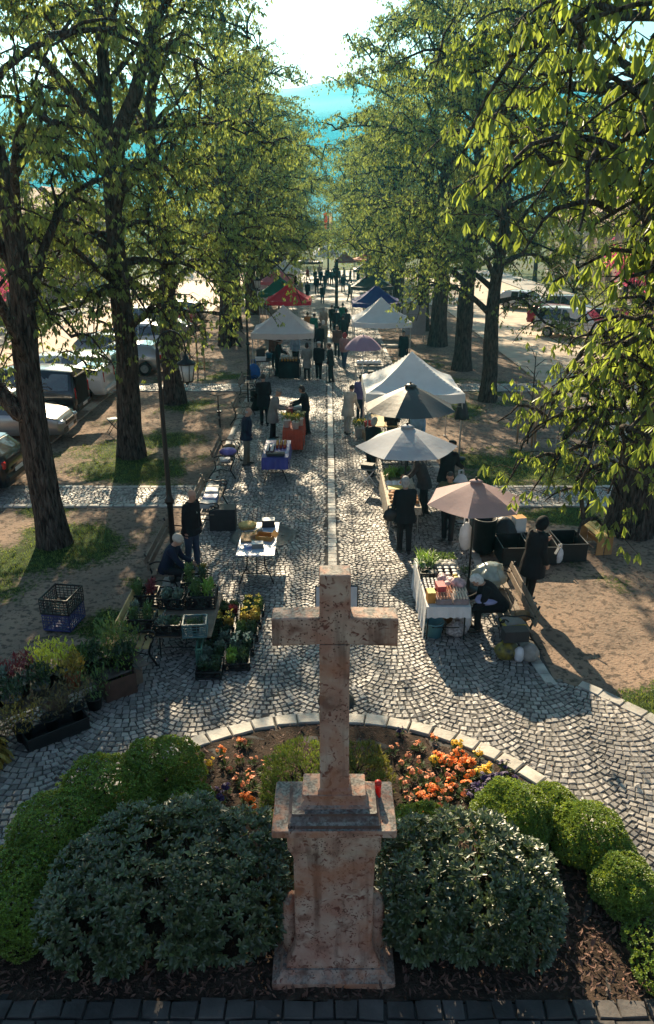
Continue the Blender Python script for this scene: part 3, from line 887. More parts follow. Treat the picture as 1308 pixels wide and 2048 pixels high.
# the cross head: upper shaft and arms as one stone
hx, hy = .518, .1
prof = [(-.126, 3.722), (.126, 3.722), (hx, 3.705), (hx, 3.965), (.126, 3.975), (.126, 4.36), (-.126, 4.36), (-.126, 3.975), (-hx, 3.965), (-hx, 3.705)]
c = .012
fr = [Vector((x, -hy, z)) for x, z in prof]; bk = [Vector((x, hy, z)) for x, z in prof]
mb.add(fr + bk, [list(range(10)), [10 + k for k in range(10)][::-1]] + [(k, 10 + k, 10 + (k + 1) % 10, (k + 1) % 10) for k in range(10)], smooth=False)
o = mb.build('cross_head', red_st, mon)
bv = o.modifiers.new('bevel', 'BEVEL'); bv.width = .014; bv.segments = 2; bv.limit_method = 'ANGLE'

cd = thing('grave_candle', 'red votive candle standing on the pedestal of the stone cross', 'candle', (.475, 5.56, 1.955))
redg = M('red_glass', (.55, .02, .015), .2, .2, 4, 0, trans=(.3, .01, .01))
MB().lathe([(.022, 0), (.03, .01), (.032, .05), (.027, .09), (.032, .13), (.028, .155)], n=14).build('glass', redg, cd)
MB().lathe([(.033, .155), (.033, .172), (.02, .185), (0, .19)], n=14).build('lid', M('red_lid', (.5, .03, .02), .4), cd)

# soil of the bed
soilm = M('soil', (.075, .052, .038), .95, .5, 9, 1.0, col2=(.035, .025, .02), bscale=40, spec=.15)
V = []; F = []
nr, na = 26, 96
for i in range(nr + 1):
    for k in range(na):
        r = (BEDR - .22) * i / nr; a = 2 * math.pi * k / na
        x, y = BEDC.x + r * math.cos(a), max(4.96, BEDC.y + r * math.sin(a))
        z = .0 + .03 * (1 - (i / nr) ** 2) + .035 * noise.noise(Vector((x * 3, y * 3, 2))) + .03 * noise.noise(Vector((x * 11, y * 11, 5)))
        V.append((x, y, z))
for i in range(nr):
    for k in range(na):
        F.append((i * na + k, (i + 1) * na + k, (i + 1) * na + (k + 1) % na, i * na + (k + 1) % na))
struct(ob('flower_bed_soil', np_mesh('flower_bed_soil', V, F, soilm, True)))
def soil_z(x, y):
    r = math.hypot(x - BEDC.x, y - BEDC.y); return .015 + .03 * (1 - min(1, r / BEDR) ** 2)

# fallen leaves and mulch
L = Leaves(); rr = random.Random(8)
for i in range(15000):
    x = rr.uniform(-3.5, 3.6); y = rr.uniform(4.98, 9.2)
    if math.hypot(x - BEDC.x, y - BEDC.y) > BEDR - .25: continue
    if y > 7.0 and rr.random() < .8: continue
    if abs(x - .065) < .63 and 5.06 < y < 5.84: continue
    if y < 7 and -3 < x < 2.2 and y > 5.3 and rr.random() < .7: continue
    a = rr.uniform(0, 6.28); tl = rr.gauss(0, .35)
    d = Vector((math.cos(a), math.sin(a), tl)).normalized(); n = d.cross(Vector((-math.sin(a), math.cos(a), rr.gauss(0, .4))).normalized())
    ln = rr.uniform(.03, .085); L.add((x, y, soil_z(x, y) + rr.uniform(.0, .05)), tuple(d), tuple(n), ln, ln * rr.uniform(.25, .5))
for i in range(2600):
    y = 8 + 22 * rr.random() ** 1.4; x = rr.uniform(-5.5, 5.5)
    if math.hypot(x - BEDC.x, y - BEDC.y) < BEDR: continue
    a = rr.uniform(0, 6.28); ln = rr.uniform(.015, .05)
    L.add((x, y, .014), (math.cos(a), math.sin(a), rr.uniform(-.05, .3)), (0, 0, 1), ln, ln * rr.uniform(.3, .6))
mul = ob('fallen_leaves', L.mesh('fallen_leaves', M('dead_leaf', (.16, .075, .05), .75, .4, 3, 0, col2=(.085, .045, .035), island=.5), ((0, .3), (.5, 1), (1, .1)), .2, .25))
tag(struct(mul, 'stuff'), 'reddish brown fallen leaves and bark mulch covering the bed', 'mulch')

def whorl(Lv, p, nrm, rr, n, l0, l1, spread, wf):
    nrm = nrm.normalized(); t1 = nrm.orthogonal().normalized(); t2 = nrm.cross(t1)
    a0 = rr.uniform(0, 6.28)
    for k in range(n):
        a = a0 + k * 6.283 / n + rr.uniform(-.3, .3); sp = spread * rr.uniform(.6, 1.3)
        rad = t1 * math.cos(a) + t2 * math.sin(a)
        d = (rad * math.sin(sp) + nrm * math.cos(sp)).normalized()
        nn = (nrm * math.sin(sp) - rad * math.cos(sp))
        ln = rr.uniform(l0, l1)
        Lv.add(tuple(p), tuple(d), tuple(nn), ln, ln * wf * rr.uniform(.85, 1.15))
def shrub(name, label, cat, lumps, mat, n, l0, l1, nl, spread, wf, prof, group=None, up=.25, sq=.75, fold=.18, curl=-.12, seed=1, twig=True, inner=.3, lump=.22):
    'lumps: list of (x, y, rx, ry, h); leaves in whorls over the lumps'
    x0 = sum(l[0] for l in lumps) / len(lumps); y0 = sum(l[1] for l in lumps) / len(lumps)
    t = thing(name, label, cat, (x0, y0, .05), 0, group); rr = random.Random(seed); Lv = Leaves(); T = MB()
    area = [l[2] * l[3] + (l[2] + l[3]) * l[4] for l in lumps]; S = sum(area)
    for (x, y, rx, ry, h), ar in zip(lumps, area):
        cnt = int(n * ar / S); c = Vector((x - x0, y - y0, h * .45)); hz = h * .55
        for i in range(cnt):
            d = Vector((rr.gauss(0, 1), rr.gauss(0, 1), rr.gauss(0, 1)))
            d.normalize()
            p = Vector([math.copysign(abs(v) ** sq, v) for v in d])
            k = 1 - (.35 * rr.random() ** 2 if rr.random() < inner else .06 * rr.random())
            k *= 1 + lump * noise.noise(Vector((p.x * 2.0 + x, p.y * 2.0 + y, p.z * 2.0))) + .09 * noise.noise(p * 5 + Vector((x, y, 0)))
            q = c + Vector((p.x * rx, p.y * ry, p.z * hz)) * k
            inside = False
            for (x2, y2, rx2, ry2, h2) in lumps:
                if (x2, y2) == (x, y): continue
                e = ((q.x + x0 - x2) / rx2) ** 2 + ((q.y + y0 - y2) / ry2) ** 2 + ((q.z - h2 * .45) / (h2 * .55)) ** 2
                if e < .6: inside = True
            if inside or q.z < .0: continue
            nrm = Vector((d.x / rx, d.y / ry, d.z / hz)).normalized() + Vector((0, 0, up)) + Vector((rr.gauss(0, .25), rr.gauss(0, .25), rr.gauss(0, .2)))
            whorl(Lv, q, nrm, rr, nl, l0, l1, spread, wf)
        for i in range(14 if twig else 5):
            d = Vector((rr.gauss(0, .8), rr.gauss(0, .8), 1)).normalized()
            T.tube([(c.x, c.y, -.02), c + Vector((d.x * rx * .3, d.y * ry * .3, 0)), c + Vector((d.x * rx * .8, d.y * ry * .8, d.z * hz * .75))], [.012, .009, .004], 5)
    T.build('stem', bark, t)
    ob('foliage', Lv.mesh('foliage', mat, prof, fold, curl), t)
    return t
lm = M('laurel_leaf', (.07, .10, .036), .44, .35, 2, 0, col2=(.04, .06, .022), island=.4, spec=1.0, trans=(.03, .045, .01))
lp = ((0, .15), (.25, .78), (.55, 1.0), (.85, .72), (1, .14))
shrub('laurel_shrub', 'broad dark glossy laurel shrub left of the stone pedestal', 'shrub',
      [(-1.05, 5.85, .72, .62, 1.1), (-1.7, 5.85, .85, .68, 1.22), (-2.3, 5.7, .55, .6, .95), (-.8, 6.1, .5, .42, 1.05), (-1.45, 6.3, .4, .35, 1.12)], lm, 4600, .055, .09, 6, .85, .40, lp, seed=3, up=1.1, inner=.45, lump=.12)
shrub('laurel_shrub', 'sunlit glossy laurel shrub right of the stone pedestal', 'shrub',
      [(.98, 5.85, .45, .62, 1.05), (1.5, 5.85, .55, .64, 1.15), (1.95, 5.72, .4, .55, .95)], lm, 3300, .055, .09, 6, .85, .40, lp, seed=4, up=1.1, inner=.45, lump=.12)
boxm = M('box_leaf', (.115, .185, .03), .45, .35, 2, 0, col2=(.075, .13, .02), island=.4, spec=.4, trans=(.12, .15, .015))
bp_ = ((0, .3), (.5, 1), (1, .2))
def boxb(label, lumps, n, seed, mat=boxm, **k):
    a = dict(up=.35, sq=.92, seed=seed, twig=False, inner=.4); a.update(k)
    return shrub('box_shrub', label, 'shrub', lumps, mat, int(n * 3.2), .02, .036, 5, .75, .5, bp_, **a)
boxb('long clipped box hedge curving round the left side of the bed', [(-2.1, 7.75, .5, .45, .75), (-2.65, 7.2, .6, .55, .85), (-3.0, 6.55, .6, .6, .85), (-3.25, 5.85, .5, .6, .75)], 9000, 5)
boxb('small low box cushion behind the left laurel', [(-1.75, 7.25, .36, .32, .5)], 900, 6)
boxb('small round box shrub touching the pedestal on its right', [(1.12, 6.85, .37, .34, .5)], 1400, 7)
boxb('large round clipped box ball behind the right laurel', [(2.2, 6.95, .45, .43, .72)], 2300, 8)
boxb('small box cushion between the two big box balls by the kerb', [(2.8, 7.3, .28, .26, .42)], 800, 9)
boxb('round clipped box ball next to the kerb on the far right', [(3.05, 6.75, .42, .4, .6), (3.25, 6.5, .28, .28, .4)], 2000, 10)
boxb('loose box shrub at the right edge above the leaf mulch', [(3.22, 6.1, .34, .36, .5)], 1500, 11)
boxb('shaded box shrub low at the right edge', [(3.3, 5.5, .26, .3, .26), (3.2, 5.2, .2, .22, .2)], 300, 12)
lav = M('lavender_leaf', (.10, .15, .035), .6, .35, 2, 0, col2=(.06, .11, .025), island=.35, trans=(.10, .125, .015))
lavy = M('lavender_leaf_yellow', (.17, .17, .04), .6, .35, 2, 0, col2=(.11, .12, .03), island=.35, trans=(.13, .12, .015))
shrub('lavender_bush', 'feathery green lavender bush behind the cross on the left', 'shrub', [(-.42, 7.7, .38, .35, .5), (-.28, 8.0, .4, .32, .48), (-.55, 7.4, .26, .26, .4)], lav, 2300, .04, .075, 5, .4, .16, bp_, seed=13, up=.9, twig=False)
shrub('lavender_bush', 'yellowish feathery lavender bush behind the cross on the right', 'shrub', [(.5, 7.7, .33, .33, .42), (.4, 8.05, .33, .28, .42)], lavy, 1600, .04, .075, 5, .4, .16, bp_, seed=14, up=.9, twig=False)

# pansies
def pansy_mesh(mat, seed, nf):
    rr = random.Random(seed); mb = MB()
    for i in range(nf):
        a = rr.uniform(0, 6.28); r = .075 * rr.random() ** .6; c = Vector((r * math.cos(a), r * math.sin(a), .09 + .06 * rr.random()))
        nrm = Vector((math.cos(a) * .4 + rr.gauss(0, .2), math.sin(a) * .4 - .35, .8)).normalized(); t1 = nrm.orthogonal().normalized(); t2 = nrm.cross(t1)
        mb.tube([(0, 0, .02), c * .5 + Vector((0, 0, .01)), c], [.004, .003, .003], 4, 2)
        for k in range(5):
            b0 = k * 6.283 / 5 + rr.uniform(-.15, .15); d = t1 * math.cos(b0) + t2 * math.sin(b0); e = nrm.cross(d); s = rr.uniform(.022, .03)
            w = [c + nrm * .002, c + d * s * .5 - e * s * .5 + nrm * .006, c + d * s * 1.05 - e * s * .42 + nrm * .003 * k, c + d * s * 1.2 + nrm * .001, c + d * s * 1.05 + e * s * .42, c + d * s * .5 + e * s * .5 + nrm * .004]
            mb.add(w, [(0, 1, 2, 3, 4, 5)], 0, False)
        mb.ell(c + nrm * .006, (.007, .007, .005), 6, 4, 1)
    return mb.mesh('flowers', [mat, M('pansy_eye', (.06, .015, .03), .6), M('pansy_stalk', (.08, .13, .03), .6)])
def pansy_leaves(seed):
    rr = random.Random(seed); L = Leaves()
    for i in range(34):
        a = rr.uniform(0, 6.28); th = rr.uniform(.5, 1.4); d = Vector((math.sin(th) * math.cos(a), math.sin(th) * math.sin(a), math.cos(th)))
        p = Vector((math.cos(a) * .03, math.sin(a) * .03, rr.uniform(0, .05)))
        L.add(tuple(p), tuple(d), (-math.cos(a) * math.cos(th), -math.sin(a) * math.cos(th), math.sin(th)), rr.uniform(.04, .075), rr.uniform(.016, .026))
    return L.mesh('leaves', M('pansy_leaf', (.05, .085, .025), .55, .3, 3, 0, island=.3, trans=(.05, .07, .01)), bp_, .2)
pm = {'orange': M('pansy_orange', (.85, .22, .02), .6, .3, 6, 0, island=.2, trans=(.25, .06, .0)), 'yellow': M('pansy_yellow', (.85, .52, .02), .6, .2, 6, 0, trans=(.25, .15, 0)),
      'salmon': M('pansy_salmon', (.75, .27, .12), .6, .3, 6, 0, trans=(.2, .06, .02)), 'violet': M('pansy_violet', (.045, .018, .11), .6, .3, 6, 0, island=.3)}
pv = {c: [pansy_mesh(pm[c], 3 + 7 * k + ord(c[0]), n) for k, n in enumerate(ns)] for c, ns in (('orange', (10, 7, 5)), ('yellow', (8, 5, 6)), ('salmon', (3, 4, 2)), ('violet', (9, 7, 8)))}
plv = [pansy_leaves(k) for k in range(3)]
PL = {('orange', 'left'): [(440, 1492), (480, 1472), (493, 1585), (503, 1604), (498, 1592)], ('yellow', 'left'): [(418, 1518), (545, 1613)],
      ('salmon', 'left'): [(448, 1515), (459, 1525), (478, 1508), (505, 1509), (497, 1532), (500, 1544), (506, 1560), (483, 1558), (473, 1546), (523, 1527), (491, 1474)],
      ('violet', 'left'): [(440, 1588), (452, 1566), (425, 1580)],
      ('orange', 'right'): [(870, 1463), (885, 1512), (897, 1516), (925, 1500), (932, 1508), (945, 1512), (920, 1513), (905, 1508), (940, 1520), (905, 1556), (933, 1556), (865, 1568), (858, 1565), (855, 1590), (850, 1617), (880, 1500), (912, 1496), (895, 1568), (875, 1580), (918, 1522), (845, 1580), (938, 1540)],
      ('yellow', 'right'): [(870, 1515), (958, 1497), (972, 1530), (955, 1534), (915, 1482), (978, 1527)],
      ('salmon', 'right'): [(830, 1482), (839, 1480), (815, 1503), (842, 1515), (836, 1535), (860, 1540), (890, 1537), (912, 1559), (921, 1535), (885, 1594), (836, 1572), (808, 1556), (900, 1577), (926, 1577), (858, 1592), (848, 1550), (807, 1516), (822, 1540), (873, 1552), (896, 1590), (816, 1585), (829, 1600), (876, 1602), (902, 1545), (784, 1490)],
      ('violet', 'right'): [(985, 1555), (1005, 1540), (1000, 1560), (1030, 1555), (1045, 1570), (1020, 1577), (965, 1560), (1060, 1577), (950, 1562), (1012, 1522), (1040, 1590), (1075, 1595), (990, 1575), (975, 1580), (800, 1450), (1020, 1560), (1048, 1586), (995, 1548), (1035, 1572), (955, 1575), (940, 1580), (1010, 1590), (970, 1548)]}
kk = 0
for (c, side), pts in PL.items():
    for (px, py) in pts:
        p = G(px, py, .17)
        kk += 1
        t = thing('pansy_plant', '%s flowering pansy in the bed on the %s side of the stone cross' % (c, side), 'flower', (p.x, p.y, soil_z(p.x, p.y) - .02), kk * 1.3, '%s pansies %s of the cross' % (c, side), rnd.uniform(.85, 1.2))
        ob('flowers', pv[c][kk % 3], t); ob('leaves', plv[kk % 3], t)
# ---------------------------------------------------------------- people
def cloth(name, col, **k):
    a = dict(rough=.85, var=.25, scale=5, bump=.5, bscale=11, spec=.2); a.update(k)
    return M('cloth_' + name, col, **a)
CL = {'black': cloth('black', (.018, .018, .021)), 'navy': cloth('navy', (.02, .026, .05)), 'dark': cloth('dark', (.03, .03, .034)), 'charcoal': cloth('charcoal', (.05, .05, .055)),
      'grey': cloth('grey', (.24, .23, .215)), 'beige': cloth('beige', (.52, .46, .38)), 'tan': cloth('tan', (.34, .29, .23)), 'cream': cloth('cream', (.5, .44, .37)), 'jeans': cloth('jeans', (.055, .075, .12)),
      'olive': cloth('olive', (.12, .115, .06)), 'green': cloth('green', (.03, .16, .11)), 'brown': cloth('brown', (.14, .075, .06)), 'purple': cloth('purple', (.15, .12, .25)),
      'white': cloth('white', (.72, .72, .7)), 'orange': cloth('orange', (.5, .2, .06)), 'lightblue': cloth('lightblue', (.3, .42, .55)), 'red': cloth('red', (.4, .05, .06)), 'pinkish': cloth('pinkish', (.4, .2, .19)),
      'khaki': cloth('khaki', (.2, .19, .15)), 'lavender': cloth('lavender', (.36, .36, .58)), 'lime': cloth('lime', (.2, .75, .08))}
SKIN = M('skin', (.48, .27, .19), .55, .12, 6, .1)
HAIR = {'grey': M('hair_grey', (.42, .41, .4), .7, .3, 22, .6), 'white': M('hair_white', (.7, .68, .64), .7, .25, 22, .6), 'dark': M('hair_dark', (.03, .022, .018), .5, .4, 22, .6), 'brown': M('hair_brown', (.09, .05, .03), .55, .4, 22, .6)}
SHOE = M('shoe_leather', (.03, .027, .025), .5, .3, 8, .1)
WSHOE = M('shoe_white', (.6, .6, .58), .5, .2, 8, .1)
EYE = M('eye', (.02, .015, .012), .25)
LIP = M('lip', (.35, .13, .11), .5)

def remesh(mb, name, mat, voxel, smooth=4):
    me = mb.mesh(name, mat)
    o = bpy.data.objects.new('tmp', me); COL.objects.link(o)
    m = o.modifiers.new('r', 'REMESH'); m.mode = 'VOXEL'; m.voxel_size = voxel; m.use_smooth_shade = True
    s = o.modifiers.new('s', 'SMOOTH'); s.iterations = smooth; s.factor = .5
    dg = bpy.context.evaluated_depsgraph_get()
    out = bpy.data.meshes.new_from_object(o.evaluated_get(dg))
    out.name = name
    bpy.data.objects.remove(o); bpy.data.meshes.remove(me)
    if not out.materials: out.materials.append(mat)
    return out

def rotx(v, a):  # forward lean, front = +y
    c, s = math.cos(a), math.sin(a); return Vector((v.x, v.y * c + v.z * s, -v.y * s + v.z * c))
def skeleton(lean=4, sit=False, seat=.47, legs=((4, 6), (-6, 4)), arms=((8, 7, 14), (8, 7, 14)), head=(8, 0), h=1.72, inward=(0, 0), spread=.0):
    k = h / 1.75; J = {}
    lean = R(lean)
    up = rotx(Vector((0, 0, 1)), lean); fw = rotx(Vector((0, 1, 0)), lean); X = Vector((1, 0, 0))
    th, sh = .43 * k, .42 * k
    hips = []
    for s, (hf, kf) in zip((-1, 1), legs):
        a = R(hf); b = R(hf - kf)
        knee = Vector((s * (.0 + spread), math.sin(a) * th, -math.cos(a) * th)); ank = knee + Vector((s * spread * .3, math.sin(b) * sh, -math.cos(b) * sh))
        hips.append((s, knee, ank))
    low = min(a.z for _, _, a in hips)
    J['pel'] = Vector((0, 0, (.08 * k - low)))
    for s, kn, an in hips:
        hp = J['pel'] + Vector((s * .09 * k, 0, -.02))
        J['hip', s] = hp; J['knee', s] = hp + kn; J['ank', s] = hp + an
    J['waist'] = J['pel'] + up * .16 * k; J['chest'] = J['pel'] + up * .36 * k + fw * .01; J['neck'] = J['pel'] + up * .555 * k
    hp = rotx(Vector((0, 0, 1)), lean * .5 + R(head[0])); hf = rotx(Vector((0, 1, 0)), lean * .5 + R(head[0]))
    ry = Matrix.Rotation(R(head[1]), 3, 'Z')
    J['hup'] = hp; J['hfw'] = (ry @ hf).normalized(); J['head'] = J['neck'] + hp * .155 * k + hf * .025
    for s, (f, ab, el), inw in zip((-1, 1), arms, inward):
        S = J['pel'] + up * .50 * k + X * (s * .185 * k); J['sh', s] = S
        d = rotx(Vector((0, 0, -1)), lean); a = -R(f)
        d = rotx(Vector((0, 0, -1)), lean * .6 + a); d = (d + X * s * math.tan(R(ab))).normalized()
        J['el', s] = S + d * .29 * k
        d2 = rotx(Vector((0, 0, -1)), lean * .6 + a - R(el)); d2 = (d2 + X * (-s) * math.tan(R(inw))).normalized()
        J['wr', s] = J['el', s] + d2 * .25 * k; J['hd', s] = d2; J['k'] = k
    J['up'] = up; J['fw'] = fw
    return J

def torso_rings(J, k, fat, hem, grow):
    up, fw = J['up'], J['fw']
    def ring(c, rx, ry, u=None, f=None):
        f = f or fw; return [c + Vector((1, 0, 0)) * (math.cos(a) * rx) + f * (math.sin(a) * ry) for a in [2 * math.pi * i / 14 for i in range(14)]]
    P0 = J['pel']; out = []
    for (h, rx, ry) in ((-.10, .165, .125), (0, .172, .13), (.12, .155, .118), (.24, .165, .122), (.36, .185, .125), (.46, .185, .11), (.52, .14, .085), (.56, .075, .07)):
        if h < hem: continue
        out.append(ring(P0 + up * (h * k), (rx * fat + grow) * k, (ry * fat + grow) * k))
    return out, ring

def person(label, loc, facing, pose=None, coat='black', legs='dark', hair='short', hcol='dark', hem=.0, skirt=None, near=False, fat=1.0, shoe=None, collar=None, group=None, hat=None, hood=None, extra=None, floor=0.0, h=1.72):
    'facing in degrees: 0 looks away from the camera (+y), 90 to the left, 180 to the camera, -90 to the right'
    pose = dict(pose or {}); pose.setdefault('h', h)
    J = skeleton(**pose); k = J['k']
    vx = .011 if near else .02
    root = thing('person', label, 'person', (loc[0], loc[1], floor), R(facing), group)
    H = J['head']; hu, hf = J['hup'], J['hfw']; hx = hf.cross(hu).normalized()
    RM = Matrix((hx, hf, hu)).transposed()
    # body: one continuous skin surface
    B = MB()
    B.ell(H + hu * .02 * k, (.077 * k, .097 * k, .105 * k), 16, 12, 0, RM)
    B.ell(H - hu * .055 * k + hf * .025 * k, (.058 * k, .068 * k, .065 * k), 12, 9, 0, RM)
    B.ell(H - hu * .03 * k + hf * .098 * k, (.013 * k, .02 * k, .026 * k), 8, 6, 0, RM)
    for s in (-1, 1): B.ell(H + hx * (s * .078 * k) - hu * .01, (.012 * k, .022 * k, .034 * k), 8, 6, 0, RM)
    B.tube([J['chest'] + J['up'] * .1 * k, J['neck'], H - hu * .03 * k], [.07 * k, .056 * k, .052 * k], 10)
    rr_, _ = torso_rings(J, k, .9 * fat, -.2, 0); B.rings(rr_)
    for s in (-1, 1):
        B.ell(J['sh', s], (.06 * k,) * 3, 8, 6)
        B.tube([J['sh', s] - Vector((s * .06, 0, 0)), J['sh', s], J['el', s], J['wr', s]], [.05 * k, .052 * k, .04 * k, .028 * k], 9)
        B.ell(J['el', s], (.04 * k,) * 3, 8, 6)
        B.tube([J['hip', s] + Vector((0, 0, .06)), J['hip', s], J['knee', s], J['ank', s] - Vector((0, 0, .02))], [.08 * k, .085 * k, .055 * k, .038 * k], 10)
        B.ell(J['knee', s], (.056 * k,) * 3, 8, 6)
        d = J['hd', s]; w = J['wr', s]
        side = Vector((0, 1, 0)); side = (side - d * side.dot(d)).normalized(); pn = d.cross(side) * s    # palm turned to the body
        B.ell(w + d * .045 * k, (.016 * k, .038 * k, .05 * k), 10, 8, 0, Matrix((pn, side, d)).transposed())
        if near:
            for q, ln in enumerate((.066, .074, .07, .054)):
                b0 = w + d * .078 * k + side * ((.03 - .0195 * q) * k)
                B.tube([b0 - d * .02, b0 + d * ln * .4 * k - pn * .004, b0 + d * ln * .75 * k - pn * .018, b0 + d * ln * .86 * k - pn * .036], [.0095 * k, .009 * k, .0085 * k, .0075 * k], 7)
            B.tube([w + d * .03 * k + side * .03, w + d * .055 * k + side * .055, w + d * .085 * k + side * .06 - pn * .014], [.011 * k, .010 * k, .0085 * k], 7)
        else:
            B.ell(w + d * .11 * k, (.014 * k, .03 * k, .04 * k), 8, 6, 0, Matrix((pn, side, d)).transposed())
    ob('body', remesh(B, 'body', SKIN, .0085 if near else .02, 2), root)
    if near:
        E = MB(); 
        for s in (-1, 1): E.ell(H + hx * (s * .031 * k) + hu * .012 * k + hf * .092 * k, (.012 * k, .006 * k, .006 * k), 8, 6, 0, RM)
        for s in (-1, 1): E.build('eyes', EYE, root) if s == 1 else None
        MB().ell(H - hu * .062 * k + hf * .09 * k, (.022 * k, .006 * k, .006 * k), 8, 6, 0, RM).build('mouth', LIP, root)
    # trousers or skirt
    T = MB(); P0 = J['pel']
    rr_, ring = torso_rings(J, k, fat, -.2, .012); T.rings(rr_[:4])
    if skirt is None:
        for s in (-1, 1):
            foot = J['ank', s]; kn = J['knee', s]; hp = J['hip', s]
            d = (foot - kn).normalized()
            T.tube([hp + Vector((0, 0, .1)), hp, hp.lerp(kn, .5), kn - (kn - hp).normalized() * .05, kn + d * .05, kn.lerp(foot, .5), foot + d * .005], [.09 * k, .105 * fat * k, .092 * k, .074 * k, .072 * k, .066 * k, .062 * k], 12)
            T.ell(kn, (.073 * k,) * 3, 10, 8)
    else:
        zc = P0.z - skirt
        T.rings([ring(P0 + Vector((0, .0, .05)), .18 * fat * k, .14 * fat * k), ring(Vector((0, P0.y * .5, (P0.z + zc) / 2)), .2 * fat * k, .17 * k), ring(Vector((0, 0, zc)), .22 * fat * k, .19 * k)])
        for s in (-1, 1): T.tube([J['knee', s], J['ank', s]], [.06 * k, .042 * k], 9)
    ob('trousers' if skirt is None else 'skirt', remesh(T, 'trousers', CL[legs], vx * 1.3, 4), root)
    # coat
    C_ = MB(); rr_, ring = torso_rings(J, k, fat, max(hem, -.1) - .001 if hem > -.1 else -.2, .024)
    sitting = abs(pose.get('legs', ((0, 0),))[0][0]) > 50
    if hem < -.1 and not sitting:
        ln = -hem * k; base = P0 + Vector((0, 0, 0))
        extra_r = [ring(P0 + Vector((0, 0, -ln * t)), (.196 + .035 * t) * fat * k, (.158 + .03 * t) * fat * k, None, Vector((0, 1, 0))) for t in (1, .7, .4)]
        rr_ = extra_r + rr_[1:]
    C_.rings(rr_)
    for s in (-1, 1):
        e = J['el', s]; w = J['wr', s]; S = J['sh', s]; d1 = (e - S).normalized(); d2 = (w - e).normalized()
        C_.ell(S - Vector((s * .01, 0, .01)), (.078 * k, .085 * k, .08 * k), 10, 8)
        C_.tube([S - Vector((s * .09, 0, -.0)), S + d1 * .03, S.lerp(e, .55), e - d1 * .03, e + d2 * .04, e.lerp(w, .6), w + d2 * .012], [.075 * k, .08 * k, .066 * k, .06 * k, .058 * k, .052 * k, .05 * k], 11)
        C_.ell(e, (.06 * k,) * 3, 9, 7)
    C_.tube([J['neck'] - J['up'] * .05 * k, J['neck'] + J['up'] * .015 * k], [.085 * k, .07 * k], 12)
    if hood == 'down': C_.ell(J['neck'] - J['fw'] * .08 * k - J['up'] * .02, (.11 * k, .07 * k, .06 * k), 10, 8)
    for i, p in enumerate(C_.v):
        n_ = noise.noise(Vector(p) * 9 + Vector((loc[0], loc[1], 0))) * .010; v = Vector(p); C_.v[i] = tuple(v + Vector((n_, n_, 0)))
    ob('jacket', remesh(C_, 'jacket', CL[coat], vx, 3), root)
    if collar:
        MB().rings([ring(J['neck'] - J['up'] * .20 * k + J['fw'] * .125 * fat * k, .035 * k, .02 * k), ring(J['neck'] - J['up'] * .10 * k + J['fw'] * .105 * fat * k, .05 * k, .02 * k), ring(J['neck'] + J['up'] * .0 * k + J['fw'] * .04 * k, .055 * k, .04 * k)]).build('shirt', CL[collar], root)
    # hair or hat
    def shell(zmin, fmax, grow, mat, name, nb=1.0, back=0.0):
        S_ = MB(); S_.ell((0, 0, 0), (1, 1, 1), 20, 14); keep = []
        for f in S_.f:
            c = sum((Vector(S_.v[i]) for i in f), Vector()) / len(f)
            lim = zmin if c.y > fmax else zmin - 1.0 + back if c.y < -.1 else zmin - .35
            if c.z > lim: keep.append(f)
        vs = [H + hu * .025 * k + (RM @ Vector((v[0] * (.082 + grow) * k, v[1] * (.104 + grow) * k - .004, v[2] * (.112 + grow) * k))) * (1 + .05 * noise.noise(Vector(v) * 3.5)) for v in S_.v]
        used = sorted({i for f in keep for i in f}); mp = {o: i for i, o in enumerate(used)}
        return MB().add([vs[i] for i in used], [[mp[i] for i in f] for f in keep]).build(name, mat, root)
    if hair == 'short': shell(.38, .3, .004, HAIR[hcol], 'hair')
    elif hair == 'bald': shell(.1, -.25, .0, HAIR[hcol], 'hair', back=.25) if False else MB().ell(H - hf * .03 * k - hu * .0, (.083 * k, .078 * k, .055 * k), 14, 8, 0, RM).build('hair', HAIR[hcol], root)
    elif hair == 'long':
        shell(.42, .35, .008, HAIR[hcol], 'hair')
        MB().ell(H - hf * .055 * k - hu * .08 * k, (.085 * k, .055 * k, .14 * k), 12, 9, 0, RM, .1).build('hair_back', HAIR[hcol], root)
    elif hair == 'bob': 
        shell(.42, .4, .014, HAIR[hcol], 'hair', back=.1)
        MB().ell(H - hf * .03 * k - hu * .03 * k, (.095 * k, .085 * k, .09 * k), 12, 9, 0, RM, .1).build('hair_back', HAIR[hcol], root)
    elif hair == 'cap':
        mb = MB(); mb.lathe([(.095 * k, 0), (.105 * k, .03 * k), (.09 * k, .065 * k), (.05 * k, .085 * k), (0, .09 * k)], H + hu * .055 * k, 16, rot=RM, sy=1.12)
        mb.build('cap', CL[hat or 'black'], root)
        MB().ell(H + hu * .062 * k + hf * .11 * k, (.07 * k, .06 * k, .008 * k), 12, 6, 0, RM).build('cap_peak', CL[hat or 'black'], root)
    elif hair == 'knit':
        MB().ell(H + hu * .045 * k - hf * .008, (.098 * k, .117 * k, .112 * k), 18, 12, 0, RM, .06).build('knit_cap', CL[hat or 'cream'], root)
        MB().lathe([(.1 * k, -.02), (.106 * k, 0), (.1 * k, .03)], H + hu * .03 * k, 18, rot=RM, sy=1.16).build('cap_brim', CL[hat or 'cream'], root)
    elif hair == 'hood':
        MB().ell(H + hu * .0 - hf * .035, (.115 * k, .118 * k, .15 * k), 16, 12, 0, RM, .05).build('hood', CL[hood or coat], root)
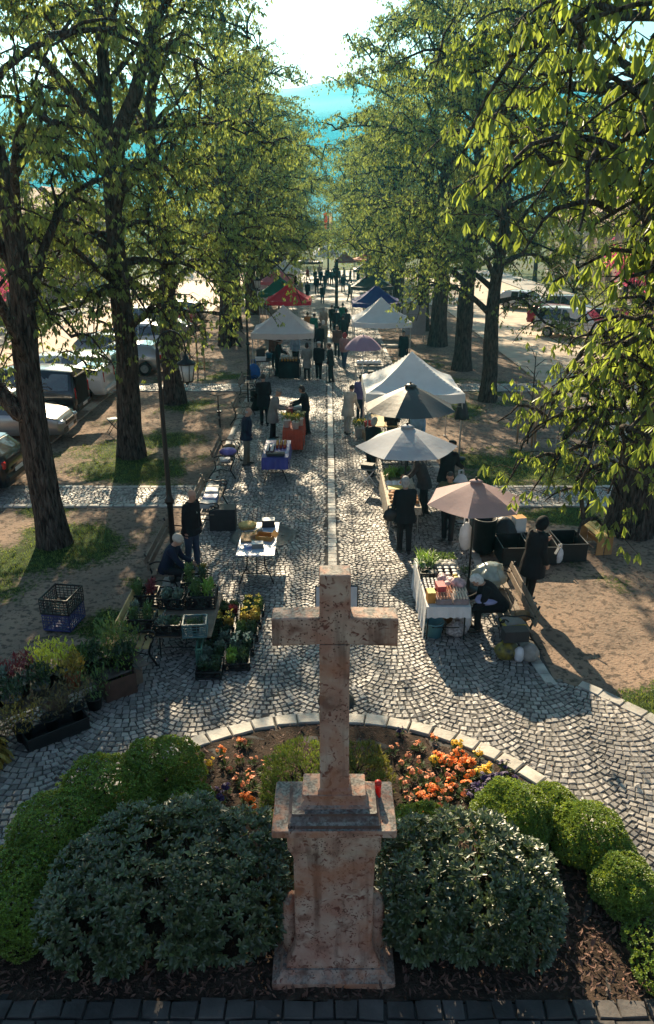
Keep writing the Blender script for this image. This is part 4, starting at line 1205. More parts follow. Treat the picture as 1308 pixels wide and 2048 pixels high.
    # shoes
    for s in (-1, 1):
        a = J['ank', s]; kn = J['knee', s]
        sit_ = False
        mb = MB(); f = Vector((s * .12, 1, 0)).normalized(); c = Vector((a.x, a.y, max(a.z - .035 * k, .035)))
        rr2 = []
        for (t, w, hh) in ((-.085, .02, .05), (-.07, .036, .075), (-.02, .04, .085), (.05, .044, .06), (.11, .046, .045), (.16, .036, .035), (.185, .012, .025)):
            cc = c + f * t * k; x = Vector((f.y, -f.x, 0)); lift = 0
            rr2.append([cc + x * (math.cos(b) * w * k) + Vector((0, 0, max(-.035, math.sin(b) * hh * .6 * k) + .0)) for b in [2 * math.pi * i / 10 for i in range(10)]])
        mb.rings(rr2).build('shoe', shoe or SHOE, root)
    root['_j'] = 0
    del root['_j']
    return root, J
def hand_pos(root, J, s):
    p = J['wr', s] + J['hd', s] * .1
    return root.matrix_basis @ p
# ---------------------------------------------------------------- builders: canopies, parasols, benches, tables, crates
def fabric(name, col, tr=.35, **k):
    a = dict(rough=.75, var=.08, scale=3, bump=.25, bscale=7, spec=.25, trans=tuple(c * tr for c in col)); a.update(k)
    return M('canvas_' + name, col, **a)
FB = {'white': fabric('white', (.70, .71, .71), .2), 'white2': fabric('white2', (.66, .68, .72), .2), 'stripe': fabric('stripe', (.60, .53, .50), .2), 'red': fabric('red', (.52, .03, .06), .3), 'green': fabric('green', (.03, .14, .09), .3),
      'pink': fabric('pink', (.5, .18, .22), .3), 'blue': fabric('blue', (.035, .045, .22), .3), 'black': fabric('black', (.022, .024, .028), .1, spec=.5, rough=.5), 'maroon': fabric('maroon', (.2, .06, .06), .3),
      'grey': fabric('grey', (.045, .047, .052), .12, rough=.5, spec=.5), 'pale': fabric('pale', (.42, .44, .48), .2), 'beige': fabric('beige', (.36, .25, .25), .45), 'purple': fabric('purple', (.30, .20, .29), .3), 'rust': fabric('rust', (.5, .14, .07), .4),
      'glass': fabric('glass', (.45, .5, .55), .4)}
METAL = M('frame_metal', (.5, .5, .5), .4, .15, 8, 0, metal=.8)
DMETAL = M('dark_metal', (.02, .021, .022), .45, .3, 8, .15, metal=.3)
WMETAL = M('white_metal', (.7, .7, .7), .4, .1, 8, 0)

def canopy(label, cx, cy, w, col, rz=0, eave=2.1, peak=3.1, d=None, group='peaked market canopies', val=.24, walls=None, legc=METAL):
    d = d or w; t = thing('canopy_tent', label, 'canopy', (cx, cy, 0), R(rz), group)
    m = FB[col]; N = 16
    def hgt(x, y):
        a, b = abs(x) / (w / 2), abs(y) / (d / 2); r = max(a, b); q = min(a, b) / max(r, 1e-6)
        z = eave + (peak - eave) * ((1 - r) ** 1.35 if r < 1 else 0)
        return z - .10 * (1 - q ** 2) * math.sin(math.pi * min(1, r * .9)) - .03 * (1 - q) * r + .02 * noise.noise(Vector((x * 3 + cx, y * 3, cy)))
    V = []; F = []
    for j in range(2 * N + 1):
        for i in range(2 * N + 1):
            x = (i - N) / N * w / 2; y = (j - N) / N * d / 2; V.append((x, y, hgt(x, y)))
    for j in range(2 * N):
        for i in range(2 * N):
            a = j * (2 * N + 1) + i; F.append((a, a + 1, a + 2 * N + 2, a + 2 * N + 1))
    ob('roof', np_mesh('roof', V, F, m, False), t)
    mb = MB(); pr = []
    n = 2 * N
    for (x0, y0, x1, y1) in ((-w / 2, -d / 2, w / 2, -d / 2), (w / 2, -d / 2, w / 2, d / 2), (w / 2, d / 2, -w / 2, d / 2), (-w / 2, d / 2, -w / 2, -d / 2)):
        for i in range(n): 
            u = i / n; pr.append((x0 + (x1 - x0) * u, y0 + (y1 - y0) * u))
    top = [Vector((x * 1.003, y * 1.003, hgt(x, y) - .004)) for x, y in pr]
    mid = [Vector((p.x * 1.006, p.y * 1.006, p.z - val * .5)) for p in top]
    bot = [Vector((p.x * 1.008 + .012 * math.sin(i * 2.1), p.y * 1.008 + .012 * math.cos(i * 1.7), p.z - val + .012 * math.sin(i * 1.9))) for i, p in enumerate(top)]
    mb.rings([top, mid, bot], 0, True, False).build('valance', m, t)
    for sx in (-1, 1):
        for sy in (-1, 1):
            x, y = sx * (w / 2 - .06), sy * (d / 2 - .06)
            MB().box((x, y, eave / 2 - .03), (.04, .04, eave - .06), .004).box((x, y, .012), (.1, .1, .02), .004).build('leg', legc, t)
    fr = MB()
    for (x0, y0, x1, y1) in ((-1, -1, 1, -1), (1, -1, 1, 1), (1, 1, -1, 1), (-1, 1, -1, -1)):
        A = Vector((x0 * (w / 2 - .06), y0 * (d / 2 - .06), 0)); B_ = Vector((x1 * (w / 2 - .06), y1 * (d / 2 - .06), 0)); Mx = A.lerp(B_, .5)
        for p, q in ((A, Mx), (Mx, B_)):
            fr.tube([p + Vector((0, 0, eave - .12)), q + Vector((0, 0, eave - .42))], .012, 5); fr.tube([p + Vector((0, 0, eave - .42)), q + Vector((0, 0, eave - .12))], .012, 5)
    fr.tube([(0, 0, eave - .3), (0, 0, peak - .02)], .02, 6)
    fr.build('frame', legc, t)
    if walls:
        for (p, q) in walls:
            mb = MB(); n = 16; r0 = []; r1 = []
            for i in range(n + 1):
                u = i / n; x = p[0] + (q[0] - p[0]) * u; y = p[1] + (q[1] - p[1]) * u
                r0.append(Vector((x, y, eave - .1))); r1.append(Vector((x + .02 * math.sin(i * 1.3), y + .02 * math.cos(i * 1.7), .1)))
            mb.rings([r0, r1], 0, True, False, False).build('side_wall', m, t)
    return t

def parasol(label, x, y, r, top, col, nseg=8, drop=.5, base=True, vent=True, pole=None, rz=0, tilt=0, val=0, dome=False, group='open parasols over the stalls'):
    t = thing('parasol', label, 'parasol', (x, y, 0), R(rz), group); m = FB[col]
    pm_ = pole or DMETAL
    MB().tube([(0, 0, .05), (0, 0, top + .02)], .02, 10).build('pole', pm_, t)
    rings = []
    nsub = 6
    for j in range(9):
        u = j / 8; ring = []
        for i in range(nseg * nsub):
            a = 2 * math.pi * i / (nseg * nsub); ph = (i % nsub) / nsub
            cosf = math.cos(math.pi / nseg) / math.cos((ph - .5) * 2 * math.pi / nseg)
            rr0 = r * max(.03, u) * (1 - (1 - cosf) * min(1, u * 1.2))
            sag = .055 * r * u * math.sin(math.pi * ph)
            z = top - (drop * (u ** 1.9 if dome else u ** 1.12)) - sag * (.4 if dome else .5)
            ring.append(Vector((rr0 * math.cos(a), rr0 * math.sin(a), z)))
        rings.append(ring)
    if val:
        rings.append([Vector((p.x * 1.005, p.y * 1.005, p.z - val)) for p in rings[-1]])
    MB().rings(rings, 0, dome, False).build('shade', m, t)
    if vent:
        MB().rings([[Vector((p.x * 1.12, p.y * 1.12, p.z + .035)) for p in rings[1]][:], [Vector((p.x * .5, p.y * .5, top + .03)) for p in rings[1]]][::-1], 0, True, True).build('vent_cap', m, t)
    rb = MB()
    for k in range(nseg):
        a = 2 * math.pi * k / nseg; e = Vector((r * math.cos(a), r * math.sin(a), top - drop - .015))
        mid = Vector((r * .5 * math.cos(a), r * .5 * math.sin(a), top - drop * (.5 ** (1.9 if dome else 1.12)) - .02))
        rb.tube([(0, 0, top - .03), mid, e], .008, 5); rb.tube([(0, 0, top - drop - .12), mid], .007, 5)
    rb.lathe([(.035, top - drop - .17), (.035, top - drop - .09), (.022, top - drop - .09)], n=8)
    rb.build('ribs', pm_, t)
    MB().ell((0, 0, top + .05), (.028, .028, .04), 8, 6).build('finial', pm_, t)
    if base:
        MB().lathe([(.22, 0), (.22, .05), (.19, .075), (.04, .09), (.03, .3), (.0, .3)], n=18).build('base', DMETAL, t)
    return t

WOOD_B = M('bench_slat', (.20, .15, .11), .7, .35, 4, .5, bscale=30)
WOOD_P = M('pale_wood', (.55, .40, .18), .7, .3, 4, .4, bscale=30)
IRON = M('cast_iron_black', (.015, .016, .016), .45, .3, 8, .2, metal=.2)
def bench(label, x, y, rz, L=1.9, slat=None, group='cast iron park benches beside the path'):
    'local: seat faces +x, length along y'
    t = thing('park_bench', label, 'bench', (x, y, 0), R(rz), group); slat = slat or WOOD_B
    mb = MB()
    for k in range(4): mb.box((-.12 + .115 * k, 0, .445 + .006 * math.cos(k)), (.095, L, .03), .006)
    mb.build('seat', slat, t)
    mb = MB()
    ra = Matrix.Rotation(R(-16), 3, 'Y')
    for k, (dx, z) in enumerate(((-.235, .60), (-.275, .74))):
        mb.box((dx, 0, z), (.028, L, .115), .006, ra)
    mb.build('backrest', slat, t)
    for s in (-1, 1):
        yy = s * (L / 2 - .16); ir = MB()
        def bar(pts, r=.016, n=3): ir.tube(smooth_path([(p[0], yy, p[1]) for p in pts], n), r, 6)
        bar([(-.40, 0.01), (-.30, .16), (-.20, .30), (-.19, .42), (-.24, .60), (-.31, .86)], .02)
        bar([(.36, .01), (.30, .12), (.24, .26), (.29, .42)], .02)
        bar([(-.19, .425), (.05, .42), (.29, .425)], .018)
        bar([(-.23, .62), (-.08, .68), (.10, .66), (.27, .68), (.36, .64), (.35, .56), (.28, .55), (.27, .60)], .015)
        bar([(.29, .42), (.33, .52), (.28, .60), (.20, .57), (.22, .50)], .013)
        bar([(-.28, .18), (-.05, .27), (.22, .22)], .013)
        ir.ell((.36, yy, .015), (.04, .03, .015), 8, 5).ell((-.40, yy, .015), (.04, .03, .015), 8, 5)
        ir.build('end_frame', IRON, t)
    return t

def table(label, x, y, w, l, h, top, legm, cat='table', rz=0, bent=True, name='folding_table', group=None, cloth_=None, th=.03):
    t = thing(name, label, cat, (x, y, 0), R(rz), group)
    MB().box((0, 0, h - th / 2), (w, l, th), .008).build('tabletop', top, t)
    for sy in (-1, 1):
        for sx in (-1, 1):
            yy = sy * (l / 2 - .15)
            pts = [(sx * (w / 2 - .22), yy, h - th), (sx * (w / 2 - .20), yy, h * .55), (sx * (w / 2 - .12), yy, h * .33), (sx * (w / 2 - .04), yy, 0)] if bent else [(sx * (w / 2 - .05), yy, h - th), (sx * (w / 2 - .04), yy, 0)]
            MB().tube(smooth_path(pts, 4), .013, 7).build('leg', legm, t)
        MB().tube([(-(w / 2 - .13), sy * (l / 2 - .15), h * .34), (w / 2 - .13, sy * (l / 2 - .15), h * .34)], .010, 6).tube([(0, sy * (l / 2 - .15), h * .34 + .0), (0, sy * (l / 2 - .55), h - th)], .009, 6).build('brace', legm, t)
    return t
def cloth_cover(label, x, y, w, l, h, drops, mat, rz=0, group=None, name='tablecloth', wave=.018):
    'drops: (left, right, near, far) hanging lengths'
    t = MB(); n = 26
    dl, dr, dn, df = drops; V = []
    hw, hl = w / 2 + .012, l / 2 + .012
    t.box((0, 0, h + .004), (2 * hw, 2 * hl, .007))
    for (a, b, out, d) in (((-hw, hl), (-hw, -hl), (-1, 0), dl), ((-hw, -hl), (hw, -hl), (0, -1), dn), ((hw, -hl), (hw, hl), (1, 0), dr), ((hw, hl), (-hw, hl), (0, 1), df)):
        if d <= 0: continue
        rows = []
        for j in range(5):
            u = j / 4; row = []
            for i in range(n + 1):
                s = i / n; p = Vector((a[0] + (b[0] - a[0]) * s, a[1] + (b[1] - a[1]) * s, h + .006 - d * u))
                wv = (wave * math.sin(s * l * 17 + 1.3 * math.sin(s * 9)) + .3 * wave * math.sin(s * 43)) * u + .022 * u + .004
                row.append(p + Vector((out[0], out[1], 0)) * wv)
            rows.append(row)
        t.rings(rows, 0, True, False, False)
    o = t.build(name, mat, None, (x, y, 0), R(rz))
    return tag(o, label, 'tablecloth', group)

CR = {'black': M('crate_black', (.016, .017, .018), .5, .3, 8, .1), 'blue': M('crate_blue', (.045, .055, .20), .5, .3, 8, .1), 'teal': M('crate_teal', (.10, .20, .21), .5, .3, 8, .1), 'blue2': M('crate_bright_blue', (.07, .09, .45), .45, .2, 8, .1), 'green': M('crate_green', (.09, .22, .16), .5, .3, 8, .1)}
def crate_mesh(w, l, h, mat, slots=True, solid=False):
    mb = MB(); th = .018
    mb.box((0, 0, .012), (w - .02, l - .02, .018))
    for ax, s in ((0, -1), (0, 1), (1, -1), (1, 1)):
        W = l if ax == 0 else w; D = (w if ax == 0 else l) / 2
        def put(u, z, du, dz, dep=th):
            c = (s * (D - th / 2), u, z) if ax == 0 else (u, s * (D - th / 2), z); d = (dep, du, dz) if ax == 0 else (du, dep, dz); mb.box(c, d, .003)
        if solid: put(0, h / 2, W - .03, h * .98, th * .7)
        else:
            nz_ = max(3, int(h / .05))
            for k in range(nz_): put(0, .03 + (h - .06) * k / (nz_ - 1), W - .03, .014, th * .6)
            nv = max(3, int(W / .07))
            for k in range(nv + 1): put(-W / 2 + W * k / nv, h / 2, .012, h - .02, th * .62)
        put(0, h - .014, W, .028, th * 1.4); put(0, .02, W, .03, th * 1.1)
    return mb.mesh('crate', mat)
_cm = {}
def crate(label, x, y, z, w, l, h, col, rz=0, solid=False, group=None, name='crate'):
    k = (w, l, h, col, solid)
    if k not in _cm: _cm[k] = crate_mesh(w, l, h, CR[col], True, solid)
    return tag(ob(name, _cm[k], None, (x, y, z), R(rz)), label, 'crate', group)

# seedlings, pots, bouquets
def greens(n, rx, ry, h, seed, lsz, mat, wide=.35, up=.6):
    rr = random.Random(seed); L = Leaves()
    for i in range(n):
        x, y = rr.uniform(-rx, rx), rr.uniform(-ry, ry); z = h * rr.random() ** .6
        a = rr.uniform(0, 6.28); th = rr.uniform(.15, 1.35) * (1.3 - up)
        d = (math.sin(th) * math.cos(a), math.sin(th) * math.sin(a), math.cos(th))
        ln = lsz * rr.uniform(.6, 1.3); L.add((x, y, z), d, (-math.cos(a) * math.cos(th), -math.sin(a) * math.cos(th), math.sin(th)), ln, ln * wide * rr.uniform(.8, 1.2))
    return L.mesh('leaves', mat, ((0, .3), (.5, 1), (1, .1)), .2, -.15)
PG = {'green': M('plant_green', (.055, .11, .03), .5, .35, 3, 0, island=.35, trans=(.06, .09, .015)), 'bright': M('plant_bright', (.13, .24, .04), .5, .3, 3, 0, island=.3, trans=(.12, .18, .02)),
      'yellow': M('plant_yellowgreen', (.42, .42, .05), .5, .3, 3, 0, island=.3, trans=(.25, .25, .02)), 'grey': M('plant_greygreen', (.14, .19, .15), .6, .3, 3, 0, island=.3, trans=(.05, .07, .04)),
      'red': M('plant_redleaf', (.16, .03, .035), .45, .3, 3, 0, island=.3, trans=(.08, .01, .01)), 'dark': M('plant_dark', (.03, .06, .025), .4, .35, 3, 0, island=.35, trans=(.02, .04, .01)),
      'gold': M('plant_gold', (.30, .22, .04), .6, .35, 3, 0, island=.35, trans=(.12, .09, .01)), 'brown': M('plant_drybrown', (.15, .12, .05), .7, .4, 3, 0, island=.4, trans=(.05, .045, .01)),
      'wht': M('flower_cream', (.75, .68, .45), .6, .2, 3, 0, island=.2, trans=(.2, .18, .08)), 'daff': M('daffodil', (.85, .68, .12), .6, .25, 3, 0, island=.2, trans=(.25, .18, .02))}
POTM = {'black': M('pot_black', (.02, .02, .02), .5, .3), 'terra': M('pot_terracotta', (.42, .12, .06), .8, .25, 6, .2), 'grey': M('pot_grey', (.15, .15, .15), .6, .2), 'white': M('pot_white', (.7, .7, .68), .45, .15), 'redp': M('pot_red', (.65, .03, .03), .4, .15), 'blue': M('pot_blue', (.05, .25, .42), .4, .2), 'cyan': M('pot_skyblue', (.12, .33, .42), .4, .2)}
def pot(label, x, y, z, r, h, pcol, plant, ph, n=120, lsz=.07, seed=1, spread=1.2, wide=.4, up=.6, group=None, name='potted_plant', cat='plant', flower=None):
    t = thing(name, label, cat, (x, y, z), seed * 1.1, group)
    MB().lathe([(r * .78, 0), (r * .98, h * .93), (r * 1.06, h * .93), (r * 1.06, h), (r * .94, h), (r * .9, h * .86), (0, h * .86)], n=16).build('pot', POTM[pcol], t)
    o = ob('leaves', greens(n, r * spread, r * spread, ph, seed, lsz, PG[plant], wide, up), t, (0, 0, h * .86))
    MB().tube([(0, 0, h * .8), (.01, 0, h + ph * .6)], [.008, .004], 5).build('stem', bark, t)
    if flower: ob('flowers', greens(n // 3, r * spread, r * spread, ph * .35, seed + 9, lsz * .6, PG[flower], .9, .2), t, (0, 0, h * .86 + ph * .8))
    return t
def bucket(label, x, y, z, r, h, pcol, group=None, handle=True):
    t = thing('bucket', label, 'bucket', (x, y, z), .4, group)
    MB().lathe([(r * .75, 0), (r, h), (r * 1.06, h), (r * 1.06, h - .02), (r * .95, h - .01), (r * .72, .015), (0, .015)], n=18).build('pail', POTM[pcol], t)
    if handle: MB().tube([(r * math.cos(a), 0, h - .02 + .6 * r * math.sin(a) * -1 + .0) for a in [math.pi * k / 8 for k in range(9)]], .004, 5).build('handle', METAL, t)
    return t
BAGM = {'white': M('bag_white', (.62, .62, .64), .4, .2, 6, .9, bscale=10, trans=(.2, .2, .2)), 'black': M('bag_black', (.02, .02, .022), .5, .3, 6, .6), 'clear': M('bag_clear', (.30, .34, .32), .2, .4, 6, 1.0, bscale=12, spec=.8, trans=(.12, .14, .13)),
        'yellow': M('bag_yellow', (.30, .25, .03), .5, .3, 9, .6, col2=(.03, .03, .03)), 'blue': M('bag_blue', (.02, .12, .38), .4, .3, 6, .6), 'floral': M('bag_floral', (.62, .58, .55), .5, .5, 26, .4, col2=(.18, .15, .16)), 'purple': M('bag_purple', (.25, .18, .5), .5, .3, 6, .5), 'brown': M('bag_brown', (.22, .13, .06), .6, .3, 6, .5), 'grey': M('bag_grey', (.30, .29, .27), .6, .3, 8, .4)}
def bag(label, x, y, z, w, d, h, col, rz=0, group=None, handles=True, name='shopping_bag', jit=.35):
    t = thing(name, label, 'bag', (x, y, z), R(rz), group); mb = MB()
    mb.ell((0, 0, h * .46), (w * .56, d * .56, h * .5), 26, 20, 0, None)
    for i, p in enumerate(mb.v):
        v = Vector(p); v.z = max(v.z, .0); k = 1 + jit * .5 * noise.noise(Vector((v.x / w * 3.2, v.y / d * 3.2, v.z / h * 3 + x * 7)))
        k *= 1.12 - .3 * max(0, v.z / h - .5)
        k *= 1 - jit * .28 * abs(noise.noise(Vector((v.x / w * 7 + y * 3, v.y / d * 7, v.z / h * 6)))) ** .6
        mb.v[i] = (v.x * k, v.y * k, v.z)
    mb.build('sack', BAGM[col], t)
    if handles:
        for s in (-1, 1): MB().tube([(-w * .22, s * d * .12, h * .85), (-w * .18, s * d * .1, h * 1.18), (w * .18, s * d * .1, h * 1.18), (w * .22, s * d * .12, h * .85)], .012, 5).build('handle', BAGM[col], t)
    return t
CARD = M('cardboard', (.36, .23, .12), .8, .2, 5, .1)
BOXM = {'white': M('box_white', (.68, .68, .66), .6, .1), 'card': CARD, 'green': M('box_green', (.12, .26, .08), .6, .2), 'red': M('box_red', (.5, .08, .09), .5, .2), 'dark': M('box_dark', (.03, .03, .033), .6, .2), 'yellow': M('box_yellow', (.6, .5, .12), .6, .2), 'blue': M('box_blue', (.25, .32, .6), .5, .2), 'grey': M('box_grey', (.22, .21, .2), .6, .2), 'orange': M('box_orange', (.55, .25, .05), .6, .2)}
def carton(label, x, y, z, w, l, h, col, rz=0, group=None, lid=None, name='box', open_=False):
    t = thing(name, label, 'box', (x, y, z), R(rz), group)
    if open_:
        mb = MB(); 
        for s in (-1, 1): mb.box((s * (w / 2 - .005), 0, h / 2), (.01, l, h)); mb.box((0, s * (l / 2 - .005), h / 2), (w - .022, .01, h))
        mb.box((0, 0, .006), (w - .022, l - .022, .01)); mb.build('body', BOXM[col], t)
        for s in (-1, 1): MB().box((s * (w / 2 + .05), 0, h + .03), (.13, l * .96, .006), 0, Matrix.Rotation(R(s * 35), 3, 'Y')).build('flap', BOXM[col], t)
    else:
        MB().box((0, 0, h / 2), (w, l, h), .006).build('body', BOXM[col], t)
        MB().box((0, 0, h + .003), (w * .98, l * .98, .004)).box((0, 0, h + .0062), (w * .18, l * .98, .002)).build('lid', BOXM[lid or col], t)
    return t
def jar_group(label, x, y, z, nx, ny, dx, r, h, glass, lidc, group, rz=0):
    gm = M('jar_' + glass, {'dark': (.06, .015, .02), 'amber': (.35, .15, .02), 'red': (.4, .05, .03), 'green': (.1, .15, .03)}[glass], .15, .2, 5, 0, spec=.7)
    g = MB().lathe([(r * .9, 0), (r, .01), (r, h * .75), (r * .8, h * .85)], n=10).mesh('glass', gm)
    l = MB().lathe([(r * .86, h * .84), (r * .86, h), (r * .8, h + .003), (0, h + .003)], n=10).mesh('lid', BOXM[lidc])
    for i in range(nx):
        for j in range(ny):
            t = thing('jar', label, 'jar', (x + (i - (nx - 1) / 2) * dx + rnd.uniform(-.006, .006), y + (j - (ny - 1) / 2) * dx + rnd.uniform(-.006, .006), z), 0, group)
            ob('glass', g, t); ob('lid', l, t)
def heap(label, x, y, z, rx, ry, n, r, mat, name, cat, seed=1, kind=None):
    'a heap of round goods as one counted-out thing of many touching pieces'
    rr = random.Random(seed); mb = MB()
    for i in range(n):
        a = rr.uniform(0, 6.28); q = rr.random() ** .5
        px, py = rx * q * math.cos(a), ry * q * math.sin(a)
        mb.ell((px, py, r * .8 + (1 - q) * r * 1.4 * rr.random()), (r * rr.uniform(.8, 1.2), r * rr.uniform(.8, 1.2), r * rr.uniform(.7, 1)), 8, 6)
    o = mb.build(name, mat, None, (x, y, z)); return tag(o, label, cat)

# ---------------------------------------------------------------- cars
GLASS = M('car_glass', (.02, .025, .03), .06, .2, 3, 0, spec=.9, coat=.5)
TYRE = M('tyre', (.02, .02, .02), .8, .3, 12, .2)
RIM = M('rim', (.45, .45, .46), .3, .2, 8, 0, metal=.8)
LAMPR = M('tail_lamp', (.45, .015, .015), .15, .2, 20, 0, coat=.5)
LAMPW = M('head_lamp', (.6, .62, .65), .1, .15, 20, 0, coat=.6, metal=.3)
PLATE = M('number_plate', (.7, .7, .68), .4, .1)
TRIM = M('car_trim', (.02, .02, .02), .5, .2)
def paint(name, col, metal=.3): return M('paint_' + name, col, .28, .05, 2, 0, metal=metal, coat=.8, spec=.5)
CARP = {'silver': paint('silver', (.36, .35, .35), .6), 'black': paint('black', (.012, .012, .014)), 'dark': paint('dark', (.025, .03, .035)), 'white': paint('white', (.72, .73, .74), .0), 'green': paint('green', (.03, .1, .06)), 'red': paint('red', (.35, .03, .05), .1), 'grey': paint('grey', (.16, .17, .18), .5), 'blue': paint('blue', (.04, .08, .2), .4)}
# stations along the length: x from rear(-) to nose(+): (x, z_belt, z_roof, half width, sill)
KIND = {
 'suv': dict(L=4.7, W=.92, st=[(-2.3, .95, .96, .78), (-2.22, 1.02, 1.12, .86), (-1.95, 1.05, 1.52, .9), (-1.2, 1.03, 1.66, .92), (0, 1.0, 1.68, .92), (.45, .98, 1.6, .92), (1.15, 1.0, 1.08, .91), (1.7, .96, .99, .89), (2.15, .86, .88, .82), (2.32, .72, .74, .7)], zs=.32, wr=.36, wx=(-1.35, 1.38)),
 'hatch': dict(L=4.2, W=.87, st=[(-2.05, .86, .87, .72), (-1.98, .95, 1.06, .82), (-1.65, .98, 1.36, .85), (-1.0, .95, 1.46, .87), (0, .93, 1.48, .87), (.4, .92, 1.42, .87), (1.1, .92, .98, .86), (1.6, .86, .89, .84), (1.95, .74, .76, .76), (2.08, .62, .64, .64)], zs=.25, wr=.31, wx=(-1.25, 1.25)),
 'van': dict(L=4.6, W=.93, st=[(-2.3, 1.05, 1.06, .84), (-2.27, 1.08, 1.3, .9), (-2.2, 1.1, 1.78, .92), (-1.2, 1.08, 1.86, .93), (.3, 1.05, 1.86, .93), (.8, 1.02, 1.74, .92), (1.5, 1.04, 1.12, .91), (1.9, .98, 1.02, .88), (2.2, .85, .88, .82), (2.32, .68, .7, .7)], zs=.3, wr=.33, wx=(-1.4, 1.42)),
}
def car(label, x, y, rz, kind, col, group='cars parked along the street', open_gate=False, rails=False, detail=True, cat='car', name='parked_car'):
    'heading: local +x is the nose'
    K = KIND[kind]; st = K['st']; t = thing(name, label, cat, (x, y, 0), R(rz), group); zs = K['zs']; W = K['W']
    # refine stations
    xs = np.array([s[0] for s in st]); fine = sorted(set(list(np.linspace(xs[0], xs[-1], 34)) + list(xs)))
    S = [(float(q), *[float(np.interp(q, xs, [s[c] for s in st])) for c in (1, 2, 3)]) for q in fine]
    def half(zb, zr, hw, xq):
        cab = max(0, zr - zb); hr = hw * (1 - .20 * min(1, cab / .6)) if cab > .1 else hw * .93
        arch = 0
        for wx in K['wx']:
            d = abs(xq - wx)
            if d < K['wr'] + .07: arch = max(arch, math.sqrt(max(0, (K['wr'] + .07) ** 2 - d * d)) + K['wr'] - zs)
        z0 = zs + max(0, arch)
        return [(hw * .80, z0), (hw * .97, z0 + .01), (hw, max(z0 + .04, zs + .25)), (hw * 1.0, max(z0 + .06, (zs + zb) / 2 + .1)), (hw * .985, zb - .06 if zb - .06 > z0 + .07 else z0 + .09), (hw * .955, max(zb, z0 + .11)),
                (hr * 1.0, max(zr - .07, zb + .005)) if cab > .12 else (hw * .94, zb + .004), (hr * .9, zr - .015) if cab > .12 else (hw * .86, max(zb + .006, zr - .012)), (hr * .6, zr + .0), (.0, zr + .012)]
    rings = []
    for (xq, zb, zr, hw) in S:
        h_ = half(zb, zr, hw, xq); rings.append([Vector((xq, yy, z)) for yy, z in h_] + [Vector((xq, -yy, z)) for yy, z in h_[::-1][1:]])
    mb = MB(); mb.rings(rings, 0, True, True); body = mb.build('body', CARP[col], t)
    # glass panels just proud of the cabin
    def panel(name, pts, mat=GLASS, out=Vector((0, 0, 0))):
        q = [Vector(p) + out for p in pts]; c = sum(q, Vector()) / len(q)
        inn = [p - out.normalized() * .03 for p in q] if out.length else q
        m_ = MB(); n = len(q); m_.add(q + inn, [list(range(n)), list(range(n, 2 * n))[::-1]] + [(k, n + k, n + (k + 1) % n, (k + 1) % n) for k in range(n)], 0, False); return m_.build(name, mat, t)
    def at(xq, c): return float(np.interp(xq, xs, [s[c] for s in st]))
    roof_i = [i for i, s in enumerate(st) if s[2] - s[1] > .4]
    i0, i1 = roof_i[0], roof_i[-1]
    xa, xb = st[i0][0], st[i1][0]
    def side_pt(xq, top, s):
        zb, zr, hw = at(xq, 1), at(xq, 2), at(xq, 3); hr = hw * (1 - .20 * min(1, max(0, zr - zb) / .6))
        return Vector((xq, s * (hr if top else hw * .955), (zr - .10) if top else zb + .02))
    for s in (-1, 1):
        ed = np.linspace(xa + .08, xb + .05, 3)
        for k in range(2):
            a, b = ed[k] + .04, ed[k + 1] - .04
            panel('window', [side_pt(a, 0, s), side_pt(b + (.45 if k == 1 else 0), 0, s) if k == 1 else side_pt(b, 0, s), side_pt(b, 1, s), side_pt(a, 1, s)][::(1 if s < 0 else -1)], GLASS, Vector((0, s * .012, .0)))
    # windscreen and rear window
    x0, x1 = st[i1][0] + .06, st[i1 + 1][0] - .06
    def topw(xq): 
        zb, zr, hw = at(xq, 1), at(xq, 2), at(xq, 3); hr = hw * (1 - .20 * min(1, max(0, zr - zb) / .6)); return hr * .88, zr
    w0, z0 = topw(x0); w1, z1 = topw(x1)
    panel('windscreen', [(x0, -w0, z0), (x1, -w1, z1), (x1, w1, z1), (x0, w0, z0)], GLASS, Vector((.012, 0, .016)))
    xr0, xr1 = st[i0][0] - .05, st[i0 - 1][0] + (.0 if kind == 'van' else .03)
    if not open_gate:
        w0, z0 = topw(xr0); w1, z1 = topw(xr1)
        panel('rear_window', [(xr0, w0, z0), (xr1, w1 * .98, z1 + .02), (xr1, -w1 * .98, z1 + .02), (xr0, -w0, z0)], GLASS, Vector((-.014, 0, .008)))
    else:
        xr = st[0][0]; g = MB()
        g.box((xr + .04, 0, 1.05), (.12, 1.3, 1.1), .02).build('boot_opening', M('car_interior', (.012, .012, .012), .9), t)
        gate = MB().box((xr - .42, 0, 1.86), (.95, 1.5, .06), .03, Matrix.Rotation(R(-8), 3, 'Y')).build('tailgate', CARP[col], t)
        MB().box((xr - .5, 0, 1.905), (.5, 1.15, .02), .008, Matrix.Rotation(R(-8), 3, 'Y')).build('rear_window', GLASS, gate)
    # wheels
    tm = MB().lathe([(K['wr'] * .62, -.1), (K['wr'] * .95, -.105), (K['wr'], -.07), (K['wr'], .07), (K['wr'] * .95, .105), (K['wr'] * .62, .1)], n=24, cap=False, rot=Matrix.Rotation(R(90), 3, 'X')).mesh('tyre', TYRE)
    rmb = MB().lathe([(K['wr'] * .64, -.09), (K['wr'] * .64, .06), (K['wr'] * .56, .085), (K['wr'] * .5, .05), (.06, .06), (.05, .09), (0, .09)], n=24, rot=Matrix.Rotation(R(90), 3, 'X'))
    for k in range(5):
        a = k * 1.2566
        for sg in (-1,): rmb.box((math.cos(a) * K['wr'] * .3, sg * .075, math.sin(a) * K['wr'] * .3), (K['wr'] * .55, .02, .05), .004, Matrix.Rotation(-a, 3, 'Y'))
    rm = rmb.mesh('rim', RIM)
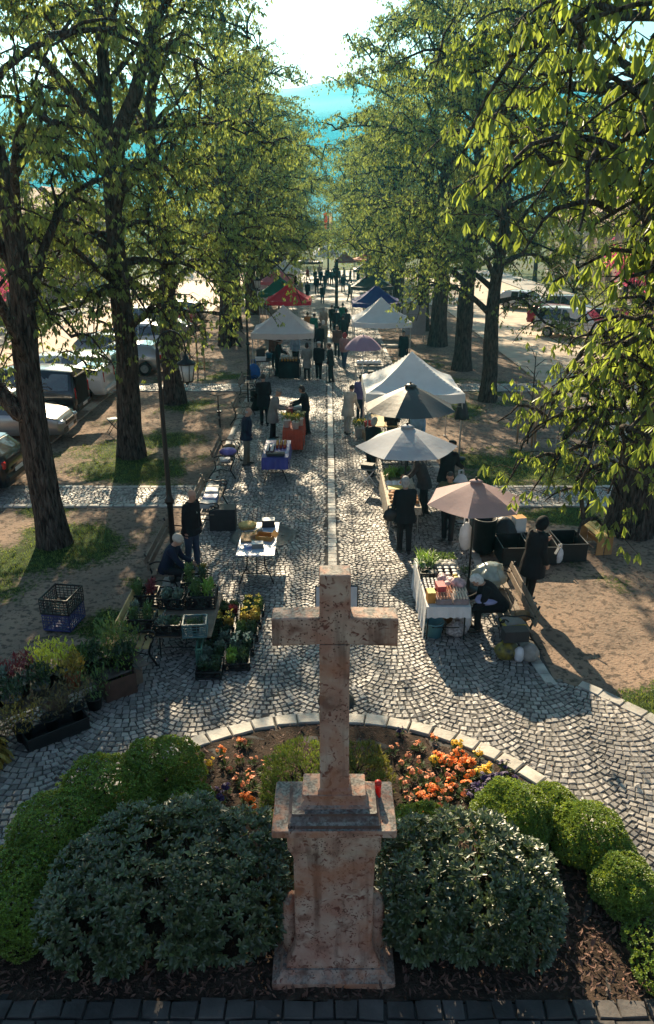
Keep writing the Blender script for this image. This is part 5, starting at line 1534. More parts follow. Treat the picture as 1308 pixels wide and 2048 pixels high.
    for wx in K['wx']:
        for s in (-1, 1):
            wh = ob('wheel', tm, t, (wx, s * (W - .12), K['wr']), 0 if s < 0 else math.pi); ob('rim', rm, wh)
    f = st[-1]; r = st[0]; fx = f[0]; rx = r[0]
    for s in (-1, 1):
        MB().ell((fx - .10, s * W * .68, .72 if kind != 'hatch' else .62), (.15, .19, .075), 12, 8, 0, Matrix.Rotation(R(-28 * s), 3, 'Z')).build('headlight', LAMPW, t)
        MB().box((rx + .05, s * W * .80, 1.0 if kind != 'hatch' else .86), (.12, .17, .42 if kind == 'van' else .2), .03, Matrix.Rotation(R(12 * s), 3, 'Z')).build('tail_light', LAMPR, t)
        m = MB().ell((xb + .42, s * (W + .09), at(xb + .42, 1) + .09), (.07, .11, .075), 10, 8); m.build('mirror', CARP[col], t)
    MB().box((fx - .06, 0, .46), (.14, W * 1.45, .2), .05).build('front_bumper', TRIM, t)
    MB().box((fx + .0, 0, .66 if kind != 'hatch' else .58), (.06, W * .9, .15), .02).build('grille', TRIM, t)
    MB().box((rx + .02, 0, .46), (.16, W * 1.7, .24), .06).build('rear_bumper', TRIM if col != 'white' else CARP[col], t)
    MB().box((fx + .018, 0, .47), (.012, .52, .11), .003).build('number_plate', PLATE, t)
    MB().box((rx - .07 if kind == 'van' else rx - .066, 0, .62 if kind != 'van' else .5), (.012, .52, .11), .003).build('number_plate', PLATE, t)
    if rails:
        for s in (-1, 1): MB().tube([(-1.7, s * W * .66, 1.66), (-1.6, s * W * .67, 1.74), (.2, s * W * .67, 1.76), (.35, s * W * .66, 1.66)], .022, 6).build('roof_rail', TRIM, t)
    return t
# ---------------------------------------------------------------- left side of the path
STAND = dict(legs=((5, 5), (-4, 3)), arms=((4, 6, 12), (4, 6, 12)))
def pose(**k):
    p = dict(STAND); p.update(k); return p
SIT = dict(legs=((84, 84), (80, 90)), sit=True)

# lamp posts with a hooked top
lampg = M('lantern_glass', (.5, .5, .47), .25, .1, 4, 0)
def lamp(label, x, y, rz=0, h=4.75, dirx=1):
    t = thing('street_lamp', label, 'street lamp', (x, y, 0), R(rz), 'hooked iron street lamps')
    MB().lathe([(.15, 0), (.15, .06), (.10, .1), (.085, .5), (.10, .55), (.062, .62), (.058, 1.68), (.09, 1.70), (.095, 1.76), (.06, 1.82), (.052, 1.9), (.036, h - .1), (.03, h)], n=14).build('post', DMETAL, t)
    arc = [(0, 0, h - .1)] + [(dirx * (.26 - .26 * math.cos(a)), 0, h + .26 * math.sin(a) * 1.25) for a in [math.pi * k / 10 for k in range(11)]] + [(dirx * .52, 0, h - .12)]
    MB().tube(arc, .016, 8).build('arm', DMETAL, t)
    ln = thing('x', 'x', 'x'); bpy.data.objects.remove(ln)
    c = (dirx * .52, 0, h - .62)
    hd = MB().lathe([(.02, .5), (.05, .47), (.05, .43), (.17, .36), (.18, .33), (.03, .33)], c, 12).build('lantern_cap', DMETAL, t)
    MB().lathe([(.10, .02), (.15, .33), (.02, .34)], c, 12).build('lantern_glass', lampg, t)
    fr = MB()
    for k in range(6):
        a = k * math.pi / 3; fr.tube([(c[0] + .105 * math.cos(a), .105 * math.sin(a), c[2] + .01), (c[0] + .155 * math.cos(a), .155 * math.sin(a), c[2] + .34)], .008, 4)
    fr.lathe([(.11, 0), (.11, .02), (.03, .0), (.03, -.05), (0, -.06)], c, 12); fr.build('lantern_frame', DMETAL, t)
    return t
lamp('hooked iron street lamp between two benches on the left, lantern over the lawn', -3.14, 14.0)
lamp('hooked iron street lamp beside the left white canopy', -3.55, 34.0)
lamp('far hooked iron street lamp behind the red canopy on the left', -3.6, 58.0)
lamp('far hooked iron street lamp behind the black canopy on the right', 3.7, 66.0, 180)

# benches
bench('bench with a dark wide backrest on which the woman in the knitted cap sits', -3.28, 14.35, 0, 2.2)
bench('bench loaded with white and blue boxes beside the standing man in the white shirt', -2.95, 17.5, 0, 2.0)
bench('bench with a purple bag on it near the bald man in the navy jacket', -3.0, 21.3, 0, 2.0)
bench('bench beside the scooter on the left of the path', -3.1, 27.2, 0, 1.9)
bench('bench carrying seedling crates, its pale plank ends facing the flower bed', -3.2, 11.55, 0, 1.9, WOOD_P)
bench('empty bench left of the white canopy beside the lamp post', -3.35, 31.3, 0, 1.9)

# seedling crates and trays around the plant seller
trestle = table('low dark trestle table full of seedling crates beside the plant bench', -2.42, 11.75, .95, 1.6, .46, WOOD_B, DMETAL, bent=False, name='trestle_table')
seed_n = 0
def plant_crate(label, x, y, z, w, l, h, ccol, plants, rz=0, ph=.2, group='seedling crates of the plant seller', flower=None):
    global seed_n
    crate(label, x, y, z, w, l, h, ccol, rz, False, group)
    for i, (pl) in enumerate(plants):
        seed_n += 1
        k = len(plants); nx = 2 if k > 1 else 1; ny = max(1, k // nx)
        dx = (i % nx - (nx - 1) / 2) * w * .46; dy = (i // nx - (ny - 1) / 2) * l * .9 / ny
        c, s = math.cos(R(rz)), math.sin(R(rz))
        t = thing('seedling', 'seedling in the ' + label.split(',')[0], 'plant', (x + dx * c - dy * s, y + dx * s + dy * c, z + .03), seed_n, 'seedlings in the ' + label.split(',')[0])
        r = min(w, l / ny) * .21
        MB().lathe([(r * .75, 0), (r, h * .6), (r * .9, h * .6), (0, h * .5)], n=10).build('pot', POTM['black'], t)
        ob('leaves', greens(170, r * 1.6, r * 1.5, ph * .8, seed_n, .06, PG[pl], .45, .5), t, (0, 0, h * .45))
        if flower: ob('flowers', greens(11, r * 1.3, r * 1.3, .06, seed_n + 50, .04, PG[flower], .9, .2), t, (0, 0, h * .45 + ph * .9))
PCR = [
    ('black crate with reddish leafy seedlings, leftmost at the back of the plant bench', -3.3, 12.1, .48, .5, .38, .24, 'black', ('green', 'red', 'green', 'red'), 4, .32, None),
    ('black crate with grey-leaved seedlings between the reddish and the bright ones', -2.78, 12.0, .48, .46, .36, .22, 'black', ('grey', 'grey', 'grey', 'grey'), -3, .16, None),
    ('black crate with bright green seedlings at the trestle table back', -2.26, 12.1, .465, .5, .5, .26, 'black', ('green', 'bright', 'green', 'bright'), 2, .34, None),
    ('black crate with tall chive-like seedlings at the plant bench front', -3.15, 11.2, .48, .48, .38, .26, 'black', ('green', 'green', 'grey', 'green'), 2, .34, None),
    ('black crate with small grey seedlings next to the teal crate', -2.66, 11.1, .465, .42, .36, .22, 'black', ('grey', 'dark'), -2, .12, None),
    ('teal crate nearly empty at the front corner of the trestle table', -2.22, 11.05, .465, .40, .36, .26, 'teal', ('dark',), 5, .1, None),
    ('black crate with bushy green herbs behind the grey-leaved seedlings', -2.45, 12.62, .465, .55, .4, .26, 'black', ('green', 'dark', 'green', 'gold'), 6, .42, None),
]
for a in PCR: plant_crate(*a[:8], a[8], a[9], a[10], flower=a[11])
TR = [('with dark grass-like seedlings, nearest on the left', -1.93, 10.55, ('dark', 'dark', 'grey', 'dark'), None), ('with grey lettuce seedlings, second from the bed on the left', -1.93, 11.0, ('grey', 'dark', 'dark', 'grey'), None),
      ('with pale spotted seedlings, third from the bed on the left', -1.9, 11.5, ('dark', 'grey', 'dark', 'dark'), None), ('with gold flowering seedlings in the left tray row', -1.88, 11.98, ('dark', 'gold', 'gold', 'dark'), 'daff'), ('with dull purple seedlings ending the left tray row', -1.85, 12.45, ('dark', 'red', 'dark', 'dark'), None),
      ('with lime seedlings, nearest on the right', -1.5, 10.8, ('bright', 'dark', 'bright', 'dark'), None), ('with white-dotted seedlings, second on the right', -1.47, 11.25, ('grey', 'dark', 'dark', 'grey'), 'wht'), ('with mixed green seedlings, third on the right', -1.44, 11.7, ('green', 'dark', 'green', 'dark'), None),
      ('with orange-brown flowering seedlings, fourth on the right', -1.42, 12.15, ('gold', 'gold', 'dark', 'gold'), 'daff'), ('with yellow daisies ending the right tray row', -1.4, 12.6, ('green', 'green', 'dark', 'green'), 'daff')]
for i, (lb, x, y, pl, fl) in enumerate(TR):
    plant_crate('black ground tray ' + lb, x, y, .005, .42, .42, .15, 'black', pl, 2 + (i % 3), .16, 'black seedling trays on the paving', fl)
crate('green plastic crate standing on edge between the teal crate and the trays', -2.14, 10.95, .01, .1, .5, .36, 'green', 4)

# the two stacked crates on the earth
crate('deep blue crate on the earth under a black crate', -4.86, 12.2, -.01, .52, .62, .34, 'blue', -8)
crate('empty black crate stacked on the blue crate on the earth', -4.86, 12.2, .325, .54, .64, .32, 'black', -8)

# shrub seller: plank staging with pots
t = thing('plant_stand', 'long low plank stand with potted shrubs at the left edge', 'plant stand', (-4.15, 9.6, 0), R(38.5))
MB().box((0, 0, .33), (2.9, .5, .035), .006).build('plank', M('grey_plank', (.16, .13, .11), .8, .3, 5, .4), t)
for sx in (-1.2, 0, 1.2): MB().box((sx, 0, .15), (.3, .42, .31), .008).build('support', WOOD_B, t)
SP = [(-1.3, .08, 'green', .34, 'black'), (-1.02, -.1, 'yellow', .2, 'black'), (-1.1, .2, 'green', .42, 'black'), (-.72, .12, 'grey', .36, 'black'), (-.62, -.12, 'dark', .3, 'grey'), (-.42, .18, 'red', .42, 'black'), (-.2, -.08, 'dark', .32, 'grey'),
      (-.05, .16, 'yellow', .52, 'black'), (.2, .12, 'yellow', .44, 'black'), (.28, -.12, 'gold', .3, 'terra'), (.5, .14, 'green', .24, 'black'), (.72, .16, 'dark', .2, 'black'), (.95, .1, 'green', .62, 'black'), (1.12, -.12, 'dark', .15, 'black'), (1.25, .15, 'green', .38, 'black')]
LB = ['feathery green potted conifer at the far left of the plank stand', 'small potted shrub with variegated leaves at the left front of the stand', 'tall feathery potted conifer at the left back of the stand', 'grey-green potted shrub behind the dark-leaved one', 'dark glossy potted shrub in a grey pot at the front of the stand',
      'red-leaved potted shrub in the middle of the stand', 'drooping dark potted shrub in a grey pot in front of the red-leaved shrub', 'tall lemon-yellow potted shrub, brightest on the stand', 'second lemon-yellow potted shrub next to the brightest one', 'golden potted shrub in a terracotta pot at the front edge of the stand',
      'low spiky green potted plant behind the terracotta pot', 'wide black pot with a low dark plant on the plank stand', 'tallest upright green potted shrub on the stand', 'short dark potted plant beside the brown wooden box', 'green potted shrub at the right end of the stand']
ca, sa = math.cos(R(38.5)), math.sin(R(38.5))
for i, ((u, v, pl, ph, pc), lb) in enumerate(zip(SP, LB)):
    pot(lb, -4.15 + u * ca - v * sa, 9.6 + u * sa + v * ca, .348, .12 + .02 * (i % 3), .2 + .02 * (i % 2), pc, pl, ph, 260, .075, 100 + i, 1.35 if ph > .25 else 1.1, .4, .65, 'potted shrubs on the plank stand')
t = carton('brown wooden box with a metal rim at the end of the plank stand', -3.38, 10.12, 0, .5, .62, .36, 'dark', 36, open_=True)
t.children[0].data.materials[0] = M('brown_box', (.10, .055, .04), .7, .3, 6, .2)
for i, (x, y, pl, ph, lb) in enumerate(((-3.42, 10.15, 'green', .5, 'leggy green shrub standing in the brown wooden box'), (-3.25, 10.25, 'bright', .4, 'bright green shrub standing in the brown wooden box'),
                                        (-3.75, 9.35, 'brown', .5, 'leafy brownish pot plant on the ground before the stand, nearest to the wooden box'), (-4.05, 9.1, 'brown', .48, 'dry brownish pot plant on the ground in the middle of the front row'),
                                        (-4.35, 8.85, 'gold', .42, 'golden brown pot plant on the ground at the left of the front row'), (-3.55, 9.6, 'green', .55, 'tall dark green pot plant on the ground in front of the wooden box'), (-4.6, 8.55, 'brown', .4, 'dry pot plant on the ground at the left end of the front row'))):
    pot(lb, x, y, .02, .13, .2, 'black', pl, ph, 300, .06, 140 + i, 1.7, .35, .6)
crate('long black crate lying on the paving before the dry pot plants', -3.92, 8.95, 0, .3, .9, .2, 'black', -52, True)
bush((-4.75, 8.25, 0), (.36, .36, .62), 'golden round juniper in a pot at the left picture edge', PG['gold'], 420, 'potted_juniper')

# table with baskets in the middle of the path
tabm = M('table_blue_white', (.50, .55, .66), .35, .12, 3, 0, spec=.6)
table('white folding table with baskets and boxes in the middle of the path', -1.44, 14.5, .78, 1.75, .72, tabm, IRON)
wick = M('wicker', (.50, .30, .10), .7, .35, 30, .8)
t = thing('basket', 'round yellow lidded wicker basket on the white folding table', 'basket', (-1.72, 15.0, .722))
MB().lathe([(.15, 0), (.19, .05), (.19, .09)], n=20).build('bowl', wick, t); MB().lathe([(.20, .09), (.20, .11), (.12, .135), (0, .14)], n=20).build('lid', M('wicker_lid', (.58, .42, .14), .7, .3, 30, .7), t)
carton('white and dark boxes stack at the far end of the folding table', -1.28, 15.15, .722, .28, .2, .16, 'dark', 4, lid='white')
carton('brown cardboard box open on the folding table', -1.3, 14.45, .722, .34, .26, .1, 'orange', -12, open_=True)
carton('flat cardboard tray on the left of the folding table', -1.64, 14.5, .722, .34, .5, .035, 'card', 3)
carton('white lidded box at the near end of the folding table', -1.42, 14.02, .722, .24, .17, .1, 'grey', 6, lid='white')
carton('long grey box lying across the folding table', -1.58, 14.78, .722, .4, .07, .05, 'grey', 14)
carton('small blue packet at the near end of the folding table', -1.6, 13.98, .722, .16, .12, .05, 'blue', 30)

# goods on the benches
for i, (lb, dx, dy, w, l, h, c) in enumerate((('white flat box at the front of the loaded bench', .05, -.5, .36, .3, .12, 'white'), ('blue box in the middle of the loaded bench', .06, -.1, .34, .3, .12, 'blue'), ('second white box at the back of the loaded bench', .05, .3, .32, .34, .16, 'white'), ('small grey carton at the far end of the loaded bench', .02, .68, .3, .2, .1, 'grey'))):
    carton(lb, -2.95 + dx, 17.5 + dy, .466, w, l, h, c, 5 * i - 6)
carton('tall black box on the paving before the loaded bench', -2.5, 16.75, 0, .62, .4, .55, 'dark', 2)
bag('purple bag on the bench near the bald man', -2.92, 21.25, .466, .42, .36, .24, 'purple', 10, handles=False)
bag('small red bag on the bench near the bald man', -2.95, 21.75, .466, .3, .26, .2, 'brown', 0, handles=False)
carton('white flat carton on the near end of the bench by the bald man', -2.95, 20.75, .466, .3, .3, .06, 'white', 12)

# blue table with jars
table('folding table draped in blue with jars and sausages, next to the bald man', -1.46, 20.95, .72, 1.75, .74, tabm, IRON)
cloth_cover('shiny blue tablecloth with dark goods behind it, on the jar table', -1.46, 20.95, .72, 1.75, .745, (.3, .3, .34, .2), M('cloth_blue_shiny', (.05, .06, .30), .35, .25, 4, .2, spec=.6))
jar_group('dark jar on the blue tablecloth', -1.62, 20.65, .755, 2, 6, .13, .045, .14, 'dark', 'white', 'jars on the blue tablecloth')
jar_group('red jar on the blue tablecloth', -1.34, 21.2, .755, 3, 5, .11, .042, .12, 'red', 'orange', 'red jars on the blue tablecloth')
carton('dark tray at the near end of the blue table', -1.44, 20.25, .755, .5, .2, .08, 'dark', 0)
bag('light blue bag hanging behind the blue table', -1.75, 22.1, .0, .32, .3, .5, 'blue', 0)

# flower stall with the red cloth
table('long folding table with a red cloth where the woman in black sells daffodils', -1.08, 24.5, .62, 3.1, .74, tabm, IRON)
cloth_cover('red tablecloth hanging down at the near end of the flower table', -1.08, 24.0, .62, 2.1, .745, (.5, .5, .62, .0), M('cloth_redorange', (.48, .07, .03), .7, .2, 4, .3))
for i, (x, y, lb) in enumerate(((-1.28, 23.35, 'white bucket of daffodils at the left front of the red table'), (-1.0, 23.15, 'white bucket of daffodils at the near edge of the red table'), (-.88, 23.55, 'white bucket of pale narcissi at the right of the red table'))):
    pot(lb, x, y, .755, .12, .24, 'white', 'green', .2, 90, .1, 170 + i, 1.3, .3, .8, 'white daffodil buckets on the red table', 'bucket', 'bucket', 'daff' if i != 2 else 'wht')
for i, (x, y, w, l, h, c, lb) in enumerate(((-1.15, 24.3, .4, .3, .14, 'card', 'brown basket-like box behind the daffodil buckets'), (-1.0, 24.9, .3, .3, .2, 'dark', 'dark box beside the hands of the woman in black'), (-1.25, 25.2, .26, .3, .18, 'red', 'red box at the far end of the flower table'), (-1.05, 25.6, .3, .3, .16, 'white', 'white box at the far end of the flower table'))):
    carton(lb, x, y, .755, w, l, h, c, 7 * i)
bucket('pale blue handled bucket on the paving beside the man in the grey coat', -1.78, 23.4, 0, .17, .3, 'cyan')

# scooter beside the bench
t = thing('kick_scooter', 'dark kick scooter with two big spoked wheels parked by the bench', 'scooter', (-3.9, 26.5, 0), R(100))
for x in (-.42, .42):
    w = MB().lathe([(.30, -.02), (.34, -.022), (.355, 0), (.34, .022), (.30, .02)], n=26, cap=False, rot=Matrix.Rotation(R(90), 3, 'X'))
    wo = w.build('wheel', TYRE, t, (x, 0, .355)); sp = MB()
    for k in range(8): sp.tube([(0, 0, 0), (.31 * math.cos(k * .785), 0, .31 * math.sin(k * .785))], .006, 4)
    sp.lathe([(.04, -.03), (.04, .03)], n=10, rot=Matrix.Rotation(R(90), 3, 'X')); sp.build('spokes', METAL, wo)
MB().tube(smooth_path([(.42, 0, .36), (.33, 0, .75), (.27, 0, 1.0)], 3), .02, 8).tube(smooth_path([(-.42, 0, .36), (-.15, 0, .3), (.1, 0, .42), (.33, 0, .75)], 4), .022, 8).build('frame', DMETAL, t)
MB().tube([(.27, -.28, 1.06), (.27, -.05, 1.0), (.27, .05, 1.0), (.27, .28, 1.06)], .014, 7).build('handlebar', DMETAL, t)
MB().box((-.16, 0, .52), (.22, .16, .06), .02).build('saddle', TRIM, t)
bench_bin = thing('litter_bin', 'dark upright litter bin between the scooter and the man in dark clothes', 'litter bin', (-2.75, 28.6, 0))
MB().lathe([(.2, .05), (.22, .8), (.24, .8), (.24, .84), (.2, .84), (.18, .1), (0, .1)], n=16).build('drum', DMETAL, bench_bin)
MB().box((-.3, 0, .55), (.06, .06, 1.1), .01).build('post', DMETAL, bench_bin)

# folding stool on the earth by the parked cars
t = thing('folding_stool', 'small folding stool with a white seat on the earth in front of the silver car', 'stool', (-7.45, 25.4, 0), R(30))
MB().box((0, 0, .5), (.34, .3, .035), .012).build('seat', BOXM['white'], t)
for s in (-1, 1):
    MB().tube([(-.2, s * .14, .0), (.16, s * .14, .49)], .011, 6).build('leg', DMETAL, t); MB().tube([(.2, s * .13, .0), (-.16, s * .13, .49)], .011, 6).build('leg', DMETAL, t)

# canopies of the left side
canopy('white canopy with a striped valance, nearest of the left row', -2.05, 36.2, 2.85, 'stripe', eave=2.1, peak=3.2)
canopy('red canopy on the left of the path behind the striped white one', -2.45, 49.8, 2.85, 'red', eave=2.15, peak=3.15)
canopy('green canopy half hidden behind the red canopy', -3.3, 54.3, 2.8, 'green', eave=2.2, peak=3.25)
canopy('faded pink canopy behind the green one on the left', -4.1, 64.5, 2.7, 'pink', eave=2.2, peak=3.2)
canopy('flat dark grey canopy far down the path on the left', -2.0, 92, 3.0, 'grey', eave=2.3, peak=2.6)
# pale stall van behind the pink canopy
car('pale van parked as a stall behind the pink canopy', -6.0, 67, 100, 'van', 'white', None)

# goods under the left white canopy
table('black covered counter table under the striped white canopy', -1.75, 35.0, .95, .8, .8, BOXM['dark'], DMETAL, bent=False, name='market_table')
cloth_cover('black cloth hanging round the counter under the striped white canopy', -1.75, 35.0, .95, .8, .805, (.7, .7, .74, .1), CL['black'])
jar_group('amber jar on the black counter under the striped white canopy', -1.75, 35.0, .815, 6, 4, .13, .05, .13, 'amber', 'card', 'amber jars on the black counter')
table('side table with bowls behind the blue bag under the striped white canopy', -3.05, 35.6, .8, 1.3, .78, BOXM['dark'], DMETAL, bent=False, name='market_table')
bag('bright blue carrier bag hanging at the side table of the striped white canopy', -3.4, 34.8, .0, .5, .3, .75, 'blue', 0)
bucket('blue bucket on the side table under the striped white canopy', -2.75, 35.9, .79, .16, .2, 'blue')
carton('white polystyrene box on the side table under the striped white canopy', -3.1, 35.2, .79, .5, .34, .14, 'white', 4)
carton('dark equipment box on the side table under the striped white canopy', -3.15, 35.9, .79, .4, .3, .4, 'dark', 4)
table('market table with white trays under the red canopy', -2.2, 48.6, 1.8, .8, .8, BOXM['white'], DMETAL, bent=False, name='market_table')
carton('white tray box on the table under the red canopy', -1.6, 48.5, .8, .6, .4, .12, 'white', 0)
carton('brown tray box on the table under the red canopy', -2.5, 48.6, .8, .6, .4, .2, 'card', 0)
carton('framed grey panel box beside the red canopy', -.75, 47.9, 0, .6, .1, .9, 'grey', 0)

# people of the left side
person('man in a black jacket over a white shirt and jeans standing beside the lamp post', (-2.86, 14.55), -115, pose(arms=((2, 8, 8), (-4, 8, 10)), head=(4, -10)), 'black', 'jeans', 'bald', 'grey', hem=-.12, near=True, collar='white', h=1.78, fat=1.12)
person('woman in a cream knitted cap and navy coat sitting on the bench among the plants', (-3.2, 13.45), -95, dict(SIT, lean=22, arms=((35, 4, 35), (48, 4, 20)), head=(14, -8)), 'navy', 'dark', 'knit', 'grey', hem=-.1, near=True, hat='cream', h=1.64)
person('bald man in a navy jacket standing by the blue jar table, hands in pockets', (-2.42, 21.75), -78, pose(arms=((-6, 6, 40), (-6, 6, 40)), inward=(18, 18)), 'navy', 'khaki', 'bald', 'grey', hem=-.12, near=True, h=1.76, fat=1.1)
person('old man in a grey coat and flat grey cap choosing at the flower table', (-1.82, 24.6), -80, pose(lean=13, arms=((22, 4, 60), (20, 4, 65)), head=(18, 0)), 'grey', 'dark', 'cap', 'grey', hem=-.32, near=True, hat='grey', h=1.72, fat=1.08)
person('man in dark clothes seen from behind at the far end of the flower table', (-2.25, 26.4), 10, pose(lean=10, arms=((15, 8, 50), (15, 8, 50))), 'black', 'black', 'short', 'dark', hem=-.25, h=1.84, fat=1.15)
person('woman all in black selling at the flower table, reaching out', (-.72, 25.2), 88, pose(lean=7, arms=((38, 3, 35), (36, 3, 40)), head=(16, 0)), 'black', 'black', 'bob', 'dark', hem=-.06, near=True, h=1.70)
person('person in dark clothes working under the striped white canopy', (-2.35, 35.5), -80, pose(lean=12, arms=((30, 4, 45), (30, 4, 45))), 'black', 'black', 'short', 'dark', h=1.75)
person('person in a grey coat seen from behind at the striped white canopy', (-.92, 34.6), 6, pose(arms=((6, 6, 60), (6, 6, 60))), 'grey', 'dark', 'bob', 'dark', hem=-.34, h=1.66)
person('man in black with white side-striped trousers and a white cap', (-.38, 34.5), -8, pose(legs=((10, 4), (-10, 8))), 'black', 'black', 'cap', 'grey', hat='white', h=1.74, shoe=WSHOE)
person('man in a black suit jacket standing on the pale centre line', (.17, 33.95), 80, pose(), 'black', 'black', 'short', 'brown', hem=-.14, h=1.76)
person('seller in a light blue coat behind the black counter', (-1.55, 37.3), 178, pose(arms=((30, 4, 40), (30, 4, 40))), 'lightblue', 'dark', 'bob', 'brown', h=1.66)
person('seller in a brown coat at the back of the striped white canopy', (-2.6, 37.2), 170, pose(), 'brown', 'dark', 'short', 'dark', h=1.7)
person('visitor in an orange jacket below the red canopy', (-1.15, 46.6), 20, pose(), 'orange', 'dark', 'short', 'dark', h=1.66)
person('visitor in a green jacket below the red canopy', (-.82, 45.8), -20, pose(lean=14), 'green', 'dark', 'short', 'dark', h=1.68)
person('walker in black between the chestnut trunks on the left', (-5.35, 43.6), 60, pose(legs=((20, 8), (-20, 18))), 'black', 'dark', 'short', 'dark', h=1.74)
person('person in a pale coat beyond the red canopy', (-2.4, 71.5), 10, pose(), 'tan', 'dark', 'bob', 'grey', hem=-.3, h=1.66)
person('person in dark clothes beyond the red canopy', (-1.75, 69.5), -20, pose(), 'dark', 'dark', 'short', 'dark', h=1.72)

# parked cars on the left
LC = 'cars parked side by side along the left street'
car('silver estate car with roof rails parked nose to the trees on the left', -11.0, 24.7, 0, 'suv', 'silver', LC, rails=True)
car('dark hatchback seen from behind at the left edge', -10.6, 19.7, 180, 'hatch', 'black', LC)
car('dark van with its tailgate raised beside the silver car', -11.5, 27.9, 180, 'van', 'dark', LC, open_gate=True)
car('white van seen from behind next to the dark van', -11.3, 30.9, 180, 'van', 'white', LC)
car('dark green hatchback half hidden behind the forked chestnut', -11.1, 33.6, 180, 'hatch', 'green', LC)
car('pale silver hatchback seen between the chestnut and the lamp post', -9.9, 36.4, 180, 'hatch', 'silver', LC)
for i, (kd, cl, lb) in enumerate((('hatch', 'grey', 'grey hatchback in the left row beyond the pale silver one'), ('suv', 'white', 'white estate car in the left row level with the young staked tree'), ('hatch', 'black', 'black hatchback in the left row level with the red canopy'),
                                  ('van', 'silver', 'silver van far down the left row'), ('hatch', 'red', 'red hatchback far down the left row'), ('suv', 'grey', 'grey estate car far down the left row'), ('hatch', 'white', 'white hatchback at the end of the left row'))):
    car(lb, -10.9, 39.3 + 2.9 * i, 180 if i % 3 else 0, kd, cl, LC)
# ---------------------------------------------------------------- right side of the path
canopy('big white canopy on the right of the path, nearest and largest of all', 2.65, 23.6, 2.95, 'white', eave=2.1, peak=3.12, val=.27)
canopy('smaller white canopy on the right between the blue and the big white one', 2.8, 40.0, 2.95, 'white2', eave=2.1, peak=3.2)
canopy('dark blue canopy on the right behind the smaller white one', 3.1, 48.9, 3.0, 'blue', eave=2.12, peak=3.1)
canopy('black canopy on the right behind the dark blue one', 3.45, 61.0, 3.2, 'black', eave=2.1, peak=3.15)
canopy('small dark red canopy far down the path on the right', 2.2, 97, 2.6, 'maroon', eave=2.15, peak=3.2)
canopy('rust orange canopy far down the path under the right trees', 5.0, 99, 3.4, 'rust', eave=2.2, peak=2.9)
canopy('grey canopy far down the path behind the black one', 4.2, 80, 3.0, 'grey', eave=2.15, peak=3.1)
canopy('white canopy far down the path behind the pink one', -4.2, 78, 3.0, 'white', eave=2.15, peak=3.1)
parasol('dark grey and sun-bleached parasol in front of the big white canopy', 2.28, 20.3, 1.28, 2.75, 'grey', 8, .62, rz=22)
parasol('pale blue-grey parasol over the bread stall', 1.86, 16.9, 1.2, 2.5, 'pale', 6, .48, rz=0)
parasol('small mauve-beige parasol nearest to the camera over the egg stall', 2.84, 13.5, .96, 2.33, 'beige', 6, .40, rz=12)
parasol('domed purple parasol with a white pole between the two white canopies', 1.47, 31.0, .8, 2.55, 'purple', 8, .52, dome=True, pole=WMETAL, rz=20, vent=False)
parasol('large pale domed parasol far down the middle of the path', 0.1, 104, 2.4, 3.6, 'glass', 8, 1.3, dome=True, vent=False)
t = thing('closed_parasol', 'closed black parasol standing upright right of the dark grey parasol', 'parasol', (4.1, 22.3, 0))
MB().tube([(0, 0, 0), (0, 0, 2.0)], .018, 8).build('pole', DMETAL, t)
mb = MB(); rr2 = []
for z, r in ((1.28, .17), (1.3, .19), (1.45, .16), (1.7, .11), (1.9, .06), (1.97, .02)):
    rr2.append([Vector((r * (1 + .28 * (k % 2)) * math.cos(k * math.pi / 8), r * (1 + .28 * (k % 2)) * math.sin(k * math.pi / 8), z + .02 * (k % 3))) for k in range(16)])
mb.rings(rr2).build('folded_shade', FB['black'], t)
MB().lathe([(.2, 0), (.2, .06), (.03, .09)], n=14).build('base', DMETAL, t)

# egg stall
EX, EY = 2.1, 12.42
table('long stall table with eggs and vegetables at the right of the cross', EX, EY, .74, 1.95, .74, BOXM['white'], DMETAL, bent=False, name='stall_table')
cloth_cover('white tablecloth reaching the ground on the path side of the egg stall', EX, EY, .74, 1.95, .745, (.62, .25, .2, .3), M('cloth_white_linen', (.66, .66, .66), .8, .12, 5, .3, trans=(.12, .12, .12)))
Z0 = .757
EGG = M('egg_shell', (.62, .30, .18), .5, .25, 30, 0, island=.25); EGGP = M('egg_pale', (.72, .60, .46), .5, .2, 30, 0, island=.2)
TRAY = M('egg_tray', (.30, .24, .24), .9, .2, 12, .3)
def egg_tray(label, x, y, z, em, stack=1, seed=1):
    t = thing('egg_tray', label, 'egg tray', (x, y, z)); h = .035 * stack
    MB().box((0, 0, h / 2), (.27, .27, h), .01).build('tray', TRAY, t)
    if em:
        for i in range(5):
            for j in range(5): MB().ell(((i - 2) * .05, (j - 2) * .05, h + .018), (.021, .021, .028), 8, 7).build('egg', em, t)
    return t
egg_tray('stacked trays of brown eggs at the left front corner of the egg stall', EX - .07, EY - .80, Z0, EGG, 3)
egg_tray('stacked trays of pale eggs at the right front corner of the egg stall', EX + .22, EY - .80, Z0, EGGP, 3)
egg_tray('single tray of reddish brown eggs behind the front trays', EX + .0, EY - .5, Z0, EGG, 2)
egg_tray('single tray of pale eggs beneath the pink bags', EX + .26, EY - .5, Z0, EGGP, 2)
carton('green and white carton at the left front of the egg stall', EX - .29, EY - .78, Z0, .14, .2, .2, 'orange', 3, lid='yellow')
carton('pink and white carton standing on the brown egg trays', EX - .1, EY - .6, Z0 + .14, .15, .24, .1, 'red', 6, lid='red')
jar_group('dark jar with a white lid on the left of the egg stall', EX - .22, EY - .28, Z0, 4, 6, .07, .03, .1, 'dark', 'white', 'white lidded jars on the left of the egg stall')
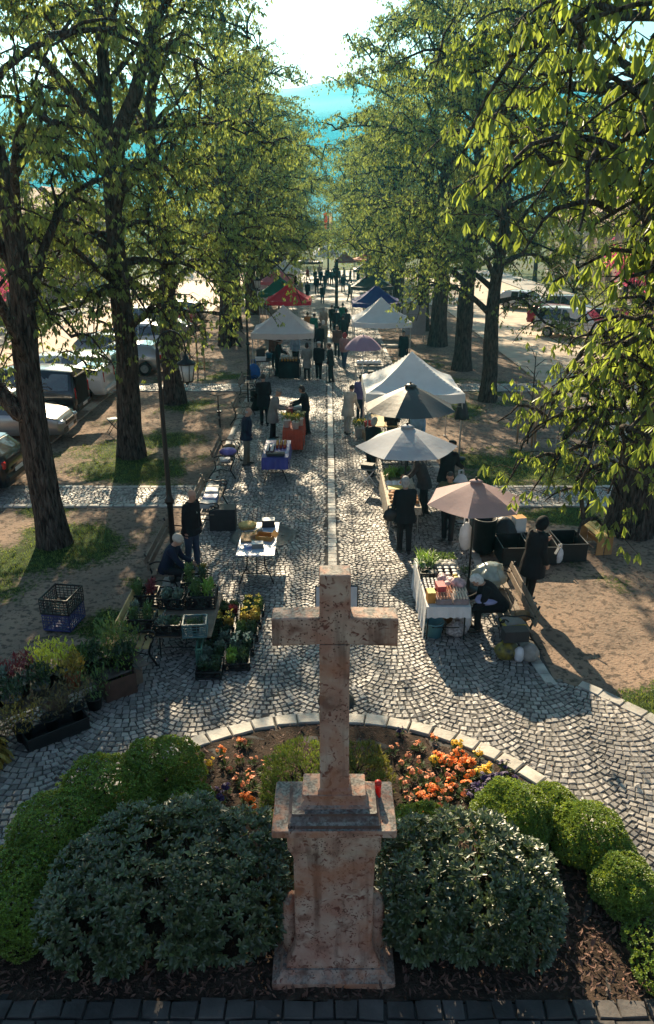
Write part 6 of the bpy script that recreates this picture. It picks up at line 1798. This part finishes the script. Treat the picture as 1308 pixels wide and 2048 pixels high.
jar_group('large jar with a pale lid in the middle of the egg stall', EX + .14, EY + .2, Z0, 3, 3, .13, .052, .12, 'dark', 'white', 'large white lidded jars in the middle of the egg stall')
jar_group('jar with a yellow lid on the egg stall', EX + .26, EY - .02, Z0, 1, 2, .13, .05, .12, 'amber', 'yellow', 'yellow lidded jars on the egg stall')
PB = M('pink_bag', (.58, .42, .44), .35, .4, 16, .8, trans=(.12, .08, .08))
BAGM['pink'] = PB
for i, (dx, dy, r) in enumerate(((.02, -.08, .085), (.12, -.12, .08), (.02, .02, .08), (.16, -.22, .095), (.28, -.26, .1), (.22, -.36, .09), (.30, -.40, .085), (.08, -.3, .08))):
    bag('pink see-through bag of goods heaped on the egg stall', EX + dx, EY + dy, Z0 + (.07 if i > 2 and dy < -.33 else 0), r * 1.9, r * 1.7, r * 2, 'pink', i * 40, 'pink bags heaped on the egg stall', False, 'goods_bag')
for i, (dx, dy) in enumerate(((.02, .52), (.14, .48), (.26, .5), (.08, .62), (.2, .6), (.3, .62))):
    bag('crumpled grey bag at the back of the egg stall', EX + dx, EY + dy, Z0, .2, .18, .15, 'grey', i * 33, 'crumpled grey bags at the back of the egg stall', False, 'goods_bag')
crate('black tray crate with leeks at the left back of the egg stall', EX - .24, EY + .28, Z0, .26, .44, .12, 'black')
t = thing('leek_bunch', 'bunches of leeks and spring onions fanned over the black tray', 'leeks', (EX - .22, EY + .5, Z0 + .1))
mb = MB()
for i in range(26):
    a = rnd.uniform(-.5, .5); q = Vector((rnd.uniform(-.12, .12), rnd.uniform(-.25, .15), rnd.uniform(.0, .05)))
    mb.tube([q, q + Vector((.12 * math.sin(a), .14, .05)), q + Vector((.3 * math.sin(a) + .1, .3, .07 + .06 * rnd.random()))], [.014, .012, .003], 6, 0 if i % 3 else 1)
mb.build('stalks', [M('leek_green', (.12, .22, .05), .5, .3, 5), M('leek_white', (.6, .62, .45), .5, .2, 5)], t)
ob('leaves', greens(70, .16, .2, .12, 61, .2, PG['bright'], .14, .3), t)
t = thing('radish_bunch', 'bunch of red radishes at the far left corner of the egg stall', 'radishes', (EX - .22, EY + .86, Z0))
mb = MB()
for i in range(22): mb.ell((rnd.uniform(-.09, .09), rnd.uniform(-.06, .06), .02 + .05 * rnd.random()), (.02, .02, .022), 8, 6)
mb.build('radishes', M('radish', (.45, .02, .06), .35, .2, 9), t); ob('leaves', greens(40, .1, .08, .1, 62, .1, PG['green'], .4, .4), t, (0, .06, .02))
t = thing('parsley_bunch', 'dark green heap of parsley at the far right corner of the egg stall', 'parsley', (EX + .12, EY + .8, Z0))
ob('leaves', greens(700, .26, .15, .13, 63, .055, PG['green'], .7, .35), t)
MB().tube([(-.2, 0, .02), (.2, 0, .03)], .03, 8).build('stalks', PG['dark'], t)
t = thing('carrot_bunch', 'few orange carrots between the leeks and the parsley', 'carrots', (EX - .02, EY + .72, Z0))
mb = MB()
for i in range(6): mb.tube([(i * .02, .1, .03 + .01 * i), (i * .018, -.1, .05)], [.017, .004], 8)
mb.build('roots', M('carrot', (.75, .2, .03), .5, .2, 9), t)
carton('clear plastic punnet beside the leek tray', EX - .12, EY + .2, Z0, .14, .14, .1, 'grey', 10, lid='grey')
bucket('sky blue bucket with dark soil under the egg stall', 1.92, 11.75, 0, .17, .3, 'cyan')
bag('white floral shopping bag under the egg stall', 2.32, 11.75, 0, .32, .26, .3, 'floral', 10)
bag('brown and cream bag behind the floral bag under the egg stall', 2.35, 12.15, 0, .36, .3, .5, 'brown', 0)
bag('clear white bag hanging at the right front leg of the egg stall', 2.5, 11.9, .02, .16, .3, .55, 'white', 0)

# bench with the seated seller and her things
bench('bench with a long plank back on which the white-haired seller sits', 3.30, 12.15, 180, 2.1, WOOD_B)
person('white-haired woman in black bending forward on the bench beside the egg stall', (3.1, 11.95), 94, dict(SIT, lean=38, arms=((40, 4, 40), (30, 4, 62)), head=(30, 0)), 'black', 'black', 'bob', 'white', hem=-.1, near=True, h=1.64, fat=1.12)
t = bag('light lavender cloth bundle on the lap of the white-haired woman', 2.84, 11.85, .6, .36, .28, .17, 'purple', 15, None, False, 'cloth_bundle', .25)
t.children[0].data.materials[0] = CL['lavender']
bag('big shiny grey-green bin bag on the bench behind the white-haired woman', 3.05, 12.75, .467, .6, .5, .52, 'clear', 20, None, False, 'bin_bag', 1.1)
person('tall figure in a black hooded coat behind the bench holding a phone', (3.92, 12.95), -70, pose(lean=6, arms=((25, 4, 75), (4, 8, 20)), head=(22, 0)), 'black', 'black', 'hood', 'dark', hem=-.30, near=True, h=1.8, fat=1.2)
ph_ = thing('mobile_phone', 'small pale mobile phone in the hand of the hooded figure', 'phone', (4.36, 12.95, 1.12), R(20))
MB().box((0, 0, 0), (.015, .075, .15), .004, Matrix.Rotation(R(30), 3, 'Y')).build('body', BOXM['dark'], ph_); MB().box((-.0095, 0, .003), (.004, .066, .13), 0, Matrix.Rotation(R(30), 3, 'Y')).build('screen', BOXM['white'], ph_)
bag('black and yellow bag standing on the paving below the bench end', 3.05, 11.0, 0, .36, .28, .34, 'yellow', 10)
bag('grey speckled bag on the ground at the near leg of the bench', 3.42, 10.92, 0, .26, .2, .36, 'grey', 0, None, False)
bag('small white bottle bag between the yellow bag and the grey bag', 3.24, 10.9, 0, .16, .14, .3, 'white', 0, None, False)
carton('shallow yellow-edged box with papers on the near end of the bench', 3.2, 11.32, .467, .36, .3, .08, 'yellow', 12, lid='grey')
carton('dark crate-like box under the papers at the near end of the bench', 3.16, 10.98, .38, .42, .22, .2, 'dark', 5)
bag('dark red bag behind the papers on the bench', 3.42, 11.5, .467, .24, .2, .18, 'brown', 0, None, False)
pot('low green weed growing between the setts behind the egg stall', 2.92, 14.3, -.05, .05, .06, 'black', 'green', .1, 60, .06, 66, 1.6)

# bins, bags and crates on the earth
t = thing('litter_bin', 'round black litter bin beside the pole of the mauve parasol', 'litter bin', (3.5, 15.35, 0))
MB().lathe([(.2, .04), (.24, .1), (.25, .8), (.265, .8), (.265, .84), (.235, .84), (.22, .2), (0, .2)], n=20).build('drum', DMETAL, t); MB().lathe([(.1, 0), (.1, .05)], n=12).build('foot', DMETAL, t)
bench('bench behind the litter bin with white bags on it', 3.15, 17.2, 180, 1.9)
bag('white bag on the bench behind the litter bin', 3.12, 16.8, .467, .3, .26, .3, 'white', 0)
bag('second white bag with brown goods on the bench behind the litter bin', 3.15, 17.4, .467, .34, .3, .4, 'floral', 30)
bag('black rubbish bag with a white top beside the litter bin', 4.0, 15.7, 0, .5, .45, .75, 'black', 0, None, False, 'bin_bag')
bag('white paper bag left of the litter bin', 3.12, 15.5, 0, .25, .25, .7, 'white', 0)
carton('orange and white box on the earth behind the black crates', 4.35, 15.75, 0, .26, .24, .7, 'white', 14, lid='orange')
for i, (x, y, rz, lb) in enumerate(((4.05, 15.05, 2, 'solid black crate nearest to the litter bin'), (4.68, 15.1, -1, 'solid black crate behind the hooded figure'), (5.35, 15.25, 3, 'solid black crate at the right end of its row, empty and open'))):
    crate(lb, x, y, 0, .6, .82, .42, 'black', rz, True, 'solid black crates in a row on the earth')
bag('small white carrier bag hanging on the right end crate', 5.02, 14.75, .02, .16, .12, .38, 'white', 20)
t = thing('wooden_stool_bench', 'small pale wooden slat bench on the earth before the massive chestnut', 'bench', (6.1, 15.6, 0), R(8))
pw = M('fresh_wood', (.62, .40, .12), .7, .25, 3, .4, bscale=24); pw2 = M('fresh_wood_side', (.50, .26, .10), .7, .25, 3, .4, bscale=24)
for k in range(3): MB().box((-.14 + .14 * k, 0, .46), (.125, .9, .025), .005).build('top_slat', pw, t)
for s in (-1, 1):
    for k in range(2): MB().box((-.1 + .2 * k, s * .40, .225), (.17, .025, .445), .004).build('side_board', pw2, t)
MB().box((0, 0, .2), (.03, .77, .09), .004).build('stretcher', pw2, t)

# bread stall under the pale parasol
BX, BY = 1.8, 17.5
table('long bread table under the pale parasol', BX, BY, .75, 2.6, .74, BOXM['white'], METAL, bent=False, name='stall_table')
cloth_cover('patterned pale tablecloth on the bread table', BX, BY, .75, 2.6, .745, (.5, .2, .18, .2), M('cloth_pattern', (.62, .56, .45), .8, .3, 18, .3, col2=(.40, .30, .22)))
BREAD = M('bread_crust', (.42, .17, .06), .7, .4, 14, .5, col2=(.55, .32, .14))
for i in range(14):
    o = MB().ell((0, 0, .05), (.10 + .02 * (i % 3), .07, .055), 12, 8, 0, None, .1).build('bread_loaf', BREAD, None, (BX - .22 + .17 * (i % 4) + rnd.uniform(-.02, .02), BY - 1.05 + .2 * (i // 4), .757), rnd.uniform(0, 3))
    tag(o, 'round brown bread loaf at the near end of the bread table', 'bread', 'bread loaves on the bread table')
carton('white tray of sliced goods in the middle of the bread table', BX - .05, BY - .1, .757, .5, .3, .06, 'white', 2, lid='yellow')
for i in range(8): bag('white wrapped pastry bag in the middle of the bread table', BX - .25 + .15 * (i % 4), BY + .2 + .16 * (i // 4), .757, .15, .13, .08, 'white', i * 31, 'wrapped pastries on the bread table', False, 'pastry_bag')
for i, (dx, dy) in enumerate(((-.2, .75), (.08, .8), (-.1, 1.0), (.2, 1.02))):
    t = thing('herb_bunch', 'leafy green herb bunch at the far end of the bread table', 'herbs', (BX + dx, BY + dy, .757), i, 'herb bunches on the bread table')
    ob('leaves', greens(220, .16, .13, .18, 70 + i, .08, PG['green'] if i % 2 else PG['bright'], .4, .4), t); MB().tube([(0, -.1, .02), (0, .05, .06)], .025, 6).build('stalks', PG['green'], t)
t = thing('folding_tray_table', 'small folding stand with a dark tray left of the pale parasol', 'table', (1.12, 19.6, 0), R(-20))
MB().box((0, 0, .6), (.5, .4, .03), .008).build('tabletop', BOXM['grey'], t)
for s in (-1, 1): MB().tube([(-.24, s * .17, 0), (.22, s * .17, .59)], .012, 6).build('leg', WMETAL, t); MB().tube([(.24, s * .16, 0), (-.22, s * .16, .59)], .012, 6).build('leg', WMETAL, t)
carton('dark box on the small folding stand', 1.12, 19.6, .617, .34, .26, .1, 'dark', -20)
bag('white shopping bag held by the person in the dark cap', 3.38, 17.95, .55, .34, .2, .45, 'white', 30)

person('customer in black with grey hair and a shoulder bag at the bread table', (1.72, 15.35), 8, pose(arms=((10, 8, 30), (20, 6, 55))), 'black', 'black', 'bob', 'grey', hem=-.16, near=True, h=1.75, fat=1.18)
bag('black shoulder bag hanging at the left hip of the customer in black', 1.40, 15.3, .78, .3, .16, .3, 'black', 10, None, True, 'shoulder_bag')
person('seller in a charcoal jacket leaning over the bread table', (2.42, 17.6), 84, pose(lean=20, arms=((42, 3, 20), (30, 3, 40)), head=(14, 0)), 'charcoal', 'dark', 'short', 'grey', hem=-.16, near=True, h=1.74, fat=1.1)
person('person in a dark cap and black coat carrying a white shopping bag', (3.05, 18.2), -40, pose(lean=10, arms=((14, 6, 30), (26, 6, 40)), head=(22, 0)), 'black', 'black', 'cap', 'dark', hem=-.25, near=True, h=1.76, fat=1.1)
person('person in an olive jacket half hidden behind the mauve parasol', (2.78, 15.95), 160, pose(arms=((20, 4, 60), (16, 4, 60))), 'olive', 'black', 'short', 'dark', hem=-.1, near=True, h=1.72)

# stall under the dark grey parasol and the big white canopy
table('stall table with stuffed colourful goods below the dark grey parasol', 2.2, 21.3, 1.5, .9, .76, WOOD_P, DMETAL, bent=False, name='stall_table')
for i in range(16):
    c = ('red', 'brown', 'white', 'orange', 'grey')[i % 5]
    o = MB().ell((0, 0, .08), (.10, .09, .09), 10, 8, 0, None, .25).build('wool_hat', CL[{'brown': 'pinkish', 'grey': 'grey'}.get(c, c)], None, (1.65 + .2 * (i % 6) + .03 * (i % 3), 21.05 + .24 * (i // 6), .762))
    tag(o, '%s rounded knitted hat displayed below the dark grey parasol' % {'brown': 'dull pink', 'orange': 'orange', 'red': 'red', 'white': 'white', 'grey': 'grey'}[c], 'hat', 'knitted hats below the dark grey parasol')
t = thing('green_ball_cushion', 'bright lime green round cushion hanging below the dark grey parasol', 'cushion', (1.62, 20.5, 1.22))
MB().ell((0, 0, .0), (.17, .1, .16), 16, 12).build('cover', CL['lime'], t); MB().tube([(0, 0, .15), (.0, .0, .36)], .006, 4).build('strap', DMETAL, t)
person('grey-haired person in black at the stall below the dark grey parasol', (1.28, 20.75), -28, pose(lean=10, arms=((20, 5, 50), (20, 5, 50))), 'black', 'black', 'bob', 'grey', hem=-.2, near=True, h=1.7, fat=1.1)
person('seller in a light blue top below the dark grey parasol', (2.75, 22.1), 170, pose(lean=10, arms=((20, 5, 60), (20, 5, 60))), 'lightblue', 'dark', 'short', 'dark', h=1.66)
person('seller in dark clothes under the big white canopy', (2.1, 23.6), 175, pose(), 'dark', 'dark', 'short', 'dark', h=1.74)
person('woman in a cream hooded coat and pale trousers leaning to the flowers', (.72, 25.3), -32, pose(lean=16, arms=((36, 4, 10), (20, 5, 30)), head=(22, 0), legs=((4, 6), (-8, 4))), 'beige', 'cream', 'short', 'dark', hem=-.28, near=True, h=1.70, hood='down', fat=1.12)
person('person in purple behind the left edge of the big white canopy', (1.22, 27.2), -20, pose(), 'purple', 'navy', 'short', 'dark', hem=-.1, h=1.66)
pot('white bucket of yellow flowers before the woman in the cream coat', 1.1, 24.9, 0, .16, .34, 'white', 'green', .24, 140, .12, 80, 1.4, .3, .7, None, 'bucket', 'bucket', 'daff')
bucket('red bucket beside the yellow flowers at the big white canopy', 1.42, 24.5, .3, .17, .34, 'redp')
carton('brown carton under the red bucket', 1.42, 24.5, 0, .4, .4, .3, 'card', 5)
table('table under the left side of the big white canopy', 1.9, 24.2, .8, 1.6, .76, WOOD_P, DMETAL, bent=False, name='stall_table')

# stalls under the purple parasol and the smaller white canopy
table('lilac topped table beside the purple parasol', 2.35, 31.6, 1.5, .9, .78, M('lilac_top', (.42, .38, .55), .5, .1), METAL, bent=False, name='stall_table')
for i, (dx, c, h) in enumerate(((-.5, 'dark', .22), (-.15, 'green', .14), (.2, 'dark', .3), (.5, 'white', .1))): carton(('dark low', 'green flat', 'tall dark', 'white flat')[i] + ' box on the lilac topped table', 2.35 + dx, 31.5, .78, .26, .3, h, c, 5 * i)
table('dark table with wrapped goods behind the purple parasol', 1.9, 34.2, 1.3, .8, .78, BOXM['dark'], METAL, bent=False, name='stall_table')
for i in range(6): bag('white wrapped bundle on the dark table behind the purple parasol', 1.45 + .18 * i, 34.2 + .1 * (i % 2), .78, .22, .22, .2, 'white', 40 * i, 'white bundles on the dark table', False, 'goods_bag')
for i, (x, c) in enumerate(((3.35, 'white'), (3.6, 'blue'), (3.9, 'dark'))): carton(('white', 'pale blue', 'dark')[i] + ' tall box right of the lilac topped table', x, 33.6, 0, .24, .5, .85, c, 0)
table('display table under the front of the smaller white canopy', 2.0, 39.2, 1.3, .9, .8, BOXM['white'], METAL, bent=False, name='stall_table')
for i in range(7): bag('white and grey bundle on the display table under the smaller white canopy', 1.5 + .17 * i, 39.0 + .15 * (i % 2), .8, .2, .2, .24, 'floral', 50 * i, 'bundles on the display table', False, 'goods_bag')
table('table with grey boxes under the right side of the smaller white canopy', 3.3, 39.6, .9, 1.0, .78, BOXM['grey'], METAL, bent=False, name='stall_table')
t = thing('display_board', 'grey display board standing between the smaller white canopy and the chestnut', 'board', (5.2, 45.8, 0))
MB().box((0, 0, 1.3), (1.4, .05, 1.7), .01).build('panel', M('board_grey', (.32, .31, .33), .7, .1), t)
for s in (-1, 1): MB().box((s * .6, 0, .22), (.05, .05, .44)).build('leg', METAL, t)
person('person in a long black coat beside the right leg of the smaller white canopy', (3.85, 38.0), 150, pose(), 'black', 'black', 'short', 'dark', hem=-.45, h=1.76, fat=1.2)

# walkers in the middle of the path
W1 = dict(legs=((18, 8), (-16, 16)))
W2 = dict(legs=((-14, 14), (16, 6)))
WK = [
 ((.85, 37.4), -15, 'pinkish', 'jeans', 'hood', 'dark', 'red', W1, -.1, 'person with a red hood, dull pink jacket and jeans walking by the purple parasol'),
 ((.54, 40.3), 178, 'brown', 'dark', 'short', 'dark', None, W1, -.1, 'walker in a brown jacket with a scarf coming towards the camera'),
 ((1.2, 47.8), 8, 'charcoal', 'dark', 'bob', 'dark', None, W2, -.2, 'walker in charcoal nearest to the blue canopy'),
 ((.94, 44.7), 2, 'black', 'black', 'short', 'dark', None, W1, -.1, 'walker in black in front of the charcoal walker'),
 ((.33, 50.9), 0, 'black', 'black', 'short', 'dark', None, W1, -.1, 'slim walker in black farthest up the group on the pale line'),
 ((.6, 48.8), -4, 'dark', 'dark', 'short', 'grey', None, W2, -.1, 'walker in a dark jacket beside the slim one in black'),
 ((1.06, 51.8), 4, 'green', 'dark', 'short', 'dark', None, W1, -.1, 'walker in a teal green jacket in the middle of the path'),
 ((-.2, 48.6), 6, 'tan', 'tan', 'bob', 'grey', None, W2, -.4, 'walker in a long tan coat left of the pale line'),
 ((-.2, 42.6), 0, 'khaki', 'khaki', 'bob', 'white', None, W1, -.35, 'white-haired walker in a khaki coat near the striped canopy'),
 ((-.40, 41.2), -10, 'black', 'black', 'short', 'dark', None, W2, -.15, 'broad walker in black beside the white-haired one'),
 ((-.4, 67.4), 4, 'dark', 'jeans', 'short', 'dark', None, W1, -.1, 'lone walker in dark clothes before the tall dark post'),
 ((2.05, 69.5), -40, 'black', 'dark', 'bob', 'dark', None, W2, -.1, 'lone walker in black left of the black canopy'),
 ((-1.3, 88), 30, 'black', 'dark', 'short', 'dark', None, W1, -.1, 'far walker in black at the left of the distant crowd'),
 ((-.7, 86.5), -30, 'navy', 'dark', 'short', 'dark', None, W1, -.1, 'far walker in navy in the distant crowd'),
 ((.05, 88.5), 0, 'black', 'jeans', 'short', 'dark', None, W2, -.1, 'far walker in black and jeans in the middle of the distant crowd'),
 ((.5, 86), 10, 'dark', 'dark', 'short', 'dark', None, W1, -.1, 'far walker in a dark coat near the flagpole'),
 ((1.3, 89), -20, 'charcoal', 'dark', 'bob', 'dark', None, W2, -.2, 'far walker in charcoal before the small dark red canopy'),
 ((2.0, 90), 90, 'grey', 'dark', 'bob', 'grey', None, W1, -.2, 'far walker in grey before the small dark red canopy'),
 ((2.6, 88), -90, 'brown', 'dark', 'short', 'dark', None, W2, -.1, 'far walker in brown right of the distant crowd'),
 ((-2.2, 90.5), 60, 'red', 'dark', 'short', 'dark', None, W1, -.1, 'far walker in red left of the distant crowd'),
 ((2.95, 60.3), 170, 'dark', 'dark', 'short', 'dark', None, STAND, -.1, 'person in dark clothes standing left under the black canopy'),
 ((3.7, 60.9), 190, 'grey', 'dark', 'bob', 'grey', None, STAND, -.1, 'person in grey standing in the middle under the black canopy'),
 ((4.5, 60.4), 150, 'black', 'dark', 'short', 'dark', None, STAND, -.1, 'person in black standing right under the black canopy'),

 ((-1.0, 76), 10, 'black', 'dark', 'short', 'dark', None, W1, -.1, 'far walker in black left of the tall dark post'),
 ((1.6, 78), 170, 'navy', 'jeans', 'short', 'dark', None, W2, -.1, 'far walker in navy and jeans right of the tall dark post'),
 ((-.2, 82), -10, 'charcoal', 'dark', 'bob', 'dark', None, W1, -.3, 'far walker in a long charcoal coat behind the tall dark post'),
 ((.9, 93), 20, 'black', 'black', 'short', 'dark', None, W2, -.1, 'farthest walker in black before the large pale parasol'),
 ((-.9, 95), 0, 'tan', 'dark', 'bob', 'grey', None, W1, -.3, 'farthest walker in tan before the large pale parasol'),
 ((3.3, 84), -60, 'dark', 'dark', 'short', 'dark', None, W1, -.1, 'far shopper in dark clothes beside the grey canopy'),
 ((-3.2, 80), 60, 'black', 'dark', 'short', 'dark', None, W1, -.1, 'far shopper in black beside the far white canopy'),
]
for (loc, fa, co, lg, hr, hc, hd, ps, hem, lb) in WK:
    person(lb, loc, fa, dict(pose(), **ps), co, lg, hr, hc, hem=hem, hood=hd, h=rnd.uniform(1.64, 1.8))

# the A-board behind the cross, its face to the camera
t = thing('standing_sign', 'white standing sign board with black lettering half hidden behind the cross', 'sign', (.14, 9.75, 0), R(2))
bw = M('sign_white', (.55, .56, .6), .5, .08, 3)
SGX = .30
MB().box((0, 0, 1.52), (2 * SGX + .03, .022, 1.0), .01).build('frame', TRIM, t)
MB().box((0, -.012, 1.52), (2 * SGX, .012, .97), .004).build('panel', bw, t)
MB().tube([(0, .02, 0), (0, .02, 1.1)], .03, 8).build('post', DMETAL, t); MB().lathe([(.28, 0), (.28, .03), (.05, .05)], n=20).build('base', DMETAL, t)
for i, (tx, z) in enumerate((('RE', 1.225), ('NI', 1.10))):
    cu = bpy.data.curves.new('lettering', 'FONT'); cu.body = tx; cu.size = .105; cu.extrude = .0015; cu.align_x = 'RIGHT'
    o = bpy.data.objects.new('tmp', cu); COL.objects.link(o)
    dg = bpy.context.evaluated_depsgraph_get(); me_ = bpy.data.meshes.new_from_object(o.evaluated_get(dg)); bpy.data.objects.remove(o)
    me_.materials.clear(); me_.materials.append(TRIM)
    l_ = ob('lettering', me_, t, (SGX - .035, -.0195, z)); l_.rotation_euler = (R(90), 0, 0)

# tall dark post, flagpole with flags, cross bar
t = thing('dark_post', 'tall dark square post standing in the path before the distant crowd', 'post', (.78, 63.8, 0))
MB().box((0, 0, 1.9), (.26, .26, 3.8), .02).build('shaft', DMETAL, t); MB().box((0, 0, .1), (.5, .5, .2), .02).build('foot', DMETAL, t); MB().box((0, 0, 3.84), (.34, .34, .08), .02).build('cap', DMETAL, t)
t = thing('flagpole', 'pale flagpole with a hanging dark red flag at the end of the promenade', 'flagpole', (.15, 100, 0))
MB().tube([(0, 0, 0), (0, 0, 8.2)], [.13, .07], 10).build('pole', DMETAL, t); MB().box((.55, 0, 4.9), (1.5, .08, .1), .01).build('cross_bar', METAL, t)
mb = MB(); r0 = []
for j in range(7):
    z = 7.6 - 1.9 * j / 6; r0.append([Vector((-.1 - .5 * i / 6 * (1 - .25 * j / 6), .08 * math.sin(i * 1.5 + j * .4), z - .12 * i / 6)) for i in range(7)])
mb.rings(r0, 0, True, False, False).build('flag', M('flag_red', (.34, .07, .05), .8, .3, 2, trans=(.2, .03, .02)), t)
mb = MB(); r0 = []
for j in range(7):
    z = 7.6 - 1.9 * j / 6; r0.append([Vector((.1 + .4 * i / 6, .08 * math.sin(i * 1.5 + j * .4), z - .1 * i / 6)) for i in range(7)])
mb.rings(r0, 0, True, False, False).build('flag', M('flag_pale', (.5, .42, .36), .8, .3, 2, trans=(.2, .15, .1)), t)

# parked cars on the right
RCG = 'cars parked along the right street'
car('white van with a dark windscreen parked on the right street', 15.4, 47.6, -38, 'van', 'white', RCG)
car('red hatchback behind the white van', 15.9, 52.6, -38, 'hatch', 'red', RCG)
car('white hatchback in front of the white van at the right', 17.2, 42.2, -38, 'hatch', 'white', RCG)
car('dark hatchback beyond the white van', 18.8, 50.5, -38, 'hatch', 'dark', RCG)
car('silver estate car beyond the red hatchback', 18.3, 57.5, -38, 'suv', 'silver', RCG)
car('white hatchback at the far end of the right street', 16.2, 63.5, -38, 'hatch', 'white', RCG)
car('blue hatchback at the right edge nearest on the right street', 17.8, 37.0, -38, 'hatch', 'blue', RCG)

# houses beyond the streets
def house(label, x, y, w, d, h, face, wall, roofc, floors=2, nw=4):
    'face: +1 looks to +x (left row), -1 looks to -x'
    t = thing('town_house', label, 'house', (x, y, 0)); wm = M('plaster_' + '_'.join(str(int(c * 100)) for c in wall), wall, .85, .12, .8, .2, bscale=8)
    MB().box((0, 0, h / 2), (d, w, h), .02).build('wall', wm, t)
    rf = MB(); e = .35; r = d * .42
    P_ = [(-d / 2 - e, -w / 2 - .1, h), (d / 2 + e, -w / 2 - .1, h), (0, -w / 2 - .1, h + r), (-d / 2 - e, w / 2 + .1, h), (d / 2 + e, w / 2 + .1, h), (0, w / 2 + .1, h + r)]
    P_ = [(a, b, c + .02) for a, b, c in P_]
    rf.add(P_, [(0, 1, 2), (3, 5, 4), (1, 4, 5, 2), (0, 2, 5, 3), (0, 3, 4, 1)], 0, False); ro = rf.build('roof', M('roof_tiles', (.22, .09, .06), .8, .35, 3, .5, bscale=18), t)
    MB().box((.3, w * .25, h + r + .1), (.5, .6, 1.2), .02).build('chimney', wm, ro)
    X = face * (d / 2)
    fm = M('window_frame', (.62, .6, .56), .6, .1)
    for f in range(floors):
        for k in range(nw):
            yy = -w / 2 + w * (k + .5) / nw; zz = 1.7 + f * 3.0
            if f == 0 and k == nw // 2:
                dr = MB().box((X + face * .03, yy, 1.15), (.08, 1.1, 2.3), .01).build('door', M('door_wood', (.10, .06, .04), .6, .3, 4), t); MB().ell((X + face * .09, yy + .42, 1.1), (.03, .03, .03), 8, 6).build('handle', METAL, dr); continue
            wd = MB(); 
            for s in (-1, 1): wd.box((X + face * .03, yy + s * .5, zz), (.08, .09, 1.5), .006); wd.box((X + face * .03, yy, zz + s * .72), (.078, .92, .09), .006)
            wd.box((X + face * .028, yy, zz), (.06, .05, 1.35), .004)
            wo = wd.build('window', fm, t); MB().box((X + face * .006, yy, zz), (.03, .94, 1.36)).build('pane', GLASS, wo); MB().box((X + face * .1, yy, zz - .8), (.2, 1.25, .06), .008).build('sill', fm, wo)
    return t
house('grey-rendered house behind the pink tree on the left street', -29, 45, 13, 8, 6.4, 1, (.36, .37, .4), 0)
house('cream house at the left edge of the left street', -29, 30.5, 13, 8, 6.2, 1, (.5, .44, .34), 0)
house('ochre house farther along the left street', -29, 59.5, 14, 8, 6.6, 1, (.48, .34, .2), 0)
house('pale pink house far along the left street', -29, 74.5, 14, 8, 6.3, 1, (.5, .34, .3), 0)
house('white house far at the end of the left street', -29, 90, 14, 8, 6.6, 1, (.55, .54, .5), 0)
house('yellow house at the right edge of the right street', 31, 42, 14, 8, 6.4, -1, (.5, .4, .2), 0)
house('pale grey house behind the white van', 31, 57.5, 14, 8, 6.6, -1, (.42, .42, .42), 0)
house('rose house far along the right street', 31, 73.5, 14, 8, 6.2, -1, (.48, .33, .29), 0)
house('cream house far at the end of the right street', 31, 90, 15, 8, 6.5, -1, (.52, .47, .38), 0)
